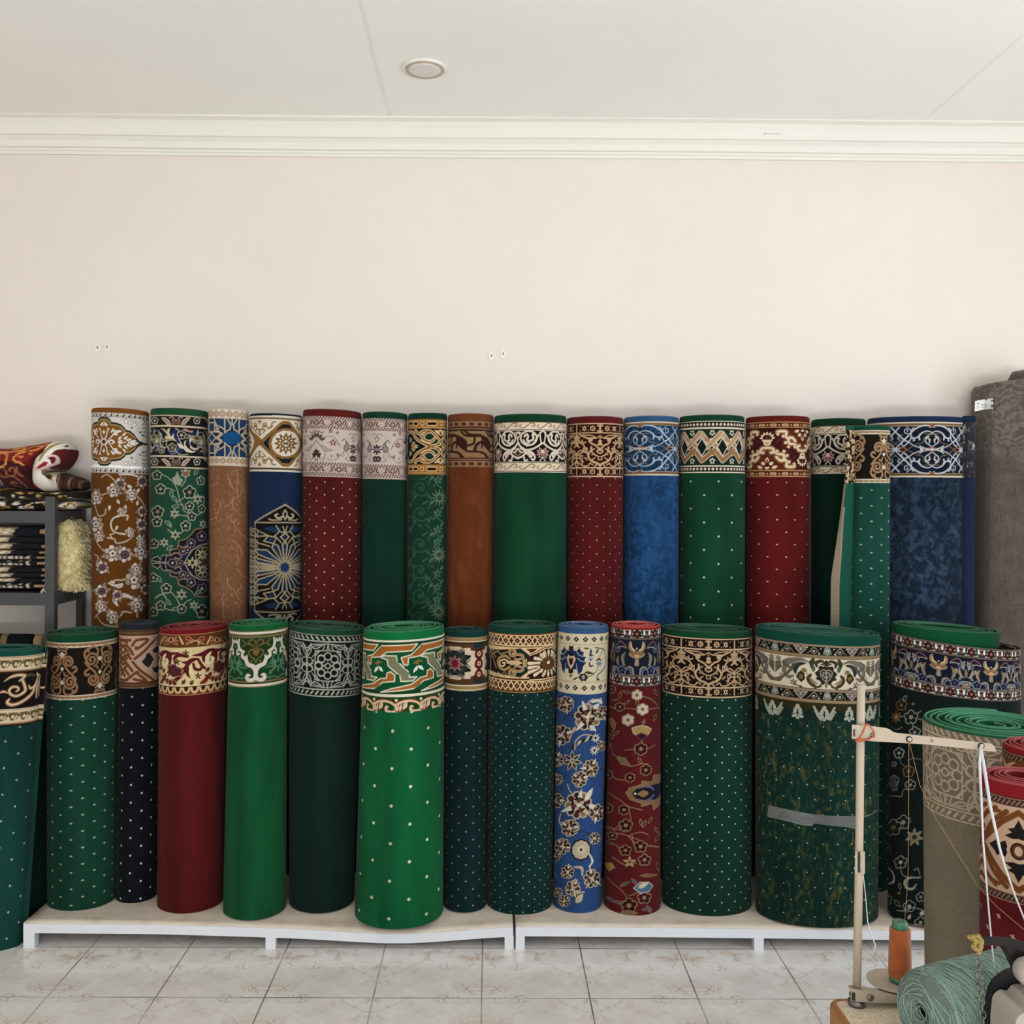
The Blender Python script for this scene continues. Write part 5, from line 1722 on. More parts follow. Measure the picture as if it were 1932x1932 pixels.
def pd_medallion_daisy(w):
    w.frame(910, 1160, 7.728)
    CR, BR, BK, G = 'd8b98c', '472408', '15120d', '0f2a22'
    w.band(-2, 115, CR)
    for o in (0, 660):
        w.stripe(275 + o, 298 + o, '6a4018'); w.stripe(298 + o, 312 + o, CR); w.stripe(312 + o, 446 + o, BR)
        w.row(w.MV(380 + o), 22.6, lambda u, v: (w.line([(u - 11.3, v - 9), (u, v + 9)], 2.6, CR), w.line([(u + 11.3, v - 9), (u, v + 9)], 2.6, CR), w.line([(u - 11.3, v + 9), (u, v - 9)], 2.6, CR), w.line([(u + 11.3, v + 9), (u, v - 9)], 2.6, CR),
                                                  w.poly([(u - 5.6, v), (u, v - 5.6), (u + 5.6, v), (u, v + 5.6)], '30160a'), w.disc(u, v, 1.3, 'c9a67c'), w.disc(u + 11.3, v, .1, CR)), w.MU(595) + 11.3)
        w.stripe(446 + o, 464 + o, CR)
    w.stripe(1104, 1136, '6a4018')
    w.stripe(464, 478, '3a1f0a'); w.stripe(478, 930, CR); w.stripe(930, 944, '3a1f0a')
    mu, mv = w.MU(975), w.MV(703)
    hp = mu - w.MU(130)
    w.rep(2 * hp, n=2, mirror_u=mu, mirror_v=mv)
    w.poly([(-60, 490), (560, 490), (690, 590), (690, 703), (-60, 703)], '3a2210')
    w.poly([(-60, 500), (550, 500), (675, 600), (675, 703), (-60, 703)], BK); w.poly([(480, 500), (550, 500), (675, 600), (675, 703), (600, 703), (560, 580)], G)
    w.poly([(640, 495), (810, 490), (720, 570)], BR)
    TN = 'a58458'
    for p_, wd in (([(620, 703), (600, 640), (580, 590), (500, 580), (440, 600), (400, 560), (410, 510), (460, 510), (480, 545), (450, 560)], 26), ([(480, 640), (520, 660), (560, 640)], 22), ([(640, 660), (625, 690), (640, 703)], 22)): w.curve(p_, wd + 6, CR); w.curve(p_, wd - 8, '8a6038')
    w.poly([(360, 703), (420, 670), (520, 680), (580, 703)], '8a5a2c', CR, 12)
    w.once()
    w.rep(2 * hp, n=2, mirror_u=mu)
    w.curve([(400, 640), (340, 600), (260, 620), (230, 690), (260, 770), (330, 800), (400, 760)], 34, TN); w.curve([(380, 680), (320, 650), (260, 680), (270, 740), (320, 740), (330, 700), (300, 700)], 22, CR)
    for p_ in ([(110, 470), (160, 600), (210, 780)], [(90, 480), (130, 650), (130, 840)], [(150, 480), (200, 620)], [(230, 520), (270, 570), (300, 560)], [(310, 560), (370, 540)]): w.curve(p_, 18, '9a8058')
    for x in (180, 240, 325): w.line([(x - 32, 865), (x, 830), (x + 32, 865), (x, 900)], 10, '8a8468', close=True)
    w.disc(975, 703, 262, CR, 262); w.disc(975, 703, 232, '4a2a10', 244); w.disc(975, 703, 218, CR, 230); w.disc(975, 703, 198, '2c1608', 212)
    for k in range(16):
        a = math.radians(k * 22.5)
        w.line([(975 + 104 * math.cos(a), 703 + 108 * math.sin(a)), (975 + 158 * math.cos(a), 703 + 168 * math.sin(a))], [36, 62], '3c2210')
        w.line([(975 + 104 * math.cos(a), 703 + 108 * math.sin(a)), (975 + 158 * math.cos(a), 703 + 168 * math.sin(a))], [26, 50], 'dcc8a6')
    w.disc(975, 703, 92, '3a1f10')
    for k in range(8):
        a = math.radians(k * 45)
        w.disc(975 + 62 * math.cos(a), 703 + 66 * math.sin(a), 26, '643a20')
    w.disc(975, 695, 22, 'e2d3b2', 28)
    w.once()


def pd_cream_palmette(w):
    w.frame(910, 1160, 7.728)
    CR, NV, BR, DK = 'cfc2a4', '18294a', '2a1418', '1c1a20'
    w.band(-2, 120, CR)
    for y in (360, 1070):
        w.row(w.MV(y), 17.4, lambda u, v: ([w.leaf(u, v, a, 5.6, 5, DK) for a in (0, 90, 180, 270)], w.disc(u, v, 1.7, 'b8ab8c')), w.MU(1370))
    w.stripe(430, 438, '9a8a66'); w.stripe(985, 993, '9a8a66'); w.stripe(444, 450, 'bba985'); w.stripe(975, 980, 'bba985')
    per = 124
    w.rep(per, n=2, mirror_u=w.MU(1300))
    w.poly([(1300, 480), (1340, 500), (1420, 470), (1440, 530), (1490, 545), (1470, 590), (1520, 620), (1490, 660), (1520, 700), (1480, 750), (1460, 830), (1400, 880), (1390, 800), (1340, 790), (1300, 860)], NV)
    w.curve([(1370, 520), (1420, 590), (1500, 610)], 9, 'a5b3c4'); w.curve([(1390, 630), (1440, 670), (1500, 690)], 9, 'a5b3c4'); w.curve([(1380, 720), (1390, 800), (1400, 860)], 9, 'a5b3c4'); w.leaf(1330, 520, -20, 100, 30, CR)
    w.poly([(1300, 540), (1330, 560), (1340, 580), (1385, 640), (1350, 760), (1300, 830)], DK); w.poly([(1300, 610), (1340, 590), (1370, 640), (1335, 740), (1300, 800)], 'c9ab8c'); w.poly([(1300, 640), (1320, 620), (1335, 650), (1320, 690), (1335, 690), (1300, 740)], BR)
    w.poly([(1300, 800), (1340, 780), (1330, 860), (1310, 850), (1300, 880)], DK); w.disc(1300, 890, 16, DK); w.leaf(1300, 500, -60, 60, 44, BR)
    w.rep(per, n=2)
    w.disc(1485, 912, 62, '2f1a14', 52)
    for k in range(6): w.disc(1485 + 50 * math.cos(k), 912 + 42 * math.sin(k), 22, '2f1a14')
    w.disc(1485, 912, 30, '8fa0a0'); w.disc(1485, 912, 16, CR)
    w.curve([(1330, 950), (1400, 910), (1485, 912), (1600, 890), (1680, 820), (1700, 740)], 10, '3a3a30'); w.curve([(1690, 960), (1700, 880), (1780, 800), (1820, 700), (1800, 560), (1770, 500), (1650, 480)], 16, '2b3f4c')
    w.curve([(1690, 930), (1720, 950)], 26, '2b3f4c'); w.leaf(1500, 835, 10, 150, 44, '3d3e26'); w.leaf(1340, 940, -20, 60, 30, '3a2a24'); w.leaf(1480, 490, 0, 90, 26, '3d3e26'); w.leaf(1660, 570, -60, 90, 30, '3d3e26')
    w.poly([(1580, 490), (1610, 530), (1590, 570), (1640, 600), (1560, 600), (1570, 550)], '2b3038'); w.disc(1590, 640, 34, '7fa0b4', 30); w.disc(1590, 660, 14, '24406c'); w.curve([(1570, 700), (1580, 750), (1620, 740)], 22, '4a1f20')
    w.poly([(1660, 680), (1690, 640), (1720, 630), (1760, 680), (1710, 660)], '4a1f20')
    for k in range(5): w.leaf(1712, 690, 30 + 30 * k, 62, 26, '5a7ea6')
    w.curve([(1712, 640), (1740, 560), (1780, 500)], 9, '4a4a3a')
    w.once()


def navy_urns(x_c, fr, y0, y1, yA, yB, gr='63574f', per=124, navy='151a2c', bright=1.0):
    """navy border with urn palmettes between cream guards of dark flowers and leaves; all native"""
    def f(w):
        w.native()
        Hb = y1
        CR = 'c9bfae'
        u0 = w.roll.to_uv(x_c, w.roll.bt + 50)[0]
        w.band(-2, Hb + 2, navy)
        for a in (0, Hb - 21):
            w.band(a, a + 21, gr); w.band(a + 2.5, a + 19, CR); w.band(a + 2.5, a + 3.6, '5a4438'); w.band(a + 18, a + 19, '5a4438')
            w.row(a + 10.8, 38, lambda u, v: (w.daisy(u, v, 7.5, 6, '3a1a16', '9a6a50', '2a1412', .6), w.leaf(u - 4, v + 6, -150, 9, 4, '2a1a18'), w.leaf(u + 4, v + 6, -30, 9, 4, '2a1a18'),
                                              w.disc(u + 19, v, 7, '3b1b16', 6.6), w.disc(u + 19, v + 1, 3.2, '6a4a3c'), w.curve([(u + 9, v - 6), (u + 12, v + 3), (u + 16, v + 6)], 3.8, '25323e'), w.curve([(u + 29, v - 6), (u + 26, v + 3), (u + 22, v + 6)], 3.8, '25323e'), w.disc(u + 13.8, v - 1, 2.2, 'e0dad0', 4), w.disc(u + 24.2, v - 1, 2.2, 'e0dad0', 4)), u0)
        m = Hb / 2
        s = (Hb - 42) / 64.0
        w.band(21, 22.2, '5f4b44'); w.band(Hb - 22.2, Hb - 21, '5f4b44')
        w.reps = [(sg, u0 + k * per, s, m) for k in range(-3, 4) for sg in (1, -1)]
        GO, LT, BL = '93805f', 'a2978a', '6f7f95'
        # horns and urn
        w.curve([(3, -10), (8, -12), (13, -17), (13, -25), (10, -28)], [3, 4.6, 5, 4, 1], GO); w.curve([(4, -13), (9, -16), (11, -24)], 1.8, 'd8bc8c')
        w.poly([(0, -12), (4, -8), (13, -10), (16, -6), (12, -1), (7, 1), (3, 0), (4, 7), (5, 13), (0, 16)], '7d6444'); w.poly([(0, -6), (5, -4), (3, 0), (0, 1)], 'c99a74'); w.line([(4, 1), (14, -5)], 1.4, LT); w.line([(1, 4), (2, 14)], 1.6, LT)
        w.disc(0, -16, 1.6, 'cbb48c')
        # leaves standing beside
        w.curve([(22, 16), (26, 8), (26, -2), (22, -8)], [1.5, 5, 5, 1.5], '7d6848'); w.curve([(25, 14), (29, 5), (28, -4)], 1.6, LT); w.curve([(35, 16), (39, 8), (37, 0)], [1.5, 4.6, 1.5], '80786a'); w.curve([(38, 15), (41, 7)], 1.4, LT)
        w.curve([(46, 10), (49, 2), (47, -6)], [1.5, 4.4, 1.5], '7d6848'); w.curve([(6, 30), (8, 20), (14, 17), (20, 20)], [3, 4, 3, 1], '8a8072'); w.curve([(10, 30), (13, 22), (19, 21)], 1.5, BL)
        w.daisy(28, 24, 7.5, 5, navy, 'b59a8c', BL, 1.2); w.disc(28, 24, 2.4, '5a3d52'); w.curve([(36, 28), (40, 20), (46, 20)], [1, 3, 1], BL); w.daisy(50, 25, 6, 5, '6a5a54', LT, LT, .8)
        w.curve([(20, -18), (26, -24), (34, -27), (40, -22)], 1.6, '8a5a58'); w.daisy(40, -14, 6, 5, navy, '9a8a84', BL, 1.0); w.curve([(20, -16), (28, -18), (36, -16)], 1.4, LT); w.curve([(50, -22), (54, -14), (52, -4)], [1, 4, 1], LT)
        w.curve([(52, 12), (58, 4), (60, -8)], [1, 3.4, 1], '9a8f84'); w.leaf(56, -10, 250, 13, 5, '6d6258', LT, 1); w.leaf(60, 4, -60, 12, 5, '6d6258', LT, 1)
        w.once()
    return f


def pd_big_acanthus(w):
    """wide mottled roll: heart guards, cream centre with dark acanthus, leaf fringe"""
    w.frame(1415, 1170, 7.43)
    CR, BK, TN, OL = 'd3c6ae', '16160f', '8a745a', '30301f'
    w.native()
    w.band(-4, 150, '2a2a18')
    Y = lambda y: (y - 345) / 7.43           # y read on the centre line
    u = lambda x: w.roll.to_uv(1415 + x / 7.43, w.roll.bt + 60)[0]
    for o in (0, 630):
        w.band(Y(340 + o), Y(372 + o), TN); w.row(Y(356 + o), 2.7, lambda a, v: w.line([(a, v - 1.3), (a, v + 1.3)], .9, 'a8937a'))
        w.band(Y(372 + o), Y(484 + o), BK); w.band(Y(484 + o), Y(490 + o), '0e0e0a'); w.band(Y(490 + o), Y(530 + o), '7f6a4c' if o == 0 else TN)
        w.row(Y(510 + o), 2.7, lambda a, v: w.line([(a, v - 1.6), (a, v + 1.6)], .9, '9d8866'))
        x1, x2 = u(1060), u(1420)
        per = 2 * (x2 - x1) * .95
        def hearts(a, v):
            w.poly([(a, v + 8), (a - 9, v - 1), (a - 8, v - 6), (a - 3, v - 6), (a, v - 3.5), (a + 3, v - 6), (a + 8, v - 6), (a + 9, v - 1)], '6d5f58', 'a9a094', 1.5); w.disc(a, v - .5, 2, 'b8ada2')
            b = a - per / 2
            w.poly([(b - 7, v + 5), (b - 4, v - 5), (b, v - 7), (b + 4, v - 5), (b + 7, v + 5), (b, v + 7)], '5e665e', '9aa098', 1.3); w.ring(b, v, 2.6, 1.4, 'c2c6be')
            for sg in (-1, 1):
                q = a + sg * per / 4
                w.ring(q, v + .5, 5.2, 1.5, '7d7662'); w.disc(q, v + 1, 1.9, 'cfc8b4'); w.curve([(q - 12, v + 6), (q - 7, v + 1), (q, v - 6), (q + 6, v), (q + 11, v + 6)], 1.3, '7d7662')
                w.disc(q - sg * 13, v - 5, 1.5, 'c9c2ae'); w.disc(q + sg * 9, v + 6, 1.5, 'c9c2ae'); w.disc(q + sg * 12, v - 4, 1.3, 'c9c2ae')
        w.row(Y(428 + o), per, hearts, x2)
    w.band(Y(530), Y(966), CR); w.band(Y(530), Y(536), '5c4c34')
    u0 = u(1065)
    w.reps = [(sg, u0 + k * 190, 1, 0) for k in range(-2, 3) for sg in (1, -1)]
    S = lambda x, y: (u(x) - u0, Y(y))
    X = lambda pts: [S(x, y) for x, y in pts]
    cv = lambda pts, wd, c: w.curve(X(pts), [q / 7.43 for q in wd] if np.ndim(wd) else wd / 7.43, c)
    # central flower
    w.poly(X([(1065, 550), (1100, 590), (1130, 610), (1200, 640), (1160, 690), (1220, 740), (1190, 790), (1210, 830), (1150, 850), (1120, 910), (1090, 890), (1065, 960)]), '262219')
    w.poly(X([(1065, 700), (1110, 690), (1150, 720), (1140, 780), (1110, 830), (1065, 860)]), '3a342c', 'aaa69a', 1.2); w.line(X([(1065, 740), (1100, 730), (1120, 770), (1065, 810)]), 1.3, 'b8b4a8'); w.poly(X([(1065, 870), (1090, 870), (1065, 930)]), '8a8478')
    cv([(1075, 600), (1130, 570), (1200, 600), (1190, 660)], [10, 40, 50, 20], '3a3428'); cv([(1100, 640), (1150, 630), (1180, 660)], 14, CR); cv([(1070, 650), (1110, 600)], 16, '6a5a48')
    # side scrolls
    cv([(1130, 900), (1190, 940), (1260, 900), (1300, 830), (1270, 770)], [20, 24, 60, 60, 30], '3a3220'); cv([(1180, 890), (1240, 870), (1280, 820)], [10, 50, 20], '8d7c54')
    cv([(1240, 560), (1260, 620), (1240, 720)], [50, 60, 16], '37402e'); w.leaf(*S(1235, 640), 95, 12, 6, '44605c'); w.disc(*S(1260, 600), 5, '3d3c20')
    cv([(1300, 600), (1380, 570), (1480, 590), (1560, 660), (1580, 760), (1540, 830), (1480, 810)], [16, 40, 70, 70, 60, 50, 30], '6e6862'); cv([(1340, 620), (1420, 640), (1460, 720), (1450, 780)], [20, 60, 60, 14], '26302c'); cv([(1400, 610), (1480, 660), (1500, 740)], [10, 44, 14], '4a4c48')
    for k in range(5): w.leaf(*S(1500 + 26 * k, 600 + 48 * k), -20 + 14 * k, 6.5, 3.4, '6a6862')
    w.poly(X([(1350, 760), (1390, 720), (1430, 770), (1450, 820), (1390, 890), (1340, 840)]), '2c2418'); w.disc(*S(1392, 810), 4.2, '7a6230', 5); cv([(1330, 700), (1320, 780)], 12, '6d6048'); w.disc(*S(1360, 720), 4.5, '7a6a3c')
    cv([(1130, 930), (1260, 970), (1380, 960), (1480, 920)], 14, '4a4438'); w.flower(*S(1480, 900), 7.5, 6, '4d4636', '9a9482'); w.leaf(*S(1420, 940), 160, 9, 4, '454030')
    w.flower(*S(1640, 590), 7, 6, '55503f', '8a8674'); w.poly(X([(1680, 640), (1720, 620), (1730, 700), (1680, 790)]), '5f5a44', '3a3626', .8); cv([(1780, 560), (1740, 640), (1780, 720), (1720, 860), (1640, 900), (1600, 860)], [10, 40, 40, 44, 40, 20], '5f5644')
    w.once()
    # fringe of palmette leaves over the field
    w.band(Y(1172), 200, '0f2420')
    xs = [u(315), u(655), u(1040), u(1405), u(1690)]
    rng = np.random.RandomState(5)
    pf = 48.5
    ph = u(1040)
    def fr(a, v, deep):
        bot = v + (33 if deep else 30)
        w.leaf(a, v, 90, 11, 8.5, 'a3a595')
        for sg in (-1, 1):
            for k, (dx, dy, an) in enumerate(((3.5, 8, 55), (4.5, 14, 45), (4, 21, 50))):
                w.leaf(a + sg * 1.2, v + dy - 2, 90 - sg * (90 - an), 12 - k, 6.0, 'a3a595')
            w.disc(a + sg * 8, v + 24, 2.6, 'a3a595', 3)
        w.leaf(a, bot - 10, 90, 13, 6.5, 'a3a595')
    w.once()
    j0, j1 = np.searchsorted(w.vs, [Y(1150), Y(1172)])
    # olive backing above the leaves, wavy lower edge
    for i, uu in enumerate(w.us):
        e = Y(1240) + 9 * abs(math.cos((uu - ph) * math.pi / pf)) ** .7
        jj = np.searchsorted(w.vs, [Y(1172), e])
        w.c[jj[0]:jj[1], i] = lin('2c2813')
    w.row(Y(1195), pf, lambda a, v: fr(a, v, True), ph)
    def garland(a, v):
        for sg in (-1, 1):
            for t_ in np.linspace(.15, .95, 5):
                x, y = a + sg * (5 + 12 * t_), v + 22 - 16 * t_ ** 1.5
                w.leaf(x, y, -90 + sg * 30, 8, 4.8, '999d8d'); w.leaf(x, y + 1, 60 - sg * 20, 8, 4.6, '999d8d')
    w.row(Y(1200), pf, lambda a, v: garland(a, v) if int(round((a - ph) / pf)) % 2 == 0 else None, ph)
# ------------------------------------------------------------------ all-over patterned fields
def fl_rust_floral(w):
    w.frame(0, 740, 3.864)
    CR, DK, TN, PL = 'c3b3a3', '34202a', '8f7458', 'd8cdc2'
    L = lambda p_, a=7, c=CR: w.curve(p_, np.array(a) * 1.35 if np.ndim(a) else a * 1.35, c)
    def cluster(x, y, r, dark=True, seed=0):
        rng = random.Random(seed)
        r *= 1.2
        for k in range(3): w.leaf(x, y, rng.uniform(0, 360), r * 1.25, r * .5, '9d8a7c', '5a3a2a', 1.6)
        for k in range(7):
            a = math.radians(k * 51.4 + rng.uniform(-10, 10))
            w.disc(x + r * .58 * math.cos(a), y + r * .58 * math.sin(a), r * .31, '5a3a2a'); w.disc(x + r * .58 * math.cos(a), y + r * .58 * math.sin(a), r * .25, ['a4917f', CR, PL][k % 3])
        w.disc(x, y, r * .46, DK if dark else '7a5a4a'); w.daisy(x, y, r * .38, 5, '6a4f58' if dark else PL, '2a1820')
    L([(870, 600), (950, 600), (1020, 620)], 9, PL)
    L([(740, 620), (780, 600), (830, 640), (850, 670)], 6); L([(690, 760), (740, 750), (790, 730)], 6); L([(690, 800), (700, 850), (720, 900), (760, 890), (770, 850)], 6)
    L([(1000, 760), (1040, 800), (1062, 860), (1060, 920), (1040, 960)], 8); L([(915, 830), (905, 870), (870, 900), (830, 915), (808, 950), (815, 1000), (850, 1025), (910, 1035)], [10, 20, 12, 8, 7, 7, 7, 10], PL)
    L([(890, 900), (930, 900), (925, 930)], 9); L([(780, 1060), (830, 1070), (850, 1100), (910, 1090), (960, 1060), (965, 1020)], 7); L([(815, 1060), (800, 1040), (830, 1030)], 6)
    L([(700, 1080), (730, 1130), (770, 1170)], 6); L([(1010, 1100), (1040, 1120), (1060, 1100)], 8); L([(940, 1180), (980, 1190), (1000, 1180)], 9)
    L([(690, 1180), (715, 1200), (700, 1250)], 6); L([(790, 1390), (840, 1410), (890, 1400), (880, 1420), (850, 1425)], [8, 14, 10, 8, 4], PL); L([(800, 1395), (840, 1370), (890, 1370), (960, 1350)], [6, 8, 8, 12])
    L([(860, 1560), (835, 1520), (850, 1490), (900, 1480), (960, 1500), (1000, 1540)], [4, 22, 26, 22, 14, 8], PL); L([(880, 1530), (890, 1505), (930, 1505)], 8, '8a5a2c')
    L([(700, 1620), (740, 1680), (790, 1700), (860, 1710)], 6); L([(730, 1600), (690, 1640)], 6); L([(960, 1610), (900, 1600), (880, 1630)], 8); L([(1000, 1600), (1005, 1640)], 10)
    for x, y, r, d, s in ((875, 672, 48, 1, 1), (825, 715, 52, 0, 2), (960, 745, 46, 0, 3), (1040, 650, 44, 1, 4), (700, 770, 50, 0, 5), (1042, 870, 40, 1, 6), (1035, 965, 44, 1, 7), (945, 1020, 36, 0, 8), (700, 960, 56, 0, 9), (725, 1050, 40, 0, 10),
                          (820, 1175, 62, 0, 11), (910, 1185, 58, 1, 12), (1035, 1165, 60, 0, 13), (745, 1275, 48, 1, 14), (980, 1370, 70, 0, 15), (1000, 1290, 48, 0, 16), (740, 1450, 50, 1, 17), (855, 1480, 40, 1, 18), (1005, 1555, 56, 0, 19), (735, 1560, 46, 0, 20), (820, 1640, 50, 0, 21), (1065, 1440, 40, 1, 22), (880, 870, 30, 0, 23), (1030, 1080, 40, 0, 24)):
        cluster(x, y, r, d, s)
    for x, y, a in ((850, 780, 60), (860, 970, 120), (800, 820, 100), (840, 1390, 200), (1000, 830, -80), (1020, 700, 120), (925, 680, 20)): w.leaf(x, y, a, 46, 24, PL, '5a3a2a', 2)


def fl_green_medallion(w):
    w.frame(0, 740, 3.864)
    CR, DK, BR, NV, PK = 'a9ab94', '1c1c22', '8a7a5a', '1b1f3d', '9a7a66'
    L = lambda p_, a=6, c=CR: w.curve(p_, a, c)
    L([(1170, 595), (1220, 620), (1265, 660), (1285, 700), (1300, 750), (1310, 800), (1345, 850)]); L([(1310, 790), (1350, 760), (1380, 730)]); L([(1320, 690), (1350, 640), (1350, 600)]); L([(1190, 705), (1230, 700), (1270, 720)])
    L([(1290, 890), (1340, 900), (1395, 905), (1450, 890), (1480, 870)]); L([(1270, 1040), (1320, 1025), (1350, 980)]); L([(1220, 1000), (1250, 1020), (1280, 1040)]); L([(1400, 760), (1440, 760), (1490, 770), (1480, 830)], 10)
    L([(1130, 1500), (1180, 1470), (1210, 1500)], 8); L([(1170, 1560), (1250, 1590), (1320, 1580)], 6); L([(1320, 1580), (1350, 1530), (1390, 1510)], 6); L([(1240, 1450), (1280, 1500), (1310, 1560)], 6)
    # stepped medallion at the right
    mv = w.MV(1245)
    w.rep(None, mirror_v=mv)
    q = [(1185, 1245), (1190, 1195), (1235, 1190), (1240, 1150), (1290, 1140), (1300, 1085), (1350, 1070), (1390, 1040), (1420, 1000), (1500, 985), (1560, 985), (1560, 1245)]
    w.poly(q, '1a1a1c', BR, 8); w.poly([(x + 24, y + 22) for x, y in q[1:-1]] + [(1560, 1245), (1230, 1245)], NV)
    w.poly([(1340, 1245), (1370, 1190), (1400, 1150), (1450, 1120), (1560, 1090), (1560, 1245)], '15171a', 'b3a888', 7)
    w.poly([(1100, 1245), (1115, 1210), (1150, 1195), (1180, 1230), (1180, 1245)], DK, CR, 6); w.poly([(1160, 1245), (1180, 1190), (1215, 1185), (1200, 1245)], '1a1d30', CR, 4)
    L([(1240, 1190), (1280, 1170), (1320, 1190), (1300, 1215), (1270, 1205)], 9, PK); L([(1300, 1120), (1340, 1130), (1380, 1100)], 8, PK)
    for x, y, r in ((1390, 1100, 30), (1470, 1050, 34), (1330, 1160, 26), (1255, 1245, 28), (1365, 1150, 22), (1310, 1245, 20)): w.daisy(x, y, r, 5, NV, CR, PK, 4)
    w.flower(1475, 1185, 50, 8, 'b3ad8c', '5a4a34'); w.ring(1475, 1185, 54, 6, 'a89f80'); w.flower(1400, 1245, 46, 6, 'b3ad8c', '3a2c24'); w.poly([(1480, 1245), (1440, 1225), (1460, 1215), (1520, 1230), (1560, 1215), (1560, 1245)], '4a3226')
    w.flower(1515, 1120, 36, 6, '8f8a6c', DK)
    w.once()
    k = 0
    for x, y, r in ((1145, 605, 36), (1170, 705, 40), (1350, 590, 38), (1465, 645, 34), (1380, 730, 52), (1270, 885, 36), (1395, 905, 34), (1145, 945, 38), (1275, 1040, 36), (1350, 975, 40), (1150, 870, 46), (1195, 1095, 32), (1125, 1105, 36), (1210, 1430, 40), (1320, 1475, 40), (1320, 1580, 36), (1170, 1555, 36), (1410, 1555, 34), (1470, 1600, 54), (1120, 1350, 34), (1440, 780, 40), (1380, 830, 34), (1470, 850, 30), (1480, 960, 30), (1120, 1600, 34)):
        k += 1
        r *= .85
        if k % 3: w.daisy(x, y, r, 5, '1f2c24', [CR, PK, BR][k % 2], CR, 6)
        else: w.flower(x, y, r * 1.15, 6, '8d8a6e', DK, edge='c0bda4', ew=3)
    w.poly([(1255, 630), (1280, 610), (1290, 580), (1305, 620), (1330, 640), (1310, 680), (1275, 670)], '9aa48c', CR, 4); w.poly([(1320, 570), (1350, 580), (1385, 570), (1370, 610), (1335, 615)], '8a5a48', CR, 4)
    for x, y, a in ((1240, 720, 70), (1250, 760, 40), (1280, 800, 20), (1250, 830, 10), (1415, 600, -50), (1465, 610, 80), (1330, 850, 30), (1220, 940, 60), (1215, 1150, -40), (1150, 1340, 60), (1420, 1470, -30), (1210, 1510, 50), (1250, 1580, 0), (1200, 940, 30)): w.leaf(x, y, a, 52, 24, '2d5a44', CR, 4)


def fl_copper_veins(w):
    w.frame(0, 740, 3.864)
    rng = random.Random(8)
    for x, y, n in ((1730, 560, 7), (1660, 590, 6), (1740, 640, 5), (1600, 800, 6), (1780, 700, 8), (1670, 900, 5), (1740, 1000, 7), (1690, 1080, 5), (1730, 1120, 5), (1720, 1290, 6), (1650, 1350, 6), (1760, 1400, 6), (1620, 1480, 5), (1590, 660, 4), (1700, 760, 6)):
        p_ = [(x, y)]
        a = rng.uniform(30, 150)
        for _ in range(n):
            a += rng.uniform(-50, 50)
            p_.append((p_[-1][0] + 22 * math.cos(math.radians(a)), p_[-1][1] + 24 * abs(math.sin(math.radians(a))) + 6))
        w.line(p_, 4, 'c49a72')
        if rng.random() < .7: w.line([p_[2], (p_[2][0] + rng.uniform(-40, 40), p_[2][1] + 40)], 3, 'b98c66')


def fl_blue_arch(w):
    w.frame(460, 740, 3.864)
    LN, BK, BL = 'a99b7c', '151110', '1a3458'
    ax = w.MU(305, 1200)
    mv = w.MV(1278)
    w.rep(None, mirror_u=ax, mirror_v=mv)
    # arch tip and box
    w.poly([(305, 820), (430, 945), (430, 1278), (305, 1278)], BK)
    w.poly([(430, 945), (600, 960), (600, 1278), (430, 1278)], BK)
    w.line([(305, 820), (440, 950)], 12, LN); w.line([(440, 952), (700, 965)], 14, LN); w.line([(305, 950), (440, 952)], 10, LN)
    w.curve([(305, 860), (320, 890), (305, 930)], 10, LN); w.curve([(320, 905), (350, 920), (370, 900), (355, 890)], 12, 'bdb094'); w.curve([(330, 930), (380, 935), (400, 925)], 10, LN)
    w.poly([(330, 985), (400, 980), (420, 1000), (350, 1030)], BL); w.poly([(440, 1010), (480, 1040), (470, 1070), (425, 1050)], BL)
    L = lambda p_, q=10: w.line(p_, q, LN)
    for k in range(5):
        a0 = math.radians(-90 + 22.5 * k)
        c, s_ = math.cos(a0), math.sin(a0)
        P = lambda r, da: (305 + r * math.cos(a0 + math.radians(da)), 1278 + r * 1.0 * math.sin(a0 + math.radians(da)))
        w.poly([P(70, -5), P(165, -7), P(180, 0), P(165, 7), P(70, 5)], BL)
        L([P(45, 11), P(75, 6), P(165, 6.5), P(190, 0), P(165, -6.5), P(75, -6), P(45, -11)], 10)
        L([P(190, 0), P(225, 8), P(250, 0)], 9); L([P(190, 0), P(225, -8), P(250, 0)], 9); L([P(200, 11), P(240, 16), P(265, 8), P(250, 0)], 9); L([P(200, 11), P(180, 8)], 9); L([P(250, 0), P(300, 3)], 9); L([P(265, 8), P(310, 11)], 9)
        w.disc(*P(222, 0), 13, BL)
    w.ring(305, 1278, 48, 9, LN)
    L([(560, 970), (470, 1060)], 9); L([(560, 1060), (480, 1110)], 9); L([(480, 1000), (560, 1100)], 8); L([(545, 965), (545, 1278)], 8); w.curve([(560, 1130), (520, 1160), (545, 1200)], 8, LN)
    w.once()
    w.disc(305, 1278, 40, '1d3a62')
    for k in range(16):
        a = math.radians(22.5 * k + 11)
        w.line([(305 + 34 * math.cos(a), 1278 + 34 * math.sin(a)), (305 + 66 * math.cos(a), 1278 + 66 * math.sin(a))], 7, LN)
    # mirrored part to the far left comes from the same lattice
    w.rep(None, mirror_u=w.MU(60, 1200), mirror_v=mv)
    for y in (1020, 1100, 1180, 1250): w.ring(80, y, 26, 9, LN); w.line([(60, y - 40), (110, y + 40)], 8, LN)
    w.once()


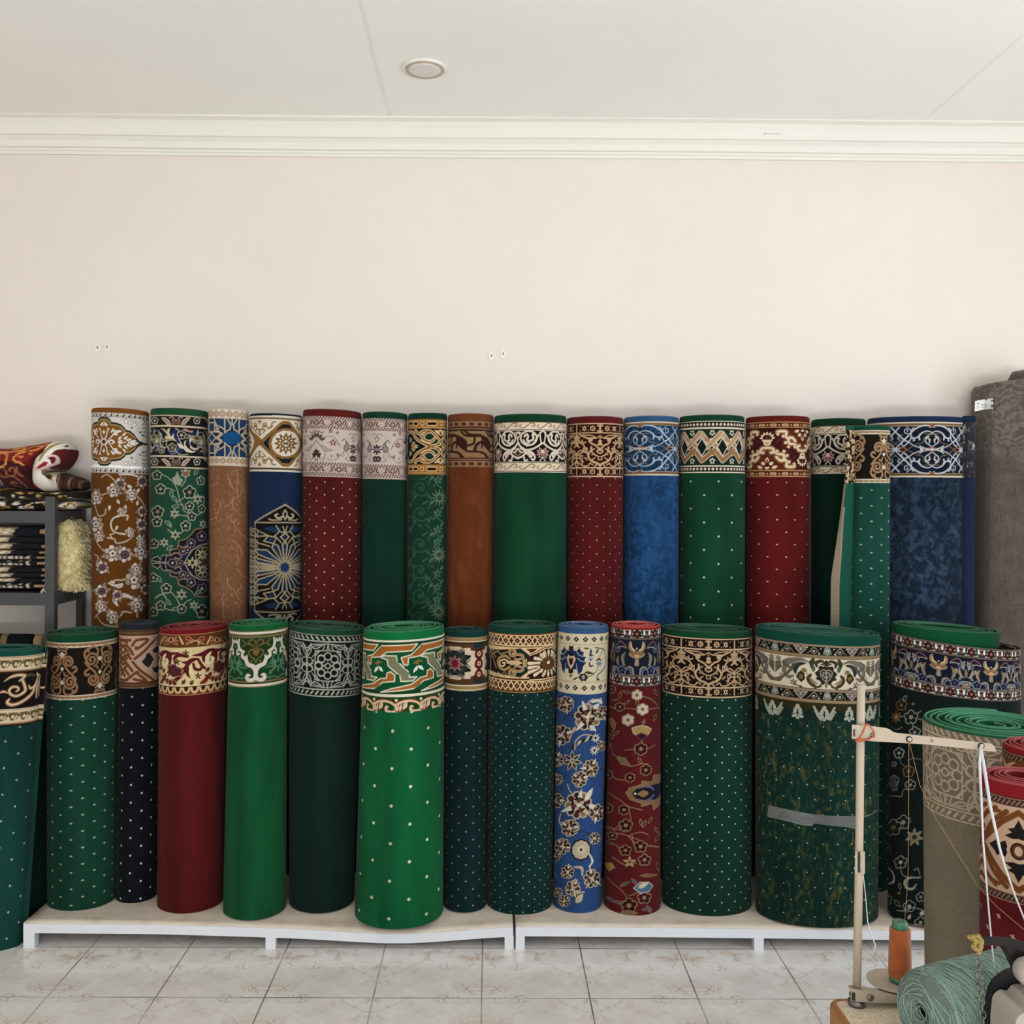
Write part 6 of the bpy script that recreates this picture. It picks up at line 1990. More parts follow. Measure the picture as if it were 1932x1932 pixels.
def fl_green_damask(w):
    w.frame(460, 740, 3.864)
    A, B = '365a44', '4f6e56'
    rng = random.Random(3)
    for row_, y0 in enumerate((700, 880, 1110, 1300, 1480, 1640)):
        for x0, d in ((1290, 1), (1200, -1)):
            y = y0 + (60 if d < 0 else 0)
            w.spiral(x0, y, 62, 40 if d > 0 else 140, 1.3 * d, [10, 8, 7], A)
            w.curve([(x0 + d * 60, y - 30), (x0 + d * 80, y - 100), (x0 + d * 40, y - 150)], 8, A)
            w.curve([(x0 + d * 20, y - 66), (x0 + d * 60, y - 90)], [10, 4], B); w.leaf(x0 + d * 50, y + 40, 60 * d, 44, 22, A); w.leaf(x0 - d * 30, y + 50, 120, 40, 20, A); w.leaf(x0 + d * 66, y - 60, -40 * d, 46, 22, B)
            w.flower(x0, y, 20, 5, A)
    for y in (770, 1185, 1600): w.flower(1430, y, 66, 12, '6d8266', '2a4a36', wd=.6)
    for y in (640, 880, 1000, 1090, 1320, 1420, 1510):
        w.flower(1420, y, 36, 5, B); w.curve([(1390, y), (1420, y + 40), (1450, y + 60)], 7, B); w.leaf(1440, y - 20, -60, 44, 20, B); w.leaf(1400, y + 20, 110, 40, 18, A)
    for k in range(26): w.leaf(rng.uniform(1190, 1480), rng.uniform(610, 1660), rng.uniform(0, 360), 34, 16, A)


def fl_blue_floral(w):
    CR, DK, TN, WH = 'bdb094', '241a1c', '8a6a50', 'd9d2c2'
    def palm(x, y, r, a, seed, n=9):
        rng = random.Random(seed)
        r *= 1.18
        for k in range(n):
            an = math.radians(a + 360 / n * k)
            w.disc(x + r * .66 * math.cos(an), y + r * .66 * math.sin(an), r * .27, CR)
        for k in range(n):
            an = math.radians(a + 360 / n * k)
            w.disc(x + r * .64 * math.cos(an), y + r * .64 * math.sin(an), r * .19, [DK, TN, '4a2428'][k % 3])
        for k in range(0, n, 3): w.leaf(x, y, a + 360 / n * (k + .5), r * rng.uniform(1.05, 1.3), r * .34, WH if k else CR, DK, 3)
        w.disc(x, y, r * .5, DK)
        for k in range(7): w.leaf(x, y, a + 51 * k, r * .5, r * .24, [CR, '6a3a34'][k % 2])
        w.disc(x, y, r * .13, WH)
    w.frame(820, 1140, 4.293)
    V = lambda p_, q=7, c=DK: w.curve(p_, q, c)
    V([(1110, 870), (1150, 890)]); V([(1060, 940), (1090, 900), (1140, 905)]); V([(1045, 1150), (1060, 1220)]); V([(1320, 1330), (1380, 1340)]); V([(1060, 1420), (1090, 1380)]); V([(1100, 1460), (1120, 1510), (1160, 1560)], 9, CR); V([(1200, 1840), (1260, 1850), (1330, 1900)]); V([(1330, 1600), (1300, 1640), (1250, 1680)])
    for x, y, r, a, s in ((1255, 915, 105, -10, 1), (1075, 810, 62, 60, 2), (1045, 1060, 78, 200, 3), (1290, 1330, 66, 40, 5), (1015, 1420, 44, 0, 6), (1200, 1420, 62, 80, 7), (1195, 1630, 108, 20, 8), (1140, 1810, 62, -30, 9), (1005, 1590, 62, 100, 10), (1355, 1690, 66, 200, 11), (1010, 1260, 54, 30, 12), (1385, 880, 54, 170, 13), (1380, 1150, 40, 0, 16), (1000, 800, 40, 0, 17)):
        palm(x, y, r, a, s)
    w.flower(1135, 1270, 80, 7, DK, TN, edge=CR, ew=7); w.disc(1135, 1270, 26, '4a3a2a'); w.daisy(1135, 1270, 24, 6, CR, DK)
    for x, y in ((1325, 1085), (1318, 1185)): w.flower(x, y, 42, 9, WH, DK)
    w.curve([(1290, 790), (1340, 780), (1370, 800), (1360, 760)], [20, 26, 22, 8], WH); w.curve([(1265, 790), (1300, 770)], 14, CR)
    for k in range(5): w.curve([(1300 - 34 * k, 1060 + 18 * k), (1280 - 34 * k, 1090 + 14 * k), (1250 - 30 * k, 1090 + 20 * k)], [20, 18, 6], [DK, CR][k % 2])
    w.curve([(1300, 1065), (1220, 1060), (1160, 1110), (1155, 1180)], 9, CR)
    w.leaf(1250, 1600, -60, 130, 44, WH); w.leaf(1280, 1640, 0, 60, 40, WH); w.curve([(1050, 1700), (1040, 1760), (1080, 1820)], [8, 22, 10], CR); w.leaf(1270, 980, 40, 80, 36, WH); w.leaf(1300, 850, -40, 70, 40, WH); w.leaf(1160, 990, 120, 70, 28, CR)
    w.frame(600, 1550, 2.76)
    for x, y, r, s in ((1330, 35, 42, 21), (1295, 130, 40, 22), (1460, 300, 46, 23), (1325, 265, 34, 24), (1355, 350, 40, 25), (1310, 415, 30, 26), (1255, 180, 30, 27), (1470, 90, 30, 28), (1275, 370, 24, 29)): palm(x, y, r, 20 * s, s, 8)
    w.daisy(1395, 150, 50, 10, CR, DK, DK, 6); w.daisy(1395, 150, 24, 7, 'cfc6ae', DK)
    w.curve([(1360, 240), (1400, 245), (1405, 285)], [8, 16, 6], CR); w.curve([(1370, 300), (1350, 330), (1370, 370), (1420, 370)], [5, 12, 12, 5], CR); w.curve([(1440, 170), (1460, 210), (1440, 240)], [6, 14, 6], WH); w.leaf(1370, 430, -50, 70, 40, CR, DK, 3)
    V([(1240, 310), (1290, 330), (1340, 345)], 4); V([(1250, 240), (1270, 290)], 4, CR); V([(1400, 80), (1440, 60)], 4)


def fl_red_floral(w):
    CR, DK, TN, WH, BL = '93785a', '3a1012', '7d6446', 'c9bda4', '3d4a72'
    w.frame(820, 1140, 4.293)
    V = lambda p_, q=6, c=CR: w.curve(p_, q, c)
    V([(1690, 745), (1760, 770), (1810, 820), (1830, 860)]); V([(1420, 820), (1480, 840), (1560, 840), (1650, 850), (1720, 850), (1820, 840)]); V([(1440, 700), (1450, 770), (1500, 770)]); V([(1430, 1130), (1460, 1160), (1480, 1220), (1540, 1240), (1600, 1300)], 9, TN); V([(1420, 1290), (1450, 1360), (1500, 1410), (1560, 1420), (1620, 1420)]); V([(1610, 1310), (1680, 1290), (1740, 1290)])
    V([(1410, 1500), (1470, 1540), (1540, 1590), (1590, 1630), (1690, 1660)]); V([(1590, 1640), (1610, 1740), (1570, 1790)]); V([(1420, 1530), (1450, 1620)]); V([(1640, 1920), (1600, 1870), (1680, 1840), (1740, 1860)]); V([(1460, 1040), (1480, 1000)]); V([(1680, 1040), (1690, 1150)]); V([(1560, 1180), (1640, 1170), (1720, 1170), (1790, 1140)]); V([(1410, 1190), (1440, 1180)], 12)
    for x, y, r, c in ((1645, 735, 42, WH), (1690, 850, 46, WH), (1578, 935, 46, WH), (1450, 690, 28, TN), (1515, 830, 34, TN), (1680, 1170, 48, BL), (1720, 1340, 42, TN), (1445, 1650, 34, TN), (1560, 1660, 38, TN), (1570, 1790, 44, TN), (1440, 1380, 34, TN), (1600, 1400, 36, TN)):
        w.daisy(x, y, r, 6, c if c == WH else DK, TN if c == WH else CR, CR, 5)
    w.poly([(1680, 1090), (1620, 1040), (1610, 1000), (1640, 990), (1680, 980), (1730, 990), (1760, 1010), (1730, 1060)], 'a88a52', WH, 6); w.poly([(1640, 1060), (1680, 1100), (1730, 1060), (1680, 1040)], DK, BL, 5); w.leaf(1690, 980, -70, 60, 30, TN)
    w.poly([(1430, 930), (1460, 920), (1490, 960), (1480, 1010), (1450, 980)], '7d5c30', CR, 5); w.poly([(1500, 1240), (1560, 1240), (1610, 1310), (1530, 1290)], TN, CR, 5)
    for x, y, a in ((1590, 720, -160), (1640, 770, 70), (1590, 780, 150), (1430, 1050, 40), (1410, 1160, -30), (1470, 1060, -40), (1660, 1240, 60), (1780, 690, 60), (1800, 890, 110), (1420, 1100, 60), (1510, 760, -80), (1700, 1800, -70), (1690, 1790, -100), (1740, 1770, -60), (1440, 1800, 20), (1500, 1820, -40), (1790, 1800, 60)): w.leaf(x, y, a, 58, 20, DK, CR, 5)
    mv = w.MV(1530)
    w.rep(None, mirror_v=mv)
    w.poly([(1570, 1530), (1600, 1480), (1690, 1455), (1690, 1430), (1770, 1435), (1780, 1380), (1900, 1370), (1900, 1530)], TN, CR, 6); w.poly([(1610, 1530), (1650, 1490), (1720, 1475), (1800, 1450), (1900, 1440), (1900, 1530)], '191824')
    w.poly([(1650, 1530), (1700, 1500), (1740, 1515), (1740, 1530)], '8a6a48'); w.curve([(1720, 1470), (1760, 1480), (1780, 1500)], 14, '6d5a86'); w.disc(1640, 1530, 10, WH)
    w.once()
    w.frame(600, 1550, 2.76)
    V([(1490, 90), (1560, 110), (1600, 140)], 7, TN); V([(1500, 250), (1560, 310), (1620, 370), (1640, 420)], 4); V([(1640, 380), (1700, 350)], 4); V([(1530, 60), (1600, 60), (1680, 90)], 4); V([(1650, 70), (1660, 110), (1720, 120), (1780, 130)], 5); V([(1560, 180), (1620, 220), (1670, 210)], 5)
    for x, y, r in ((1620, 145, 26), (1690, 125, 30), (1710, 195, 28), (1640, 430, 36), (1710, 390, 30), (1560, 70, 20), (1620, 15, 30), (1500, 310, 20)): w.daisy(x, y, r, 5, DK, CR, CR, 3.5)
    w.poly([(1660, 340), (1690, 310), (1730, 310), (1750, 330), (1730, 360), (1690, 365)], '4a6a8a', WH, 4); w.leaf(1680, 340, -30, 60, 24, WH); w.poly([(1520, 215), (1560, 210), (1575, 235), (1550, 255)], 'a88a4a', CR, 3); w.flower(1640, 205, 32, 5, 'b59a6a'); w.leaf(1690, 275, 0, 80, 16, '7d5040', CR, 3); w.leaf(1600, 470, 0, 80, 30, TN, CR, 3)
    for x, y, a in ((1540, 30, 40), (1520, 100, 20), (1600, 330, -30), (1540, 390, 30), (1720, 430, 60), (1700, 450, 0), (1650, 290, 50), (1770, 210, 80), (1760, 100, -60), (1570, 410, 10)): w.leaf(x, y, a, 46, 14, BL if y > 280 else DK, CR, 3)


def fl_black_floral(w):
    CR, DK, TN, WH = '8f8f84', '12201c', '7d6038', 'b3b0a2'
    w.frame(1580, 1150, 5.489)
    V = lambda p_, q=7, c=CR: w.curve(p_, q, c)
    V([(660, 1080), (710, 1095), (760, 1100)]); V([(770, 1130), (790, 1190), (800, 1240)]); V([(560, 1170), (610, 1220), (680, 1200)]); V([(650, 1510), (680, 1570), (720, 1600)]); V([(520, 1900), (600, 1890), (680, 1900), (700, 1840), (780, 1810)]); V([(740, 1540), (800, 1520), (880, 1540)], 4); V([(790, 1100), (870, 1040)]); V([(800, 1110), (880, 1130)])
    for x, y, r, c in ((670, 975, 52, TN), (770, 1100, 66, CR), (810, 1255, 52, CR), (650, 1460, 50, WH), (750, 1650, 56, TN), (770, 1790, 50, CR), (600, 1570, 22, CR), (600, 1740, 50, CR)): w.daisy(x, y, r, 5, DK, c, c, 8)
    w.flower(615, 1095, 70, 8, TN, '9a8a60'); w.leaf(690, 930, -60, 60, 34, DK, CR, 6); w.disc(790, 965, 16, TN)
    w.poly([(560, 1700), (590, 1690), (620, 1740), (640, 1830), (590, 1840), (570, 1780)], '4a5048', CR, 5)
    w.frame(1532, 1532, 4.83)
    for x, y, r, c in ((850, 60, 60, CR), (830, 415, 54, WH), (710, 740, 44, CR), (910, 815, 50, WH), (940, 1055, 50, CR), (1010, 970, 50, CR), (760, 100, 70, TN), (1010, 740, 40, CR)): w.daisy(x, y, r, 5, DK, c, CR, 6)
    V([(830, 470), (850, 530), (920, 560), (1010, 560)], 8); w.curve([(1000, 570), (910, 560), (870, 600), (890, 650), (940, 660), (970, 620)], [8, 18, 26, 26, 18, 6], 'a39c86'); w.curve([(690, 430), (760, 500), (770, 580), (710, 600)], [5, 18, 22, 10], WH)
    V([(920, 980), (990, 990), (1030, 1000)], 9); V([(800, 840), (860, 850), (940, 830), (1030, 860)], 8); V([(660, 290), (720, 260), (740, 330)], 6); V([(950, 500), (980, 480), (1000, 540)], 7)
    w.flower(950, 200, 80, 7, '8f7a5a', '2a2a20', edge=CR, ew=5); w.leaf(780, 750, 50, 80, 34, DK, CR, 6); w.leaf(820, 600, 80, 60, 22, DK, CR, 5); w.leaf(900, 930, -60, 50, 30, WH); w.leaf(1000, 900, -30, 60, 40, WH); w.leaf(680, 930, 60, 60, 20, CR); w.disc(820, 690, 14, TN); w.line([(700, 830), (740, 850), (720, 880)], 8, CR)
# ------------------------------------------------------------------ the carpet rolls, back row
GB = 1.0
WHITE_DOT = lin('c9c2b4')
BACK = 'carpet rolls standing along the back wall'
FRONT = 'carpet rolls in the front row'


def R(key, *a, **k):
    RT[key] = Roll(*a, **k)
    return RT[key]


def dots(P, Q, ox, oy, r, c=WHITE_DOT, dia=False, roll=None, fr=None):
    """lattice of dots through a dot seen at traced point (ox, oy)"""
    if fr:
        u, v = roll.to_uv(fr[0] + ox / fr[2], fr[1] + oy / fr[2])[0] if False else roll.to_uv(np.array([fr[0] + ox / fr[2]]), np.array([fr[1] + oy / fr[2]]))[0]
        ox, oy = float(u), float(v)
    return (P, Q, ox, oy, r * .82, tuple(np.array(c) * .72), dia)


CA, CB, CC, CD = (0, 740, 3.864), (460, 740, 3.864), (920, 740, 3.864), (1390, 700, 3.565)
V_BACK = 470
r = R('b1', 173, 283, 174, 281, 770, 779, 893, Yf=3.95, turns=5, slant=2)
build_roll(r, 'rust brown carpet roll with cream flower sprays and a cream border holding a brown medallion', BACK, '7a4a16', pd_mustard_medallion, '633a12', body_paint=fl_rust_floral, body_base='663d13', visible_to=430, key='b1', seed=1)
r = R('b2', 285, 394, 286, 399, 770, 783, 884, Yf=3.95, turns=5, slant=1)
build_roll(r, 'green floral carpet roll with a stepped navy medallion and a navy leaf border', BACK, '1f4a2e', pd_navy_leaves, '1f4634', body_paint=fl_green_medallion, body_base='204836', visible_to=430, key='b2', seed=2)
r = R('b3', 394, 471, 402, 468, 770.5, 771.5, 879, Yf=3.97, turns=4, slant=1, core=.022)
build_roll(r, 'slim tan veined carpet roll with a blue star lattice border', BACK, 'c9bba4', pd_star_lattice, '8a6244', body_paint=fl_copper_veins, body_base='835a3e', visible_to=420, key='b3', seed=3, mott=(lin('a97f5e'), 90, .5, .66, .7))
r = R('b4', 472, 573, 469, 567, 780, 782, 890, Yf=3.96, turns=5, slant=1)
build_roll(r, 'blue carpet roll with a cream lattice arch and a border of gold suns', BACK, '191d28', pd_gold_sun, '14233f', body_paint=fl_blue_arch, body_base='172a48', visible_to=420, key='b4', seed=4)
r = R('b5', 572, 685, 568, 683, 772, 785, 900, Yf=3.96, turns=5, slant=2)
build_roll(r, 'dark red carpet roll with white dots under a pale floral border with drops', BACK, '5a1a18', pd_blush_floral(1, 597), '521816', key='b5', seed=5,
           dots=dots(33, 24.2, 655, 703, 1.9, lin('cdbcae'), False, r, CB))
r = R('b6', 685, 770, 683, 766, 777, 788.5, 904, Yf=3.97, turns=4, slant=1)
build_roll(r, 'plain dark green carpet roll under a pale floral border with drops', BACK, '0d3a27', pd_blush_floral(-1, 769), '0d3327', key='b6', seed=6)
r = R('b7', 771, 845, 766, 840, 779, 790, 895.5, Yf=3.97, turns=4)
build_roll(r, 'slim green damask carpet roll with a black and gold knotwork border', BACK, '0f3326', pd_gold_knot, '173c2b', body_paint=fl_green_damask, body_base='173c2b', visible_to=420, key='b7', seed=7)
r = R('b8', 846.5, 933, 843, 930, 780, 793, 882, Yf=3.96, turns=4)
build_roll(r, 'plain rust brown carpet roll with a brown key pattern border', BACK, '6d3c20', pd_brown_key, '6a3517', key='b8', seed=8, mott=(lin('7d4526'), 14, .5, .7, .6))
r = R('b9', 933, 1071, 932, 1068, 781, 794, 891, Yf=3.92, squash=.85, turns=6)
build_roll(r, 'wide plain green carpet roll with cream scroll guards round a black border', BACK, '0c3a24', pd_black_scroll(1024, 1), '0f4029', key='b9', seed=9)
r = R('b10', 1071, 1178, 1070, 1175, 785, 798, 900.5, Yf=3.95, turns=5)
build_roll(r, 'dark red carpet roll with fine dots and a brown damask border', BACK, '5a181a', tan_arabesque('2c0d08', 'c2a078', 'a88664', 'c9a888', 1132, 94, 102), '561616', key='b10', seed=10,
           dots=dots(26.5, 26, 797, 677, 1.35, lin('c9b3a6'), False, r, CC))
r = R('b11', 1178, 1283, 1177, 1281, 784, 795, 897, Yf=3.95, turns=5)
build_roll(r, 'mottled light blue carpet roll with a white tendril border', BACK, '2f5478', ogee_arabesque('183350', 'a9bac8', '9a6226', 1207, 150, 102, '27537f', .8), '25507f', key='b11', seed=11, mott=(lin('123458'), 48, .45, .54, .8))
r = R('b12', 1283, 1407, 1282, 1406, 782, 794, 892, Yf=3.93, squash=.9, turns=6)
build_roll(r, 'green carpet roll with sparse white dots and a tan interlaced diamond border', BACK, '0e3b26', pd_diamond_chain, '10402a', key='b12', seed=12,
           dots=dots(54, 52, 1684, 650, 2.4, lin('d6cfbc'), False, r, CC))
r = R('b13', 1408, 1530, 1407, 1527, 784, 795, 901, Yf=3.93, squash=.9, turns=5)
build_roll(r, 'dark red carpet roll with sparse dots and a crimson border of cream baroque scrolls', BACK, '5c1613', pd_red_baroque, '5a1412', key='b13', seed=13,
           dots=dots(34.5, 47, 335, 750, 1.9, lin('cbb29a'), True, r, CD))
r = R('b13b', 1532, 1634, 1532, 1634, 789, 801, 894, Yf=4.035, turns=4, squash=.92)
build_roll(r, 'dark green carpet roll half hidden behind the teal roll', BACK, '0c3520', pd_black_scroll(1562, 1), '0c2c22', key='b13b', seed=14)
r = R('b15', 1634, 1825, 1634, 1823, 785, 795.5, 900.5, Yf=3.93, squash=.72, turns=5, seam=40, turn_dir=-1)
NAVY = r
build_roll(r, 'wide navy blue mottled carpet roll with a white tendril border', BACK, '1a2a48', ogee_arabesque('11182a', 'b9bdc0', '8a4e28', 1758, 131, 105, None, .9), '172332', key='b15', seed=15, mott=(lin('33465c'), 34, .47, .60, .8))

# free outer edge of the navy roll, standing off at its right
def flap(parent, name, pts, z0, z1, mats, th=.008, cols=None, top=None):
    """loose end of a carpet: a bent strip with thickness; pts = plan outline (x, y)"""
    P = spline(np.array(pts), False, 6)
    n = len(P)
    t = np.gradient(P, axis=0)
    nn = np.stack([t[:, 1], -t[:, 0]], 1)
    nn /= np.linalg.norm(nn, axis=1)[:, None]
    Q = P + nn * th
    ring = np.vstack([P, Q[::-1]])
    zs = np.atleast_1d(z0) if np.ndim(z0) else None
    m = len(ring)
    co = []
    for z in (z0, z1):
        co.append(np.concatenate([ring, np.full((m, 1), z)], 1))
    co = np.vstack(co)
    bm = bmesh.new()
    vs = [bm.verts.new(c) for c in co]
    for k in range(m): bm.faces.new((vs[k], vs[(k + 1) % m], vs[m + (k + 1) % m], vs[m + k]))
    for k in range(n - 1):
        bm.faces.new((vs[k], vs[k + 1], vs[m - 2 - k], vs[m - 1 - k]))
        bm.faces.new((vs[m + k], vs[m + k + 1], vs[m + m - 2 - k], vs[m + m - 1 - k]))
    return from_bm(name, bm, mats, parent, True)


def navy_flap():
    e = [o for o in C.objects if o.get('label', '').startswith('wide navy blue')][0]
    r = NAVY
    x0 = at(1822, 850, r.cy - .1)[0] - r.cb
    x1 = at(1838.5, 850, r.cy - .1)[0] - r.cb
    pts = [(x0 - .012, -.10), (x0 + .004, -.108), (x1 - .007, -.10), (x1 - .001, -.085), (x1 - .006, -.065)]
    z = lambda y: at(1830, y, r.cy)[2] - r.z0
    m1, m2 = carpet('b15_flap', lin('17233c'), nap=.2), carpet('b15_flapb', lin('2a2b33'), mott=(lin('a8a69c'), 60, .55, .62, .6))
    flap(e, 'loose_edge', pts, 0, z(902), m1)
    flap(e, 'loose_border', pts, z(902), z(800), m2)
    flap(e, 'loose_rim', pts, z(800), z(789), m1)


navy_flap()

# teal roll with its outer end hanging loose, in front of the dark pair
r = R('b14', 1600, 1680, 1592, 1677, 803, 811, 911.5, Yf=3.83, squash=.85, turns=4, seam=180, turn_dir=-1)
pt = tan_spirals('15120c', '9d7c5c', 'cfc6b2', '94744e', 1668.6, 1606, 8, 100.5, -1)
e = build_roll(r, 'teal carpet roll with tan spiral border, its loose end showing pale backing', BACK, '134838', pt, '17483c', key='b14', seed=16,
               dots=dots(40, 29.6, 773, 801, 2.4, lin('a9b09a'), True, r, CD))
x = lambda px, Y=3.9: at(px, 1000, Y)[0] - r.cb
zt, zb_, zm = r.z_lip - r.z0, 0.0, r.z_bb - r.z0
bmf = bmesh.new()
rows = []
for k in range(41):
    f = k / 40
    z = zt * (1 - f)
    py = 805 + f * 1150
    g = min(max((py - 915) / 270, 0), 1)
    xl_ = x(1584.5 - 24 * g ** 1.2 if py < 1190 else 1560.5)
    xr_ = x(1603 - 6 * g)
    th_ = .005 + .019 * min(max((py - 1030) / 140, 0), 1)
    yl = 3.842 - r.cy + .01 * g
    rows.append([bmf.verts.new(p) for p in ((xr_ + .02, r.cy * 0 - .016, z), (xl_ + th_ + .008, yl - .004, z), (xl_ + th_, yl - .008, z), (xl_, yl + .002, z), (xl_ + .004, yl + .012, z), (xr_ + .02, yl + .036, z))])
for A, B in zip(rows[:-1], rows[1:]):
    for k in range(6): bmf.faces.new((A[k], A[(k + 1) % 6], B[(k + 1) % 6], B[k]))
bmf.faces.new(rows[0]); bmf.faces.new(list(reversed(rows[-1])))
nt = NT('carpet_b14_flap')
o_ = nt.coord('Object')
sx = nt.n('ShaderNodeSeparateXYZ'); nt.l(o_, sx.inputs[0])
bd = nt.math('MULTIPLY', nt.math('GREATER_THAN', sx.outputs[2], zm), nt.math('LESS_THAN', sx.outputs[2], r.z_bt - r.z0))
pat = nt.mix(nt.ramp(nt.noise(nt.scaled(o_, (1, 1, 1)), 70, 2), .48, .54), tuple(lin('1a140e')), tuple(lin('b89c7c')))
nt.out(nt.mix(bd, tuple(lin('17483c')), pat), .95, .1)
bk = NT('jute_backing_pale')
o_ = bk.coord('Object')
wv = bk.n('ShaderNodeTexWave', bands_direction='Z'); bk.l(o_, wv.inputs['Vector']); wv.inputs['Scale'].default_value = 90
bk.out(bk.mix(wv.outputs['Fac'], tuple(lin('6d6250')), tuple(lin('958871'))), .95, .1)
fo = from_bm('loose_end', bmf, [nt.m, bk.m], e, False)
for p_ in fo.data.polygons:
    c_ = p_.center
    if abs(p_.normal.z) < .5 and p_.normal.y < -.15 and p_.normal.x < .6 and c_.z < zm:
        vs_ = [fo.data.vertices[i].co.x for i in p_.vertices]
        if max(vs_) < x(1586): p_.material_index = 1

# ------------------------------------------------------------------ the carpet rolls, front row
FA, FB_, FC_, FD = (0, 1140, 4.293), (420, 1140, 4.293), (820, 1140, 4.293), (1230, 1140, 4.293)
r = R('f0', -78, 86, -98, 44, 1229, 1240, 1373, yb=1802, base=FLOOR_Z, turns=6, squash=.6, seam=5, turn_dir=1)
build_roll(r, 'teal dotted carpet roll standing on the tiled floor at the left edge', FRONT, '12483e', pd_acanthus, '123f38', key='f0', seed=20, dots=dots(51, 50.5, 200, 1213, 2.7, lin('a3b3a6'), False, r, FA))
r = R('fx', 24, 92, 24, 92, 1352, 1358, 1400, yb=1750, base=FLOOR_Z, turns=4, squash=.95)
build_roll(r, 'plain dark green carpet roll, a strip of it showing behind the teal dotted roll', FRONT, '0d2c26', lambda w: w.band(-2, 60, '0d2723'), '0c2622', key='fx', seed=19)
r = R('f1', 88, 225, 89, 222, 1198, 1212.5, 1321, yb=1720, turns=9, squash=.95, slant=-1)
build_roll(r, 'green carpet roll with pale diamond dots and a tan spiral border', FRONT, '0f3f27', tan_spirals('16110b', '8d6a4c', 'c2b8a4', '8d6744', 188.8, 116.8, 9.5, 108.5, 1), '123d2e', key='f1', seed=21,
           dots=dots(42.6, 31, 670, 908, 2.6, lin('9fae90'), True, r, FA))
r = R('f2', 226, 303, 220, 298, 1178, 1189.5, 1299, yb=1704, turns=5)
build_roll(r, 'slim black navy carpet roll with white dots and a beige knotwork border', FRONT, '23242c', pd_beige_knot, '0e1118', key='f2', seed=22, gap=.05, dots=dots(39, 33.2, 1075, 750, 2.5, lin('c3c6c8'), False, r, FA))
r = R('f3', 301, 433, 297, 424, 1188, 1196.5, 1312, yb=1725, turns=8, slant=-2.5)
build_roll(r, 'plain red carpet roll with a cream border of maroon scrolls', FRONT, '6d1418', pd_cream_baroque, '541416', key='f3', seed=23)
r = R('f4', 434, 545, 423, 543, 1180, 1190.5, 1297, yb=1734, turns=6, slant=-2)
build_roll(r, 'plain bright green carpet roll with white antler-like scrolls on its border', FRONT, '0f5a2c', pd_green_antler, '0f4f2c', key='f4', seed=24)
r = R('f5', 545, 690, 545, 668, 1189, 1199, 1316, yb=1728, turns=8, slant=5)
build_roll(r, 'dark green carpet roll with a black border of white rosettes in squares', FRONT, '18402a', white_geometry('12120e', '9fa598', lw=12), '0d251d', key='f5', seed=25)
r = R('f6', 682, 838, 667, 836, 1192, 1208, 1344, yb=1751, turns=8, slant=-3, gap=None) if False else R('f6', 682, 838, 667, 836, 1192, 1208, 1344, yb=1751, turns=8, slant=-3, seam=150, turn_dir=-1)
build_roll(r, 'bright emerald carpet roll with large white dots and an orange strapwork border', FRONT, '0b6a38', pd_emerald_lattice, '0c5c34', key='f6', seed=26, gap=.3, dots=dots(70, 70.5, 1390, 1028, 3.6, lin('dcd6b8'), False, r, FB_))
r = R('f7', 839, 922, 838, 919, 1192, 1203, 1305, yb=1722, turns=5)
build_roll(r, 'slim dark teal carpet roll with red star border, beside the emerald roll', FRONT, '0d3430', pd_star_chain, '0b2527', key='f7', seed=27, dots=dots(28.5, 31.2, 320, 838, 2.1, lin('8b9488'), False, r, FC_))
r = R('f8', 922, 1052, 920, 1043, 1184, 1196.5, 1307.5, yb=1727, turns=7, squash=.9)
build_roll(r, 'dark teal carpet roll with fine white dots and a cream daisy medallion border', FRONT, '0d3c30', pd_medallion_daisy, '0b2f2b', key='f8', seed=28, dots=dots(24.3, 22.8, 740, 740, 1.5, lin('bcc4be'), False, r, FC_))
r = R('f9', 1053, 1150, 1045, 1136, 1184, 1196.5, 1310.5, yb=1724, turns=4, core=.03)
build_roll(r, 'blue carpet roll with cream and brown flowers below a cream palmette border', FRONT, '34567f', pd_cream_palmette, '26426f', body_paint=fl_blue_floral, body_base='2b4a7c', key='f9', seed=29, gap=.35)
r = R('f10', 1154, 1248, 1140, 1247, 1183, 1185.5, 1296, yb=1724, turns=4, core=.03)
build_roll(r, 'red carpet roll with fine outlined flowers and a navy urn border', FRONT, 'a02a22', navy_urns(1202, None, 0, 110.5, 0, 0), '541618', body_paint=fl_red_floral, body_base='581719', key='f10', seed=30, gap=.35)
r = R('f11', 1249, 1422, 1252, 1420, 1193, 1205, 1317.5, yb=1729, turns=10, squash=.75, slant=1.5)
build_roll(r, 'wide green carpet roll with small white dots and a black damask border', FRONT, '0e3f25', tan_arabesque('150d08', 'b99a78', '9a7c5c', 'c9ab8c', 1336.6, 103, 112), '0d3327', key='f11', seed=31, dots=dots(28.5, 29.5, 510, 843, 1.9, lin('c4cbb8'), False, r, FD))
r = R('f12', 1423, 1658, 1425, 1655, 1197, 1216.5, 1360, yb=1751, turns=11, squash=.66, slant=6, seam=20, turn_dir=-1)
e12 = build_roll(r, 'widest green and olive mottled carpet roll, with cream border and clear tape', FRONT, '0d4235', pd_big_acanthus, '0b2e27', key='f12', seed=32, gap=.3, border_base='2a2a18', front=2.1,
                 dots=dots(29, 55.5, 1258, 983, 1.5, lin('c4cbb8'), False, r, FD), mott=(lin('55562c'), 62, .52, .63, .5))
r = R('f13', 1680, 1922, 1672, 1925, 1206, 1216.5, 1317, yb=1757, turns=9, squash=.62, slant=14, seam=8, turn_dir=-1)
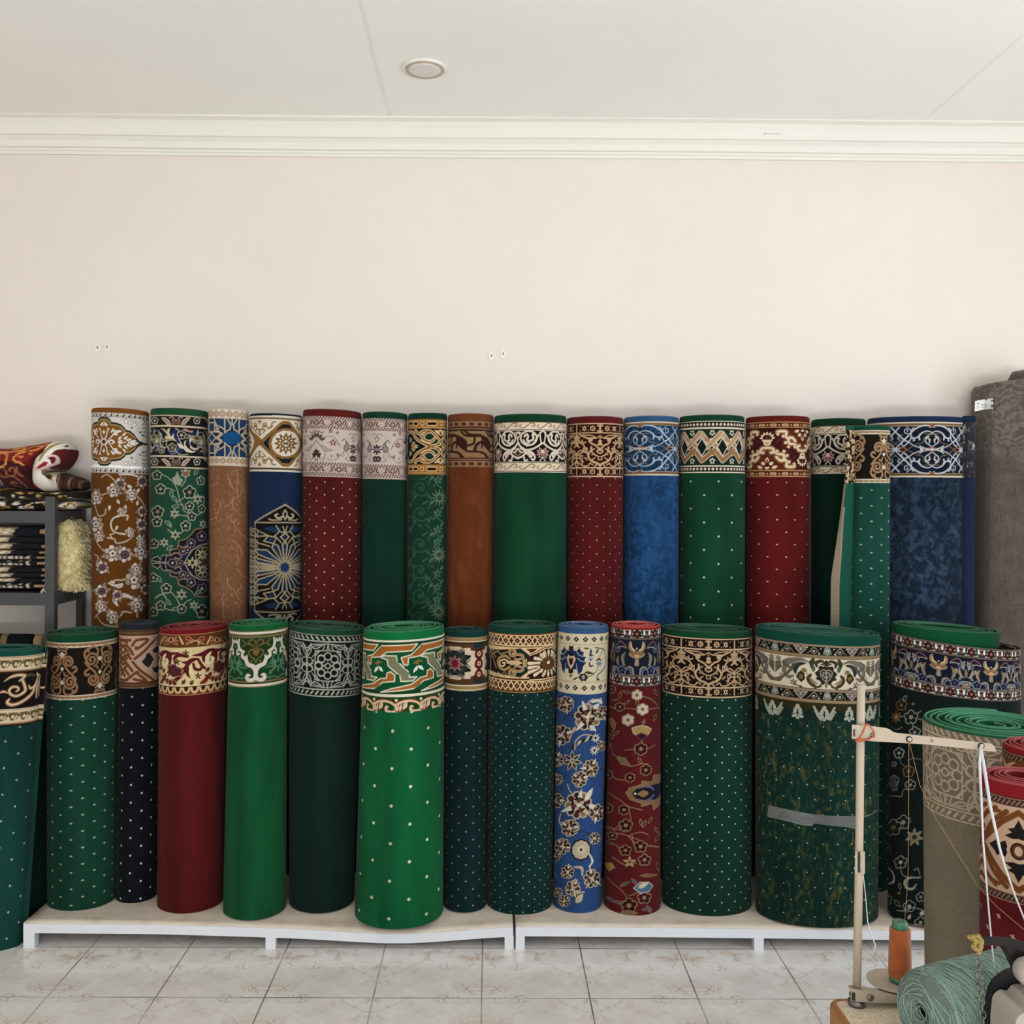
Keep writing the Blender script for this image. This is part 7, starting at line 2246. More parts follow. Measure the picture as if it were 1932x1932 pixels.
e13 = build_roll(r, 'black floral carpet roll with navy border, its outer layer sagging below the green spiral top', FRONT, '0a4a2a', navy_urns(1868, None, 0, 100.5, 0, 0, per=96, navy='101626'), '0c1714', body_paint=fl_black_floral, body_base='0e1b17', key='f13', seed=33, gap=.35, front=2.0,
                 coil_kw=dict(scale=.84, shift=(-.034, .01, .026), outer_h=.06))
# ------------------------------------------------------------------ steel rack at the left
M_RACK = plain('rack_enamel', '37393b', .5, .45, var=.1, scale=8)
YF_, YR_ = 3.935, 4.235
MID = 4.085
XR = at(103, 1000, YF_)[0]
XL = at(-560, 1000, YF_)[0]
zs_top = at(40, 963, MID)[2]
zs_2 = at(40, 1112, MID)[2]
zs_3 = at(40, 1225, MID)[2]
rack = thing('shelf_rack', 'dark grey steel shelf rack by the left end of the back wall', 'shelf rack', (XR, YR_, 0))
for nm, yy, top, front in (('post', YF_, at(95, 937, YF_)[2], True), ('post', YR_, at(168, 944, YR_)[2], False)):
    for xx, sg in ((XR, -1), (XL, 1)):
        bm = bmesh.new()
        w_ = .038
        d_ = .034
        sy = 1 if front else -1
        box(bm, *sorted((xx - XR, xx - XR + sg * w_)), *sorted((yy - YR_, yy - YR_ + sy * .003)), 0, top)
        box(bm, *sorted((xx - XR, xx - XR + sg * .003)), *sorted((yy - YR_ + sy * .0031, yy - YR_ + sy * d_)), 0, top)
        from_bm('post', bm, M_RACK, rack)
for z, hgt in ((zs_top, .047), (zs_2, .050), (zs_3, .050)):
    bm = bmesh.new()
    box(bm, XL - XR + .004, -.004, .0045 + YF_ - YR_, -.0045, z - .008, z)
    from_bm('shelf', bm, M_RACK, rack)
    bm = bmesh.new()
    box(bm, XL - XR + .004, -.039, YF_ - YR_ + .0035, YF_ - YR_ + .012, z - hgt, z + .0)
    box(bm, XL - XR + .004, -.039, -.012, -.0035, z - hgt, z + .0)
    box(bm, -.011, -.0035, YF_ - YR_ + .035, -.035, z - hgt, z)
    from_bm('beam', bm, M_RACK, rack)

M_RUG = carpet('rug_pile', None, nap=.12)


def rug_scrolls(seed, cols, n=60, lo=(-120, 905), hi=(175, 970)):
    def f(w):
        rng = random.Random(seed)
        for k in range(n):
            x, y = rng.uniform(lo[0], hi[0]), rng.uniform(lo[1], hi[1])
            c = rng.choice(cols)
            r = rng.uniform(3, 8)
            if rng.random() < .5: w.spiral(x, y, r, rng.uniform(0, 360), rng.choice((-1, 1)) * rng.uniform(.7, 1.3), [1, 3.2, 2], c, squash=.7)
            elif rng.random() < .6: w.leaf(x, y, rng.uniform(-40, 40) + rng.choice((0, 180)), rng.uniform(8, 16), rng.uniform(3, 6), c)
            else: w.disc(x, y, r * .5, c, r * .35)
    return f


g = 'folded rugs on top of the rack'
e = thing('folded_rug', 'black rug with cream and gold scrolls, folded under the red rug', 'rug', tuple(at(60, 941, MID)), g)
pillow('pile', [(-240, 923), (-60, 919.5), (15, 919.5), (50, 923), (78, 928), (110, 929), (150, 927), (167, 927), (169, 934), (166, 940), (80, 941.6), (-60, 941.8), (-240, 941.8)], MID, .106, M_RUG, e,
       rug_scrolls(2, ['cbbfa8', '9a6c28', 'b08a4a', 'd6cdbb', '6a4418'], 130), '1d1712', origin=e.location, ref=50, p=4.0, n=220)
e = thing('folded_rug', 'black rug with cream edge scrolls lying flat on the top shelf, lowest of the pile', 'rug', tuple(at(60, 962.8, MID)), g)
pillow('pile', [(-240, 944), (-60, 944), (80, 944), (140, 944.2), (158, 945.5), (161, 952), (154, 959), (80, 961.6), (-60, 961.8), (-240, 961.8)], MID, .104, M_RUG, e,
       rug_scrolls(5, ['d2c8b6', 'b9ae9c', '94703a', 'cfc5b2'], 110, (-120, 942), (165, 965)), '191613', origin=e.location, ref=50, p=4.0, n=220)

# red rug, folded over so that its white border stands open at the right
e = thing('folded_rug', 'red rug with gold scrolls and a white border, folded open on top of the rack', 'rug', tuple(at(60, 925, MID)), g)
K = lambda pts: [(x / 10.733, 820 + y / 10.733) for x, y in pts]


def red_paint(w):
    w.frame(0, 820, 10.733)
    w.poly([(-3000, 560), (300, 560), (760, 560), (900, 1400), (-3000, 1400)], '3a1518')
    G, G2, P = 'c98a4a', '8a5a3c', 'b59a94'
    for p_, q in (([(0, 330), (100, 350), (240, 370), (420, 375), (600, 350), (690, 310), (640, 280), (540, 290), (450, 310), (500, 320), (560, 310)], 26), ([(-60, 420), (60, 400), (180, 380), (330, 395), (400, 440), (410, 540), (390, 640), (300, 680), (230, 650), (215, 600)], 36), ([(240, 390), (200, 450), (130, 480), (70, 460)], 28),
                  ([(620, 370), (800, 290), (880, 210)], 22), ([(760, 370), (640, 400), (580, 450), (560, 520), (620, 570), (700, 590), (740, 630)], 34), ([(640, 440), (690, 480), (740, 460)], 24), ([(840, 350), (960, 330), (1060, 270)], 30), ([(850, 400), (900, 420)], 24), ([(940, 260), (1060, 240), (1130, 200)], 24)):
        w.curve(p_, q, G)
    for p_, q in (([(390, 640), (410, 760), (450, 840), (560, 840), (600, 760), (560, 690), (490, 700), (490, 750)], 28), ([(280, 800), (330, 870), (420, 870)], 26), ([(640, 680), (620, 740), (690, 830), (740, 850)], 26), ([(560, 870), (650, 950), (710, 1060), (640, 1100), (540, 1080), (460, 1000), (500, 960), (560, 990)], 26)):
        w.curve(p_, q, G2)
    w.curve([(0, 560), (40, 640), (20, 760), (-30, 820)], 26, P); w.curve([(0, 1000), (80, 1020), (200, 1020), (260, 980), (200, 900), (120, 860), (50, 910), (80, 960), (160, 960), (150, 920)], 24, P)


pillow('red_field', K([(-2600, 330), (-1200, 300), (0, 290), (250, 290), (600, 240), (900, 190), (1120, 150), (1180, 190), (1040, 330), (880, 450), (800, 620), (780, 900), (860, 1090), (780, 1118), (300, 1078), (0, 1040), (-1200, 1040), (-2600, 1060)]),
       MID, .125, M_RUG, e, red_paint, '74201a', origin=e.location, ref=50, p=2.4, n=260, rings=34)


def lobe_paint(w):
    w.frame(0, 820, 10.733)
    w.line([(1340, 180), (1240, 270), (1150, 380), (1100, 470), (1060, 550)], [40, 56, 56, 50, 30], '8f7c48')
    w.poly([(1270, 420), (1340, 330), (1440, 300), (1530, 300), (1530, 400), (1470, 560), (1340, 680), (1150, 730), (1290, 600), (1330, 500)], '561c1e')
    w.curve([(980, 720), (1120, 720), (1220, 650), (1340, 570), (1360, 470), (1290, 440), (1220, 470)], 40, 'cdb0a8')
    w.curve([(1000, 670), (1090, 590), (1180, 560), (1240, 590)], 60, 'd9d3c8'); w.poly([(985, 690), (1080, 620), (1170, 555), (1230, 580), (1180, 650), (1080, 700)], '8a1f26')
    w.poly([(1210, 490), (1290, 460), (1335, 490), (1310, 580), (1270, 610), (1260, 530)], '641b20'); w.poly([(1415, 250), (1440, 215), (1475, 270)], '4a2418')


pillow('white_border', K([(1180, 150), (1300, 145), (1430, 200), (1500, 290), (1500, 380), (1440, 520), (1330, 640), (1180, 710), (990, 730), (930, 770), (900, 820), (1010, 820), (1100, 900), (1250, 960), (1260, 1080), (1180, 1150), (1000, 1150), (880, 1090), (790, 990), (775, 760), (830, 560), (920, 430), (1080, 300)]),
       MID + .012, .120, M_RUG, e, lobe_paint, 'd6d0c2', origin=e.location, ref=50, p=2.4, n=220, rings=26)


def brown_paint(w):
    w.frame(0, 820, 10.733)
    rng = random.Random(3)
    w.poly([(1300, 700), (1900, 700), (1900, 1200), (1330, 1200)], '4a3428')
    for k in range(9): w.line([(1320 + 55 * k, 790 + 12 * k), (1360 + 55 * k, 900 + rng.uniform(-40, 60)), (1330 + 55 * k, 1120)], [20, 46, 30], rng.choice(['2c1a14', '6f5c4a', '5d4636', '3a2018']))
    for p_ in ([(830, 930), (880, 860), (910, 870), (930, 960), (1000, 990)], [(960, 830), (1010, 880), (1030, 960), (1060, 1060), (1080, 1130)], [(1060, 820), (1150, 870), (1230, 940)], [(1080, 1010), (1160, 980), (1250, 1000), (1270, 1080), (1200, 1140)], [(1060, 1100), (1130, 1060)]): w.curve(p_, [30, 52, 40], '6a3416')
    w.leaf(1100, 820, 20, 160, 70, '5a4426')


pillow('turned_fold', K([(850, 830), (960, 770), (1150, 745), (1350, 780), (1550, 840), (1700, 900), (1760, 960), (1740, 1100), (1600, 1130), (1250, 1150), (1000, 1150), (880, 1050), (820, 950)]),
       MID + .035, .085, M_RUG, e, brown_paint, 'cfc4ae', origin=e.location, ref=50, p=2.4, n=180, rings=22)

# black prayer rugs with tasselled ends, folded and stacked
ys = [993, 1012, 1024, 1037, 1047, 1056.3, 1068.5, 1080.5, 1090, 1099, 1111.6]
xe = [35, 25, 30, 28, 0, 0, 24, 30, 36, 0]
xt = [70, 83, 75, 72, 67, 67, 76, 75, 78, 61]
ordn = ['topmost', 'second', 'third', 'fourth', 'fifth', 'sixth', 'seventh', 'third lowest', 'second lowest', 'lowest']
tail = ['with a wide cream band', 'with a narrow cream band', 'with a cream band', 'with a cream band', 'with white woven figures', 'with white woven figures', 'with a cream band', 'with a cream band', 'with a long cream band', 'with white woven figures']
for i in range(10):
    y0, y1 = ys[i] + .25, ys[i + 1]
    e = thing('folded_prayer_rug', f'folded black rug {tail[i]}, {ordn[i]} of the stack in the rack', 'rug', tuple(at(20, y1, MID)), 'folded black rugs in the rack')
    def pp(w, i=i, y0=y0, y1=y1):
        m = (y0 + y1) / 2; h = y1 - y0
        if xe[i]:
            w.poly([(-300, y0 - 2), (xe[i], y0 - 1), (xe[i] - 7, m), (xe[i] - 13, y1 + 1), (-300, y1 + 2)], 'b7a68c')
            for k in range(6): w.line([(xe[i] - 6 - 8 * k, y0), (xe[i] - 18 - 9 * k, y1)], 2.0, ['8d7a5c', 'd2c6b0'][k % 2])
        else:
            for k in range(9): w.curve([(-20 + 7.5 * k, y0 + 1), (-22 + 7.5 * k + (k % 3) * 2, m), (-20 + 7.5 * k, y1 - 1)], [1.4, 2.6, 1.4], 'bdb4a4')
            w.curve([(56, y0), (53, m), (54, y1)], 4.0, 'cbbf9c')
    h = y1 - y0
    pillow('folded_field', [(-240, y0), (0, y0), (86, y0), (88.5, (y0 + y1) / 2), (86, y1), (0, y1), (-240, y1)], MID, .110, M_RUG, e, pp, '14171b', origin=e.location, ref=50, Yp=MID - .1, p=4.0, n=150, rings=10, smooth=False)
    pillow('tassel_end', [(xt[i] + 2, y0 + .3), (92, y0 + .3), (94, (y0 + y1) / 2), (92, y1 - .2), (xt[i] + 2, y1 - .2), (xt[i], (y0 + y1) / 2)], MID - .002, .110, M_RUG, e,
           lambda w: [w.line([(60, y0 + 1 + k * h / 4), (95, y0 + k * h / 4)], .9, '8d6a48') for k in range(4)], 'a07e5a', origin=e.location, ref=50, Yp=MID - .105, p=3.0, n=60, rings=8, smooth=False)
# frayed tassel hanging below the lowest rug
e = thing('loose_tassel', 'pale frayed tassel hanging over the shelf edge by the post', 'tassel', tuple(at(84, 1112, YF_ - .004)))
bm = bmesh.new()
rng = random.Random(6)
for k in range(8):
    a0 = at(82 + rng.uniform(-2, 2), 1110, YF_ - .006)
    a1 = at(80 + rng.uniform(-5, 9), 1116 + rng.uniform(-1, 6), YF_ - .010)
    tube(bm, [Vector(a0) - e.location, (Vector(a0) + Vector(a1)) / 2 - e.location + Vector((0, -.003, 0)), Vector(a1) - e.location], .0011, 5)
from_bm('strands', bm, plain('tassel_thread', 'c9b79c', .9, .1), e, True)

# gold shaggy rug
t = NT('gold_shag')
ob = t.coord()
t.out(t.mix(t.ramp(t.noise(ob, 40, 3), .35, .65), tuple(lin('cdbb7c')), tuple(lin('f0e4b6'))), .7, .3, sheen=.2)
e = thing('shaggy_rug', 'pale gold shaggy rug folded in the rack beside the post', 'rug', tuple(at(136, 1111.5, MID + .02)))
O = [(107, 990), (134, 989), (138, 1002), (143, 1018), (150, 1032), (147, 1046), (149, 1062), (145, 1080), (150, 1096), (157, 1105), (152, 1110), (107, 1110.5)]
YS = 4.10
core = pillow('pile_body', O, YS, .085, t.m, e, origin=e.location, ref=50, Yp=YS - .085, p=4.0, n=120, rings=12)
bm = bmesh.new()
rng = random.Random(9)
vs_ = [v.co.copy() for v in core.data.vertices]
nr_ = [v.normal.copy() for v in core.data.vertices]
for k in range(2600):
    i = rng.randrange(len(vs_))
    if nr_[i].y > .3: continue
    b = vs_[i] + Vector((rng.uniform(-.006, .006), 0, rng.uniform(-.006, .006)))
    L = rng.uniform(.012, .026)
    if b.z < .006: continue
    d = (nr_[i] * .45 + Vector((rng.uniform(-.5, .7), rng.uniform(-.3, .1), -1.0 + rng.uniform(0, .5)))).normalized()
    s_ = d.cross(Vector((rng.uniform(-1, 1), 1, rng.uniform(-1, 1)))).normalized() * .0012
    m_ = b + d * L * .5 + nr_[i] * .005
    e_ = b + d * L
    if e_.z < .001: e_.z = .001
    a_, b_, c_, d_, f_ = (bm.verts.new(p_) for p_ in (b - s_, b + s_, m_ + s_, m_ - s_, e_))
    bm.faces.new((a_, b_, c_, d_)); bm.faces.new((d_, c_, f_))
from_bm('shag_fibres', bm, t.m, e)

# dark rolled rug on the low shelf
p0 = at(-180, 1211, MID - .03); p1 = at(82, 1211, MID - .03)
rr = zs_3
rad = p0[2] - zs_3
e = thing('rolled_rug', 'small black rolled rug with cream ends on the low shelf of the rack', 'rug', tuple(p1))
for nm, xa, xb, r_, mm in (('pile_roll', p0[0] - p1[0], -.030, rad, carpet('rollrug', lin('14161a'), nap=.15)), ('tassel_end', -.029, .004, rad * .97, plain('tassel_cream', 'a8916c', .9, .1, scale=120)), ('gold_motif', -.165, -.135, rad * 1.02, carpet('rollgold', lin('9a855c'), mott=(lin('14161a'), 50, .4, .55, 1), nap=.1))):
    bm = bmesh.new()
    tube(bm, [(xa, 0, 0), (xa + (xb - xa) * .04, 0, 0), (xa + (xb - xa) * .96, 0, 0), (xb, 0, 0)], [r_ * .9, r_, r_, r_ * .86], 28)
    from_bm(nm, bm, mm, e, True)
# ------------------------------------------------------------------ right side: wrapped roll, reversed roll, red rolls
def wrapped_roll():
    Yc = 4.125
    base = thing('wrapped_carpet_roll', 'tall carpet roll in dull grey plastic wrap, leaning at the right end of the wall', 'carpet roll', (at(1897, 1000, Yc)[0], Yc, 0))
    ztop = at(1890, 713, Yc - .1)[2]
    nu, nv = 160, 170
    A, B = 60 / F * Yc, .112
    rng = np.random.RandomState(2)
    ph = np.linspace(-np.pi, np.pi, nu, endpoint=False)
    zz = np.concatenate([np.linspace(0, ztop - .03, nv), ztop - .03 * (1 - np.sin(np.linspace(0.1, np.pi / 2, 8)))])
    PH, Z = np.meshgrid(ph, zz)
    n = 3.2
    r = (np.abs(np.sin(PH)) ** n + np.abs(np.cos(PH)) ** n) ** (-1 / n)
    topk = np.where(Z > ztop - .03, np.sqrt(np.clip(1 - ((Z - ztop + .03) / .032) ** 2, 0.02, 1)) * .16 + .84, 1.0)
    wr = np.zeros_like(Z)
    for k in range(46):
        a, b = rng.uniform(-np.pi, np.pi), rng.uniform(0, ztop)
        ang = rng.uniform(-1, 1)
        d = ((PH - a) * A) * np.cos(ang) + (Z - b) * np.sin(ang)
        e_ = -((PH - a) * A) * np.sin(ang) + (Z - b) * np.cos(ang)
        wr += .0026 * rng.uniform(.4, 1) * np.exp(-(d / .13) ** 2 - (e_ / .008) ** 2)
    wr += .0025 * np.sin(Z * 60 + 3 * np.sin(PH * 3)) * np.clip((Z - ztop + .35) / .3, 0, 1) * np.sin(PH * 5 + Z * 20)
    lean = .022 * Z / ztop
    x = (A * r * topk + wr) * np.sin(PH) + lean - .011
    y = -(B * r * topk + wr) * np.cos(PH)
    tip = .022 * np.clip(np.sin(PH), -1, 1) * np.clip((Z - ztop + .2) / .2, 0, 1)
    co = np.stack([x, y, Z + tip], -1)
    t = NT('grey_plastic_wrap')
    o = t.coord()
    n1 = t.noise(o, 7, 5, .6, 1.0)
    n2 = t.noise(t.scaled(o, (1, 1, .5)), 26, 4, .6, 1.5)
    col = t.mix(t.ramp(n1, .35, .65), tuple(lin('5b524b')), tuple(lin('6b6159')))
    sx = t.n('ShaderNodeSeparateXYZ'); t.l(o, sx.inputs[0])
    upper = t.ramp(sx.outputs[2], ztop - .34, ztop - .26)
    col = t.mix(t.math('MULTIPLY', upper, t.ramp(n2, .48, .6, 0, .7)), col, tuple(lin('84776a')))
    col = t.mix(t.math('MULTIPLY', t.ramp(t.noise(o, 15, 3), .55, .65, 0, .35), upper), col, tuple(lin('463d36')))
    fine = t.noise(t.scaled(o, (3, 3, 1.2)), 34, 6, .65, 2.5)
    ring = t.n('ShaderNodeTexWave', wave_type='RINGS'); t.l(o, ring.inputs['Vector']); ring.inputs['Scale'].default_value = 9; ring.inputs['Distortion'].default_value = 14; ring.inputs['Detail'].default_value = 2; ring.inputs['Detail Scale'].default_value = 1.6
    col = t.mix(t.math('MULTIPLY', t.ramp(ring.outputs['Fac'], .62, .8, 0, .42), t.math('MULTIPLY_ADD', upper, .8, .2)), col, tuple(lin('94877a')))
    t.bump(t.math('ADD', t.math('MULTIPLY', n2, .8), fine), 1.0, .012)
    t.out(col, .42, .35)
    q = grid_quads(len(zz), nu, closed=True)
    quads_mesh('plastic_wrap', co.reshape(-1, 3), q, t.m, base)
    bm = bmesh.new()
    vs = [bm.verts.new(c + np.array([0, 0, -.001])) for c in co[-1][::4]]
    bm.faces.new(vs)
    from_bm('wrapped_end', bm, t.m, base)
    # gathered tuft of film on top
    bm = bmesh.new()
    tube(bm, [(.000, -.02, ztop - .015), (.03, -.02, ztop + .012), (.07, -.01, ztop + .018), (.10, .0, ztop + .006)], [.012, .028, .030, .012], 10)
    from_bm('gathered_film', bm, t.m, base, True)
    # tape seam running down
    def surf(px, py, lift=.0015):
        Yd = Yc - B
        for _ in range(8):
            P = at(px, py, Yd)
            z = P[2]
            s_ = np.clip((P[0] - base.location.x - .022 * z / ztop + .011) / A, -.985, .985)
            c_ = (1 - abs(s_) ** n) ** (1 / n)
            Yd = Yc - B * c_ - lift
        return (P[0] - base.location.x, -(B * c_) - lift, z)
    bm = bmesh.new()
    prev = None
    for k in range(60):
        py = 775 + k * 11
        a = bm.verts.new(surf(1864.5 - k * .03, py)); b = bm.verts.new(surf(1868 - k * .03, py))
        if prev: bm.faces.new((prev[0], prev[1], b, a))
        prev = (a, b)
    from_bm('tape_seam', bm, plain('tape_dark', '55504a', .3, .5), base)
    # small stock label
    lab = [(1839.5, 757), (1848, 755), (1856, 753.5), (1864, 753), (1871.5, 752.5)]
    bm = bmesh.new()
    prev = None
    for x_, y_ in lab:
        a = bm.verts.new(surf(x_ - .6, y_ + 19.5, .0065)); b = bm.verts.new(surf(x_, y_, .0065))
        if prev: bm.faces.new((prev[0], a, b, prev[1]))
        prev = (a, b)
    st = from_bm('stock_label', bm, plain('label_paper', 'dcdcda', .6, .3, var=.03), base)
    bm = bmesh.new()
    def bar(x0, y0, x1, y1):
        bm.faces.new([bm.verts.new(surf(x, y, .0074)) for x, y in ((x0, y0), (x0, y1), (x1, y1), (x1, y0))])
    for x0, w_ in ((1861, .7), (1862.4, 1.1), (1864.2, .5), (1865.4, 1.3), (1867.4, .6), (1868.6, 1.0)): bar(x0, 765, x0 + w_, 770)
    for x0, w_ in ((1861.5, .8), (1863, 1.6), (1865.2, .8), (1866.6, 1.4), (1868.6, 1.4)): bar(x0, 755.8, x0 + w_, 758.4)
    for y in (760.5, 765.5, 768.5): bar(1842.5, y + .8, 1847, y + 1.5)
    bar(1844.5, 760, 1847, 761.6)
    for y in (763.5, 766, 768.6): bar(1850, y, 1858, y + .5)
    from_bm('printing', bm, plain('label_ink', '4a4a4e', .6, .2), st)
    return base


wrapped_roll()

# the green roll standing with its jute backing outwards
r = R('jute', 1742, 2014, 1752, 2012, 1391, 1396, 1570, yb=2222, base=FLOOR_Z, turns=11, squash=1.0, th=.0155, slant=1.5, seam=60)
def flat_j(w): return (w.roll.to_uv(1783, 1463)[0], 1390, 85, 728, 4.75)
tj = NT('carpet_jute_border')
def jute_mat(key, attr):
    t = NT('carpet_jute_' + key)
    o = t.coord()
    if attr: c = t.n('ShaderNodeVertexColor', layer_name='Col').outputs[0]
    else: c = tuple(lin('756d5c'))
    wv = t.n('ShaderNodeTexWave', bands_direction='Z', wave_profile='SIN'); t.l(o, wv.inputs['Vector']); wv.inputs['Scale'].default_value = 72; wv.inputs['Distortion'].default_value = 1.2; wv.inputs['Detail Scale'].default_value = 3
    k = t.math('ADD', t.ramp(wv.outputs['Fac'], 0, 1, .84, 1.08), t.ramp(t.noise(o, 300, 2), .3, .7, -.14, .14))
    k = t.math('MULTIPLY', k, t.ramp(t.noise(o, 7, 3), .3, .7, .9, 1.1))
    m = t.n('ShaderNodeVectorMath', operation='SCALE')
    t.val(m.inputs[0], c) if not isinstance(c, tuple) else setattr(m.inputs[0], 'default_value', c[:3])
    t.l(k, m.inputs['Scale'])
    t.bump(wv.outputs['Fac'], .4, .002)
    return t.out(m.outputs[0], .95, .1)
ej = thing('carpet_roll', 'green carpet roll with its grey jute backing turned outwards, at the right edge', 'carpet roll', (r.cb, r.cy, r.z0), 'carpet rolls at the right edge')
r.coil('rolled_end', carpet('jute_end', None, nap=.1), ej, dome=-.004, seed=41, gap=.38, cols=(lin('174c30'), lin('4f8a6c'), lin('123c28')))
hb = (r.z_bt - r.z_bb) / r.mpx
r.sheet('woven_border', 0, hb, int(hb / .85), jute_mat('border', True), ej, True, white_geometry('75695a', 'b0a18b', flat_j, lw=15), '75695a')
r.sheet('backing', hb, (r.z_bt - r.z0) / r.mpx, 20, jute_mat('field', False), ej, False)

# red rolls by the right edge
def red_border(x_c):
    def f(w):
        w.native()
        BG, BR, DK = 'b79a80', '6a3c1a', '1c1718'
        Hb = (w.roll.z_bt - w.roll.z_bb) / w.roll.mpx
        w.band(-2, Hb + 2, BG)
        for a in (0, Hb - 17):
            w.band(a, a + 17, '3d2418'); w.band(a, a + 2, '8a6650'); w.band(a + 15, a + 17, '8a6650')
            w.row(a + 8.5, 9, lambda u, v: w.line([(u - 3, v + 3.6), (u + 3, v - 3.6)], 3, '7d6a5c'))
        u0 = w.roll.to_uv(x_c, w.roll.bt + 100)[0]
        m = Hb / 2
        w.reps = [(sg, u0 + k * 172, s2, m) for k in (-1, 0, 1) for sg in (1, -1) for s2 in (1, -1)]
        w.poly([(0, -60), (8, -44), (20, -40), (12, -34), (26, -26), (10, -22), (0, -24)], DK); w.poly([(60, 0), (46, 10), (40, 18), (34, 10), (24, 16), (20, 6), (22, 0)], DK)
        w.line([(0, -74), (30, -52), (58, -22), (80, 0)], 11, BR); w.line([(22, -72), (50, -48), (70, -18), (86, -6)], 10, BR); w.line([(44, -74), (66, -60), (86, -40)], 10, BR); w.line([(70, -74), (86, -66)], 9, BR)
        w.line([(36, -70), (60, -66)], 7, BR); w.line([(76, -30), (86, -20)], 9, BR)
        w.ring(0, 0, 10, 5, '5a3018', 12); w.ring(0, 0, 13.5, 3, '2a1a16', 15)
        w.once()
    return f


def plus_dots(w):
    w.native()
    rng = random.Random(4)
    for k in range(-6, 7):
        for j in range(0, 24):
            u, v = k * 54 + (27 if j % 2 else 0) + 9, (w.roll.z_bt - w.roll.z_bb) / w.roll.mpx + 34 + j * 31
            w.line([(u - 3.5, v - 2), (u + 3.5, v + 2.5)], 2.6, 'b09a94'); w.line([(u + 1.5, v - 3), (u - 1, v + 3)], 2.6, 'b09a94')


g = 'carpet rolls at the right edge'
r = R('red1', 1847, 2013, 1843, 2013, 1487, 1513, 1712, yb=2480, base=FLOOR_Z, turns=7, squash=1.0, th=.0105, core=.022, seam=-60)
build_roll(r, 'bright red carpet roll with beige knotwork border, nearest at the right edge', g, '7a1a1e', red_border(1921), '5c1418', key='red1', seed=44, gap=.3, body_paint=plus_dots, body_base='5c1418', visible_to=460)
r = R('red2', 1889, 2052, 1889, 2052, 1424, 1437, 1610, yb=2352, base=FLOOR_Z, turns=6, squash=1.0, th=.011, core=.02, seam=-60)
build_roll(r, 'red carpet roll behind the nearest red one, cut by the right edge', g, '7d1a1d', red_border(1975), '5c1418', key='red2', seed=45, gap=.4)

# clear tape round the widest roll
r = RT['f12']
S = [((1451, 1516), (1448, 1538)), ((1470, 1521), (1468, 1543)), ((1495, 1527), (1490, 1549)), ((1522, 1533), (1516, 1556)), ((1533, 1535), (1532, 1558)), ((1540, 1536), (1537, 1553)), ((1562, 1538.5), (1566, 1558)), ((1585, 1540), (1586, 1560)), ((1604, 1541), (1603, 1563)), ((1612, 1541), (1613, 1566)), ((1622, 1541.5), (1622, 1546)), ((1640, 1538), (1640, 1541)), ((1654, 1530), (1654, 1532.5))]
co = []
for a, b in S:
    row = []
    for px, py in (a, ((a[0] + b[0]) / 2, (a[1] + b[1]) / 2), b):
        u, v = r.to_uv(px, py)
        row.append(r.place(r.phi(u), r.z_bt - v * r.mpx, inset=-.0035))
    co.append(row)
co = np.array(co)
t = NT('clear_tape')
o = t.coord()
n_ = t.noise(t.scaled(o, (1, 1, 3)), 16, 3, .5, 1.5)
t.bump(n_, .3, .003)
t.out(t.mix(n_, tuple(lin('3d433f')), tuple(lin('6a6e6b'))), .28, .5)
quads_mesh('clear_tape', co.reshape(-1, 3), grid_quads(len(S), 3), t.m, e12)
# ------------------------------------------------------------------ sewing table with thread stand, yarn and machine (foreground right)
YT = 1.65
ZT = .775
M_CREAM = plain('stand_enamel', '9d8f7c', .45, .4, var=.05, scale=20, bump=.03)
M_STEEL = plain('screw_steel', '6e6a66', .35, .5, .8)
M_DARK = plain('dark_slot', '2a2522', .6, .3)
M_RUBBER = plain('orange_rubber', 'a84a1e', .5, .4)


def rod(name, pts, r, mat, parent, org, n=10, closed=False):
    bm = bmesh.new()
    tube(bm, [Vector(p) - Vector(org) for p in pts], r, n, closed=closed)
    return from_bm(name, bm, mat, parent, True)


def disc_y(name, px, py, Y, r, th, mat, parent, org, n=20, hole=0):
    """short round stud facing the camera"""
    c = Vector(at(px, py, Y)) - Vector(org)
    bm = bmesh.new()
    A = []
    for rr, yy in ((hole or r * .02, 0), (r, 0), (r, -th * .7), (r * .85, -th), (hole or r * .02, -th)):
        A.append([bm.verts.new(c + Vector((rr * math.cos(2 * math.pi * k / n), yy, rr * math.sin(2 * math.pi * k / n)))) for k in range(n)])
    for P, Q in zip(A[:-1], A[1:]):
        for k in range(n): bm.faces.new((P[k], P[(k + 1) % n], Q[(k + 1) % n], Q[k]))
    if hole:
        for k in range(n): bm.faces.new((A[-1][k], A[-1][(k + 1) % n], A[0][(k + 1) % n], A[0][k]))
    return from_bm(name, bm, mat, parent, True)


# table
cx_, cy_ = .579, 1.672
tb = thing('sewing_table', 'beige topped sewing table with a wooden edge, its corner at lower right', 'table', (cx_ + .3, cy_ - .26, 0))
t = NT('speckled_laminate')
o = t.coord()
t.out(t.mix(t.ramp(t.noise(o, 260, 3), .42, .6), tuple(lin('b09f88')), tuple(lin('cbbda6'))), .5, .4)
wd = NT('edge_wood')
o = wd.coord()
wd.out(wd.mix(wd.ramp(wd.noise(wd.scaled(o, (6, 1.2, 22)), 6, 5, .6, .6), .3, .7), tuple(lin('6b4322')), tuple(lin('a8713d'))), .45, .4)
OX, OY = tb.location.x, tb.location.y
W2, D2 = .62, .56


def rounded(x0, x1, y0, y1, r, n=8):
    P = []
    for cx, cy, a0 in ((x1 - r, y1 - r, 0), (x0 + r, y1 - r, 90), (x0 + r, y0 + r, 180), (x1 - r, y0 + r, 270)):
        for k in range(n + 1):
            a = math.radians(a0 + 90 * k / n)
            P.append((cx + r * math.cos(a), cy + r * math.sin(a)))
    return P


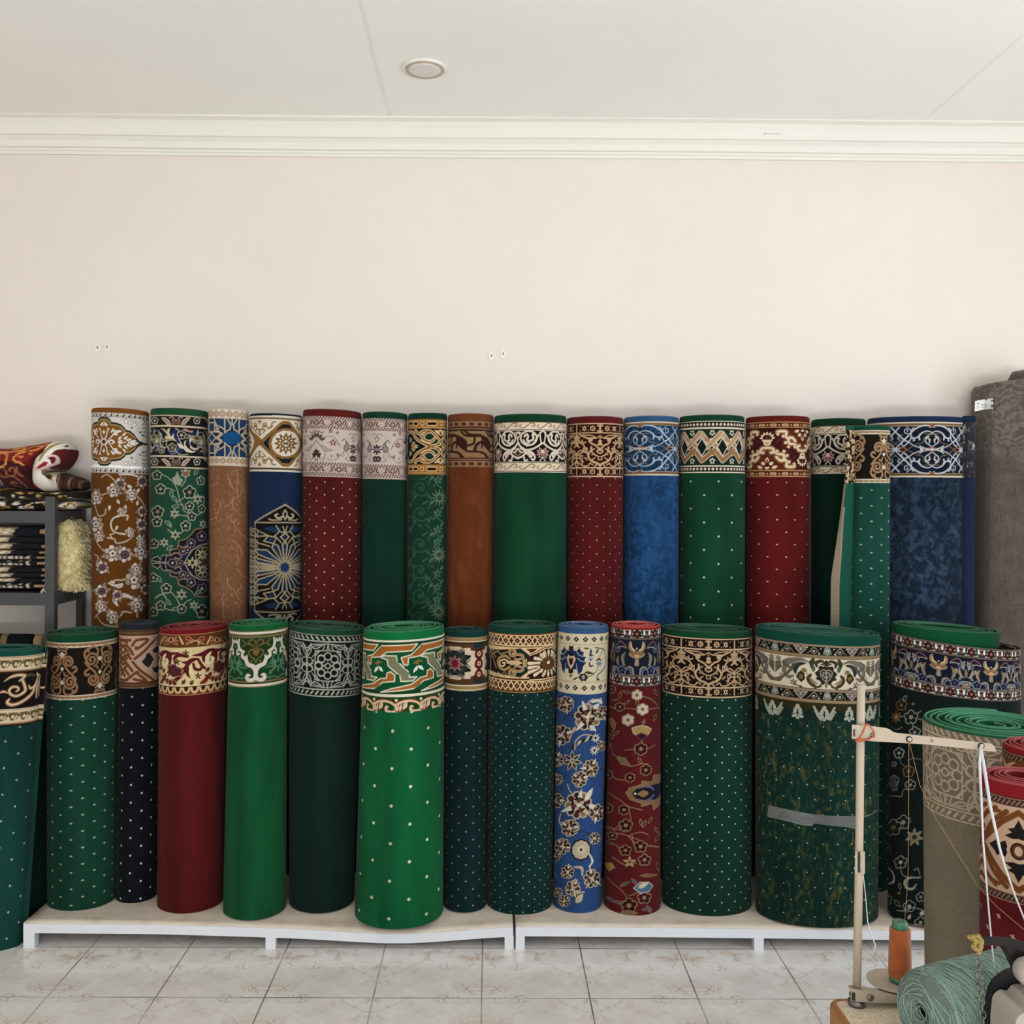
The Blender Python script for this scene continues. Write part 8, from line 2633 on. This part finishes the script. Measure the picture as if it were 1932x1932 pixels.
bm = bmesh.new()
prism(bm, rounded(cx_ + .010 - OX, cx_ + W2 - .010 - OX, cy_ - D2 + .010 - OY, cy_ - .010 - OY, .012), ZT - .034, ZT, lambda u, v, w: (u, v, w))
from_bm('tabletop', bm, t.m, tb)
bm = bmesh.new()
ou, inn = rounded(cx_ - OX, cx_ + W2 - OX, cy_ - D2 - OY, cy_ - OY, .020), rounded(cx_ + .0102 - OX, cx_ + W2 - .0102 - OX, cy_ - D2 + .0102 - OY, cy_ - .0102 - OY, .012)
rings = []
for P, z in ((ou, ZT - .036), (ou, ZT - .005), ([(a + (c - a) * .35, b + (d - b) * .35) for (a, b), (c, d) in zip(ou, inn)], ZT + .0005), (inn, ZT + .0005), (inn, ZT - .036)):
    rings.append([bm.verts.new((x, y, z)) for x, y in P])
nn = len(ou)
for A, B in zip(rings, rings[1:] + rings[:1]):
    for k in range(nn): bm.faces.new((A[k], A[(k + 1) % nn], B[(k + 1) % nn], B[k]))
from_bm('wood_edge', bm, wd.m, tb)
for xx in (cx_ + .06, cx_ + W2 - .06):
    for yy in (cy_ - .10, cy_ - D2 + .06):
        bm = bmesh.new(); box(bm, xx - .02 - OX, xx + .02 - OX, yy - .02 - OY, yy + .02 - OY, 0, ZT - .0345)
        from_bm('leg', bm, M_RACK, tb)

# thread stand
org = at(1617, 1894, YT); org[2] = ZT
org = Vector(org)
ts = thing('thread_stand', 'cream metal thread stand with a tall pole on the table corner', 'thread stand', tuple(org))
bm = bmesh.new()
lathe(bm, [(.0145, .0), (.0150, .003), (.0150, .007), (.010, .009), (.010, .013), (.0128, .015), (.0128, .018), (.004, .0182)], 28)
from_bm('clamp_nut', bm, M_STEEL, ts, True)
Yb = YT - .002
prz = lambda px, py, dy=0.0: Vector(at(px, py, Yb + dy)) - org
# lower bracket: bent sheet channel
bm = bmesh.new()
S5 = lambda x, y: (1532 + x / 4.83, 1532 + y / 4.83)
pts = [S5(*p) for p in ((352, 1612), (540, 1640), (790, 1672), (860, 1680), (860, 1770), (770, 1742), (560, 1740), (352, 1722))]
prism(bm, [tuple(p) for p in pts], -.012, -.0095, lambda u, v, w: tuple(prz(u, v, w)))
top = [S5(*p) for p in ((330, 1578), (345, 1574), (480, 1590), (860, 1650), (860, 1682), (352, 1616))]
A = [prz(*p, -.0119) if k >= 4 else prz(*p, .014) for k, p in enumerate(top)]
f1 = [bm.verts.new(p) for p in A]; f2 = [bm.verts.new(p - Vector((0, 0, .0025))) for p in A]
bm.faces.new(f1); bm.faces.new(list(reversed(f2)))
for k in range(6): bm.faces.new((f1[k], f2[k], f2[(k + 1) % 6], f1[(k + 1) % 6]))
from_bm('lower_bracket', bm, M_CREAM, ts)
disc_y('screw', *S5(530, 1690), Yb - .012, .0058, .003, M_STEEL, ts, org)
bm = bmesh.new(); prism(bm, [S5(*p) for p in ((362, 1645), (394, 1648), (394, 1722), (362, 1718))], -.0135, -.0125, lambda u, v, w: tuple(prz(u, v, w)))
from_bm('slot', bm, M_DARK, ts)
# pole
pb, pm1, pm2, pt_ = at(1616.5, 1868, YT), at(1620.3, 1648, YT), at(1621, 1606, YT), at(1624.5, 1292, YT)
rod('pole', [pb + np.array([0, 0, -.012]), pm1, pm2, pt_ - np.array([0, 0, .0015]), pt_], [.0068, .0068, .0066, .0066, .0058], M_CREAM, ts, org, 20)
cl = bmesh.new()
for k, (ya, yb_) in enumerate(((1606, 1649),)):
    for sx_, w_ in ((1613.6, 4.2), (1623.5, 8.4)):
        prism(cl, [(sx_ + 1, ya), (sx_ + w_ - 1, ya), (sx_ + w_, ya + 2), (sx_ + w_, yb_ - 2), (sx_ + w_ - 1, yb_), (sx_ + 1, yb_), (sx_, yb_ - 2), (sx_, ya + 2)], -.0088, .006, lambda u, v, w: tuple(prz(u, v, w + .002)))
jc = from_bm('pole_clamp', cl, M_CREAM, ts)
for px, py in ((1623.5, 1619), (1623.5, 1642), (1612.5, 1616), (1612, 1638)): disc_y('rivet', px + 1.2, py, Yb - .0068, .0022, .002, M_CREAM, jc, org, 12)
bm = bmesh.new(); prism(bm, [(1617.3, 1608), (1622.6, 1608), (1622.6, 1646), (1617.3, 1646)], -.0058, -.0045, lambda u, v, w: tuple(prz(u, v, w)))
from_bm('slot', bm, M_DARK, jc)
# upper arm
S1 = lambda x, y: (1580 + x / 5.489, 1150 + y / 5.489)
bm = bmesh.new()
P = [S1(*p) for p in ((150, 1192), (300, 1200), (500, 1226), (540, 1240), (580, 1268), (620, 1278), (1000, 1320), (1560, 1384), (1600, 1392), (1625, 1415), (1646, 1472), (1500, 1462), (1400, 1446), (900, 1395), (700, 1384), (520, 1372), (380, 1366), (150, 1338))]
prism(bm, P, -.0125, -.010, lambda u, v, w: tuple(prz(u, v, w)))
# bent top flange
Q = P[:9]
a = [bm.verts.new(prz(*p, -.0124) + Vector((0, 0, .0002))) for p in Q]; b = [bm.verts.new(prz(*p, .012) + Vector((0, 0, .0002))) for p in Q]
for k in range(len(Q) - 1): bm.faces.new((a[k], b[k], b[k + 1], a[k + 1]))
a2 = [bm.verts.new(v.co - Vector((0, 0, .002))) for v in a]; b2 = [bm.verts.new(v.co - Vector((0, 0, .002))) for v in b]
for k in range(len(Q) - 1): bm.faces.new((a2[k + 1], b2[k + 1], b2[k], a2[k])); bm.faces.new((b[k], b2[k], b2[k + 1], b[k + 1]))
from_bm('upper_arm', bm, M_CREAM, ts)
disc_y('screw', *S1(362, 1300), Yb - .0125, .0040, .003, M_STEEL, ts, org, 14)
disc_y('screw', *S1(978, 1358), Yb - .0125, .0026, .0006, M_STEEL, ts, org, 14)
for x, y in ((740, 1342), (1486, 1410)):
    disc_y('eyelet', *S1(x, y), Yb - .0125, .0052, .003, M_DARK, ts, org, 20, .0030)
    disc_y('eyelet_rim', *S1(x, y), Yb - .0128, .0033, .0036, plain('eyelet_ring', 'c9c1b4', .35, .5), ts, org, 18, .0012)
for x0, x1, c_ in ((166, 180, M_DARK), (184, 200, M_STEEL)):
    bm = bmesh.new(); prism(bm, [S1(*p) for p in ((x0, 1236), (x1, 1240), (x1, 1318), (x0, 1312))], -.0135, -.0126, lambda u, v, w: tuple(prz(u, v, w)))
    from_bm('slot', bm, c_, ts)
# saucer with its spindle
sc_c = Vector(at(1685, 1851, 1.682))
bm = bmesh.new()
lathe(bm, [(.004, -.003), (.030, -.004), (.0425, -.0005), (.0432, .0010), (.0420, .0014), (.030, -.0015), (.014, -.0010), (.004, -.0010)], 56)
so = from_bm('saucer', bm, M_CREAM, ts, True)
so.location = sc_c - org
bm = bmesh.new()
lathe(bm, [(.0030, -.020), (.0030, .101), (.0022, .103)], 12)
sp = from_bm('spindle', bm, M_STEEL, ts, True)
cone_c = Vector(at(1697.5, 1862, 1.682)); cone_c.z = sc_c.z + .0016
sp.location = cone_c - org
sp.location.z = sc_c.z - org.z + .002
bm = bmesh.new(); box(bm, -.006, .006, -.006, .006, 0, sc_c.z - .0048 - ZT)
sw = from_bm('saucer_support', bm, M_CREAM, ts)
sw.location = Vector((sc_c.x, sc_c.y, ZT)) - org
# orange elastic round the arm and pole
el = thing('rubber_band', 'orange rubber band looped round the pole and upper arm', 'rubber band', tuple(prz(1618, 1385, -.016) + org))
lp = [S1(*p) for p in ((295, 1188), (270, 1260), (225, 1340), (190, 1352), (200, 1366), (260, 1362), (330, 1335), (378, 1305), (375, 1262), (340, 1205), (300, 1188))]
rod('elastic', [Vector(at(x, y, Yb - .0152)) for x, y in spline(lp, False, 4)], .0011, M_RUBBER, el, el.location, 7)
lp = [S1(*p) for p in ((190, 1360), (230, 1348), (300, 1352), (350, 1330), (382, 1300))]
rod('elastic', [Vector(at(x, y, Yb - .0172)) for x, y in spline(lp, False, 4)], .0011, M_RUBBER, el, el.location, 7)

# thread cone
cn = thing('thread_cone', 'orange cone of thread with a green core on the cream saucer', 'thread', tuple(cone_c))
t = NT('orange_thread')
o = t.coord()
wv = t.n('ShaderNodeTexWave', bands_direction='Z'); t.l(t.scaled(o, (.4, .4, 1)), wv.inputs['Vector']); wv.inputs['Scale'].default_value = 260; wv.inputs['Distortion'].default_value = 4
t.bump(wv.outputs['Fac'], .35, .001)
t.out(t.mix(t.math('MULTIPLY', wv.outputs['Fac'], t.ramp(t.noise(o, 50, 3), .3, .7)), tuple(lin('8a420c')), tuple(lin('b4611a'))), .6, .35, sheen=.2)
bm = bmesh.new()
lathe(bm, [(.0178, .008), (.0187, .010), (.0188, .03), (.0178, .07), (.0170, .0885), (.0160, .0895)], 36)
from_bm('thread_winding', bm, t.m, cn, True)
M_CORE = plain('green_core', '3c6a50', .45, .4)
bm = bmesh.new(); lathe(bm, [(.0165, 0), (.0172, .001), (.0172, .0078), (.0165, .0082)], 32)
from_bm('core', bm, M_CORE, cn, True)
bm = bmesh.new()
pr = [(.0132, .0898), (.0136, .0905), (.0124, .1000), (.0110, .1020), (.0060, .1022), (.0050, .0990), (.0034, .098)]
lathe(bm, pr, 32)
from_bm('core', bm, M_CORE, cn, True)

# yarn skein
t = NT('sage_yarn')
o = t.coord('UV')
sx = t.n('ShaderNodeSeparateXYZ'); t.l(o, sx.inputs[0])
base = t.mix(t.ramp(t.noise(t.scaled(o, (3, 26, 1)), 4, 4, .6, .4), .3, .7), tuple(lin('56695f')), tuple(lin('7b9084')))
wv = t.n('ShaderNodeTexWave', bands_direction='X'); mp = t.n('ShaderNodeMapping'); t.l(o, mp.inputs['Vector']); mp.inputs['Rotation'].default_value = (0, 0, .22); t.l(mp.outputs[0], wv.inputs['Vector'])
wv.inputs['Scale'].default_value = 26; wv.inputs['Distortion'].default_value = 5; wv.inputs['Detail'].default_value = 3; wv.inputs['Detail Scale'].default_value = 1.2
t.bump(wv.outputs['Fac'], .8, .004)
t.out(t.mix(t.ramp(wv.outputs['Fac'], .1, .5, .7, 0), base, tuple(lin('4a5c54'))), .9, .15, sheen=.3)
P0, P1 = Vector(at(1733, 1905, 1.505)), Vector(at(1955, 1874, 1.60))
R0 = .061
P0.z = ZT + R0; P1.z = ZT + R0
sk = thing('yarn_skein', 'sage green skein of yarn lying on its side in front of the orange cone', 'yarn', (P0.x, P0.y, ZT))
axis = (P1 - P0).normalized()
Ls = (P1 - P0).length
up = Vector((0, 0, 1)); sd = axis.cross(up).normalized()
prof = [(.010, .012), (.018, .004), (.030, .0), (.046, .003), (.055, .012), (.0600, .028), (R0, .06), (R0, Ls * .5), (R0 * .985, Ls * .85), (.055, Ls * .97), (.040, Ls), (.012, Ls - .006)]
prof = spline(np.array(prof), False, 5)
nu_ = 120
rng = np.random.RandomState(5)
co, uvs = [], []
for j, (rr, ll) in enumerate(prof):
    for k in range(nu_):
        a = 2 * math.pi * k / nu_
        wob = 1 + .010 * math.sin(a * 9 + ll * 60) * (rr > .02) + .008 * math.sin(a * 23 - ll * 90) * (rr > .02)
        p = P0 + axis * ll + (up * math.cos(a) + sd * math.sin(a)) * min(rr * wob, R0)
        co.append(p - sk.location)
        uvs.append((ll / Ls * 2 + rr * 4, k / nu_ * 3))
q = grid_quads(len(prof), nu_, closed=True)
quads_mesh('yarn_body', np.array(co), q, t.m, sk, uv=np.array(uvs))
# strands wound round the body and curled at the end
bm = bmesh.new()
rg = random.Random(7)
for k in range(300):
    l0, a0 = rg.uniform(.0, .95) * Ls, rg.uniform(-1.9, 1.6)
    tilt = rg.uniform(-.01, .06)
    pts = []
    for s_ in np.linspace(0, 1, 9):
        ll = l0 + tilt * s_ - .01; ll = min(max(ll, .005), Ls * .97)
        rr = float(np.interp(ll, prof[:len(prof) - 4, 1], prof[:len(prof) - 4, 0])) + .0006
        a = a0 + s_ * 1.6
        p = P0 + axis * ll + (up * math.cos(a) + sd * math.sin(a)) * rr - sk.location
        p.z = max(p.z, .0025)
        pts.append(p)
    tube(bm, pts, rg.choice((.0008, .0010, .0013)), 4)
for k in range(11):
    r_ = .007 + .0042 * k
    pts = []
    for s_ in np.linspace(0, 1, 14):
        a = k * 1.3 + s_ * 5.0
        rr = r_ * (1 + .12 * math.sin(3 * a + k))
        p = P0 + axis * (float(np.interp(rr, [.010, .018, .030, .046, .055], [.012, .004, 0, .003, .012])) - .0012) + (up * math.cos(a) + sd * math.sin(a)) * rr - sk.location
        p.z = max(p.z, .0025)
        pts.append(p)
    tube(bm, pts, .0013, 5)
from_bm('loose_strands', bm, plain('sage_strand', '72877c', .9, .1, var=.3, scale=60), sk, True)

# threads
def thread(label, pts, r, mat, nm='thread', Y=None):
    P = [Vector(p) for p in pts]
    e = thing(nm, label, 'thread', tuple(P[0]))
    rod('strand', P, r, mat, e, e.location, 6)
    return e


M_OTH = plain('thread_orange', '8f6a48', .7, .2)
M_WTH = plain('yarn_white', 'b4b5b6', .8, .2, scale=300)
M_WTN = plain('thread_white', 'c9cdd0', .6, .3)
ey = at(*S1(740, 1352), Yb - .017)
topc = cone_c + Vector((.0, 0, .1035))
thread('orange thread hanging straight from the left eyelet to the orange cone', [ey, at(1714, 1560, Yb - .008), at(1713, 1660, 1.66), at(1707, 1735, 1.674), topc], .00045, M_OTH)
thread('orange thread slanting from the left eyelet down to the right edge', [ey, at(1735, 1480, Yb - .02), at(1757, 1530, 1.62), at(1845, 1672, 1.56), at(1880, 1710, 1.53), at(1945, 1765, 1.50)], .00045, M_OTH)
e2 = at(*S1(1484, 1420), Yb - .018)
thread('thick white yarn dropping steeply from the right eyelet to the skein', [e2, at(1848, 1440, Yb - .03), at(1851, 1500, 1.60), at(1855, 1590, 1.57), at(1863, 1690, 1.54), at(1871, 1780, 1.515), at(1876, 1828, 1.493)], [.0022, .0024, .0020, .0016, .0013, .0012, .001], M_WTH, 'yarn_strand')
thread('thick white yarn running from the right eyelet off to the right', [e2, at(1857, 1450, Yb - .03), at(1868, 1520, 1.60), at(1886, 1600, 1.57), at(1896, 1635, 1.56), at(1915, 1690, 1.54), at(1945, 1765, 1.51)], [.0022, .0028, .0026, .0020, .0016, .0014, .0012], M_WTH, 'yarn_strand')
thread('thin white thread hanging loose beside the pole', [at(1628, 1646, Yb - .004), at(1633, 1690, YT), at(1637, 1740, YT + .004), at(1645, 1765, YT + .006), at(1651.5, 1784, YT + .006), at(1648, 1797, YT + .006)], [.0006, .0006, .0008, .0010, .0012, .0014], M_WTN)

# sewing machine, mostly cut off by the right edge
S9 = lambda x, y: (1782 + x / 9.66, 1732 + y / 9.66)
YM = 1.40
mo = Vector(at(1915, 1900, YM)); mo.z = ZT
sm = thing('sewing_machine', 'grey sewing machine with a dark lever, cut off by the lower right corner', 'sewing machine', tuple(mo))
M_GREY = plain('machine_grey', '9b938a', .45, .4, var=.06)
M_IRON = plain('machine_dark', '111316', .5, .25)
M_LEVER = plain('lever_brown', '15100f', .5, .2)
bm = bmesh.new()
out = [S9(*p) for p in ((1060, 1650), (1110, 1560), (1210, 1495), (1340, 1505), (1450, 1400), (1800, 1380), (2300, 1400), (2300, 3300), (1000, 3300), (1030, 1940))]
o2 = spline(np.array(out[:7]), False, 4).tolist() + out[7:]
A = []
for d, s_ in ((.0, .994), (-.008, 1.0), (-.057, 1.0), (-.065, .994)):
    cxy = np.mean(o2, 0)
    A.append([bm.verts.new(Vector(at(*(cxy + (np.array(p) - cxy) * s_), YM)) + Vector((0, d + .03, 0)) - mo) for p in o2])
for v in [v for R_ in A for v in R_]: v.co.z = max(v.co.z, 0.0005)
for Pq, Qq in zip(A[:-1], A[1:]):
    for k in range(len(o2)): bm.faces.new((Pq[k], Pq[(k + 1) % len(o2)], Qq[(k + 1) % len(o2)], Qq[k]))
bm.faces.new(A[0]); bm.faces.new(list(reversed(A[-1])))
from_bm('housing', bm, M_GREY, sm)
bm = bmesh.new()
c_ = Vector(at(*S9(1565, 1010), YM - .01)) - mo
nk = 40
prev = None
for rr, yy in ((.0005, -.016), (.010, -.015), (.0165, -.010), (.0190, .0), (.0190, .012), (.015, .02), (.0005, .021)):
    rg_ = [bm.verts.new(c_ + Vector((rr * math.cos(2 * math.pi * k / nk), yy, rr * 1.0 * math.sin(2 * math.pi * k / nk)))) for k in range(nk)]
    if prev:
        for k in range(nk): bm.faces.new((prev[k], prev[(k + 1) % nk], rg_[(k + 1) % nk], rg_[k]))
    prev = rg_
from_bm('knob', bm, M_GREY, sm, True)
bm = bmesh.new()
arm = [S9(*p) for p in ((1650, 1180), (1450, 1230), (1300, 1320), (1180, 1430), (1110, 1560), (1060, 1750), (1030, 1932), (1000, 2400), (1200, 2400), (1250, 1700), (1450, 1450), (1650, 1400))]
prism(bm, arm, .034, .050, lambda u, v, w: tuple(Vector(at(u, v, YM)) + Vector((0, w, 0)) - mo))
for v in bm.verts: v.co.z = max(v.co.z, 0.0005)
from_bm('body_frame', bm, M_IRON, sm)
bm = bmesh.new()
lv = [S9(*p) for p in ((670, 440), (760, 415), (900, 402), (1050, 405), (1200, 418), (1330, 442), (1500, 490), (1800, 560), (1800, 760), (1500, 665), (1350, 590), (1200, 558), (1050, 540), (900, 535), (670, 530))]
prism(bm, lv, .006, .012, lambda u, v, w: tuple(Vector(at(u, v, YM)) + Vector((0, w, 0)) - mo))
from_bm('lever', bm, M_LEVER, sm)
bm = bmesh.new()
br = [S9(*p) for p in ((1210, 590), (1300, 600), (1500, 640), (1800, 700), (1800, 1320), (1500, 1250), (1330, 880), (1250, 740))]
prism(bm, br, .013, .034, lambda u, v, w: tuple(Vector(at(u, v, YM)) + Vector((0, w, 0)) - mo))
from_bm('bracket', bm, plain('bracket_grey', '1c1818', .5, .2), sm)

# yellow cord knotted round the lever tip
M_CORD = plain('straw_cord', '8f7c4a', .9, .1, scale=90)
kn = thing('cord_knot', 'knotted straw-coloured cord round the tip of the dark lever', 'cord', tuple(at(*S9(620, 480), YM)))
for pts in ([(440, 345), (520, 345), (600, 330), (650, 380), (670, 450), (640, 520), (600, 580), (560, 540), (560, 470), (600, 420), (660, 400)], [(480, 370), (560, 400), (640, 430), (650, 500), (600, 560), (540, 560), (520, 510), (560, 460)], [(610, 320), (640, 360), (680, 420), (670, 500), (640, 600), (610, 640)]):
    rod('cord', [Vector(at(*S9(*p), YM - .004 + .004 * math.sin(k * 1.7))) for k, p in enumerate(spline(pts, False, 3))], .0030, M_CORD, kn, kn.location, 7)
# small steel chain hanging from the knot
ch = thing('chain', 'thin steel chain hanging from the knotted cord in front of the skein', 'chain', tuple(at(*S9(630, 640), YM)))
M_CH = plain('chain_steel', '6d6a60', .35, .5, .7)
path = [(628, 640), (632, 760), (636, 880), (630, 1000), (640, 1120), (650, 1220), (655, 1340), (670, 1460), (680, 1580), (690, 1700), (705, 1820), (710, 1940), (712, 2060), (714, 2180)]
for k in range(len(path) - 1):
    a, b = Vector(at(*S9(*path[k]), YM)), Vector(at(*S9(*path[k + 1]), YM))
    m_ = (a + b) / 2
    d_ = (b - a); L_ = d_.length * .64; d_.normalize()
    s_ = Vector((1, 0, 0)) if k % 2 else Vector((.35, 1, 0)).normalized()
    pts = [m_ + d_ * (L_ * math.cos(t_)) + s_ * (.0042 * math.sin(t_)) for t_ in np.linspace(0, 2 * math.pi, 14, endpoint=False)]
    rod('link', pts, .0010, M_CH, ch, ch.location, 6, closed=True)
ring_ = [Vector(at(*S9(660 + 75 * math.cos(t_), 1215 + 45 * math.sin(t_)), YM - .002 + .004 * math.sin(t_ * 2))) for t_ in np.linspace(0, 2 * math.pi, 18, endpoint=False)]
rod('link', ring_, .0011, M_CH, ch, ch.location, 6, closed=True)
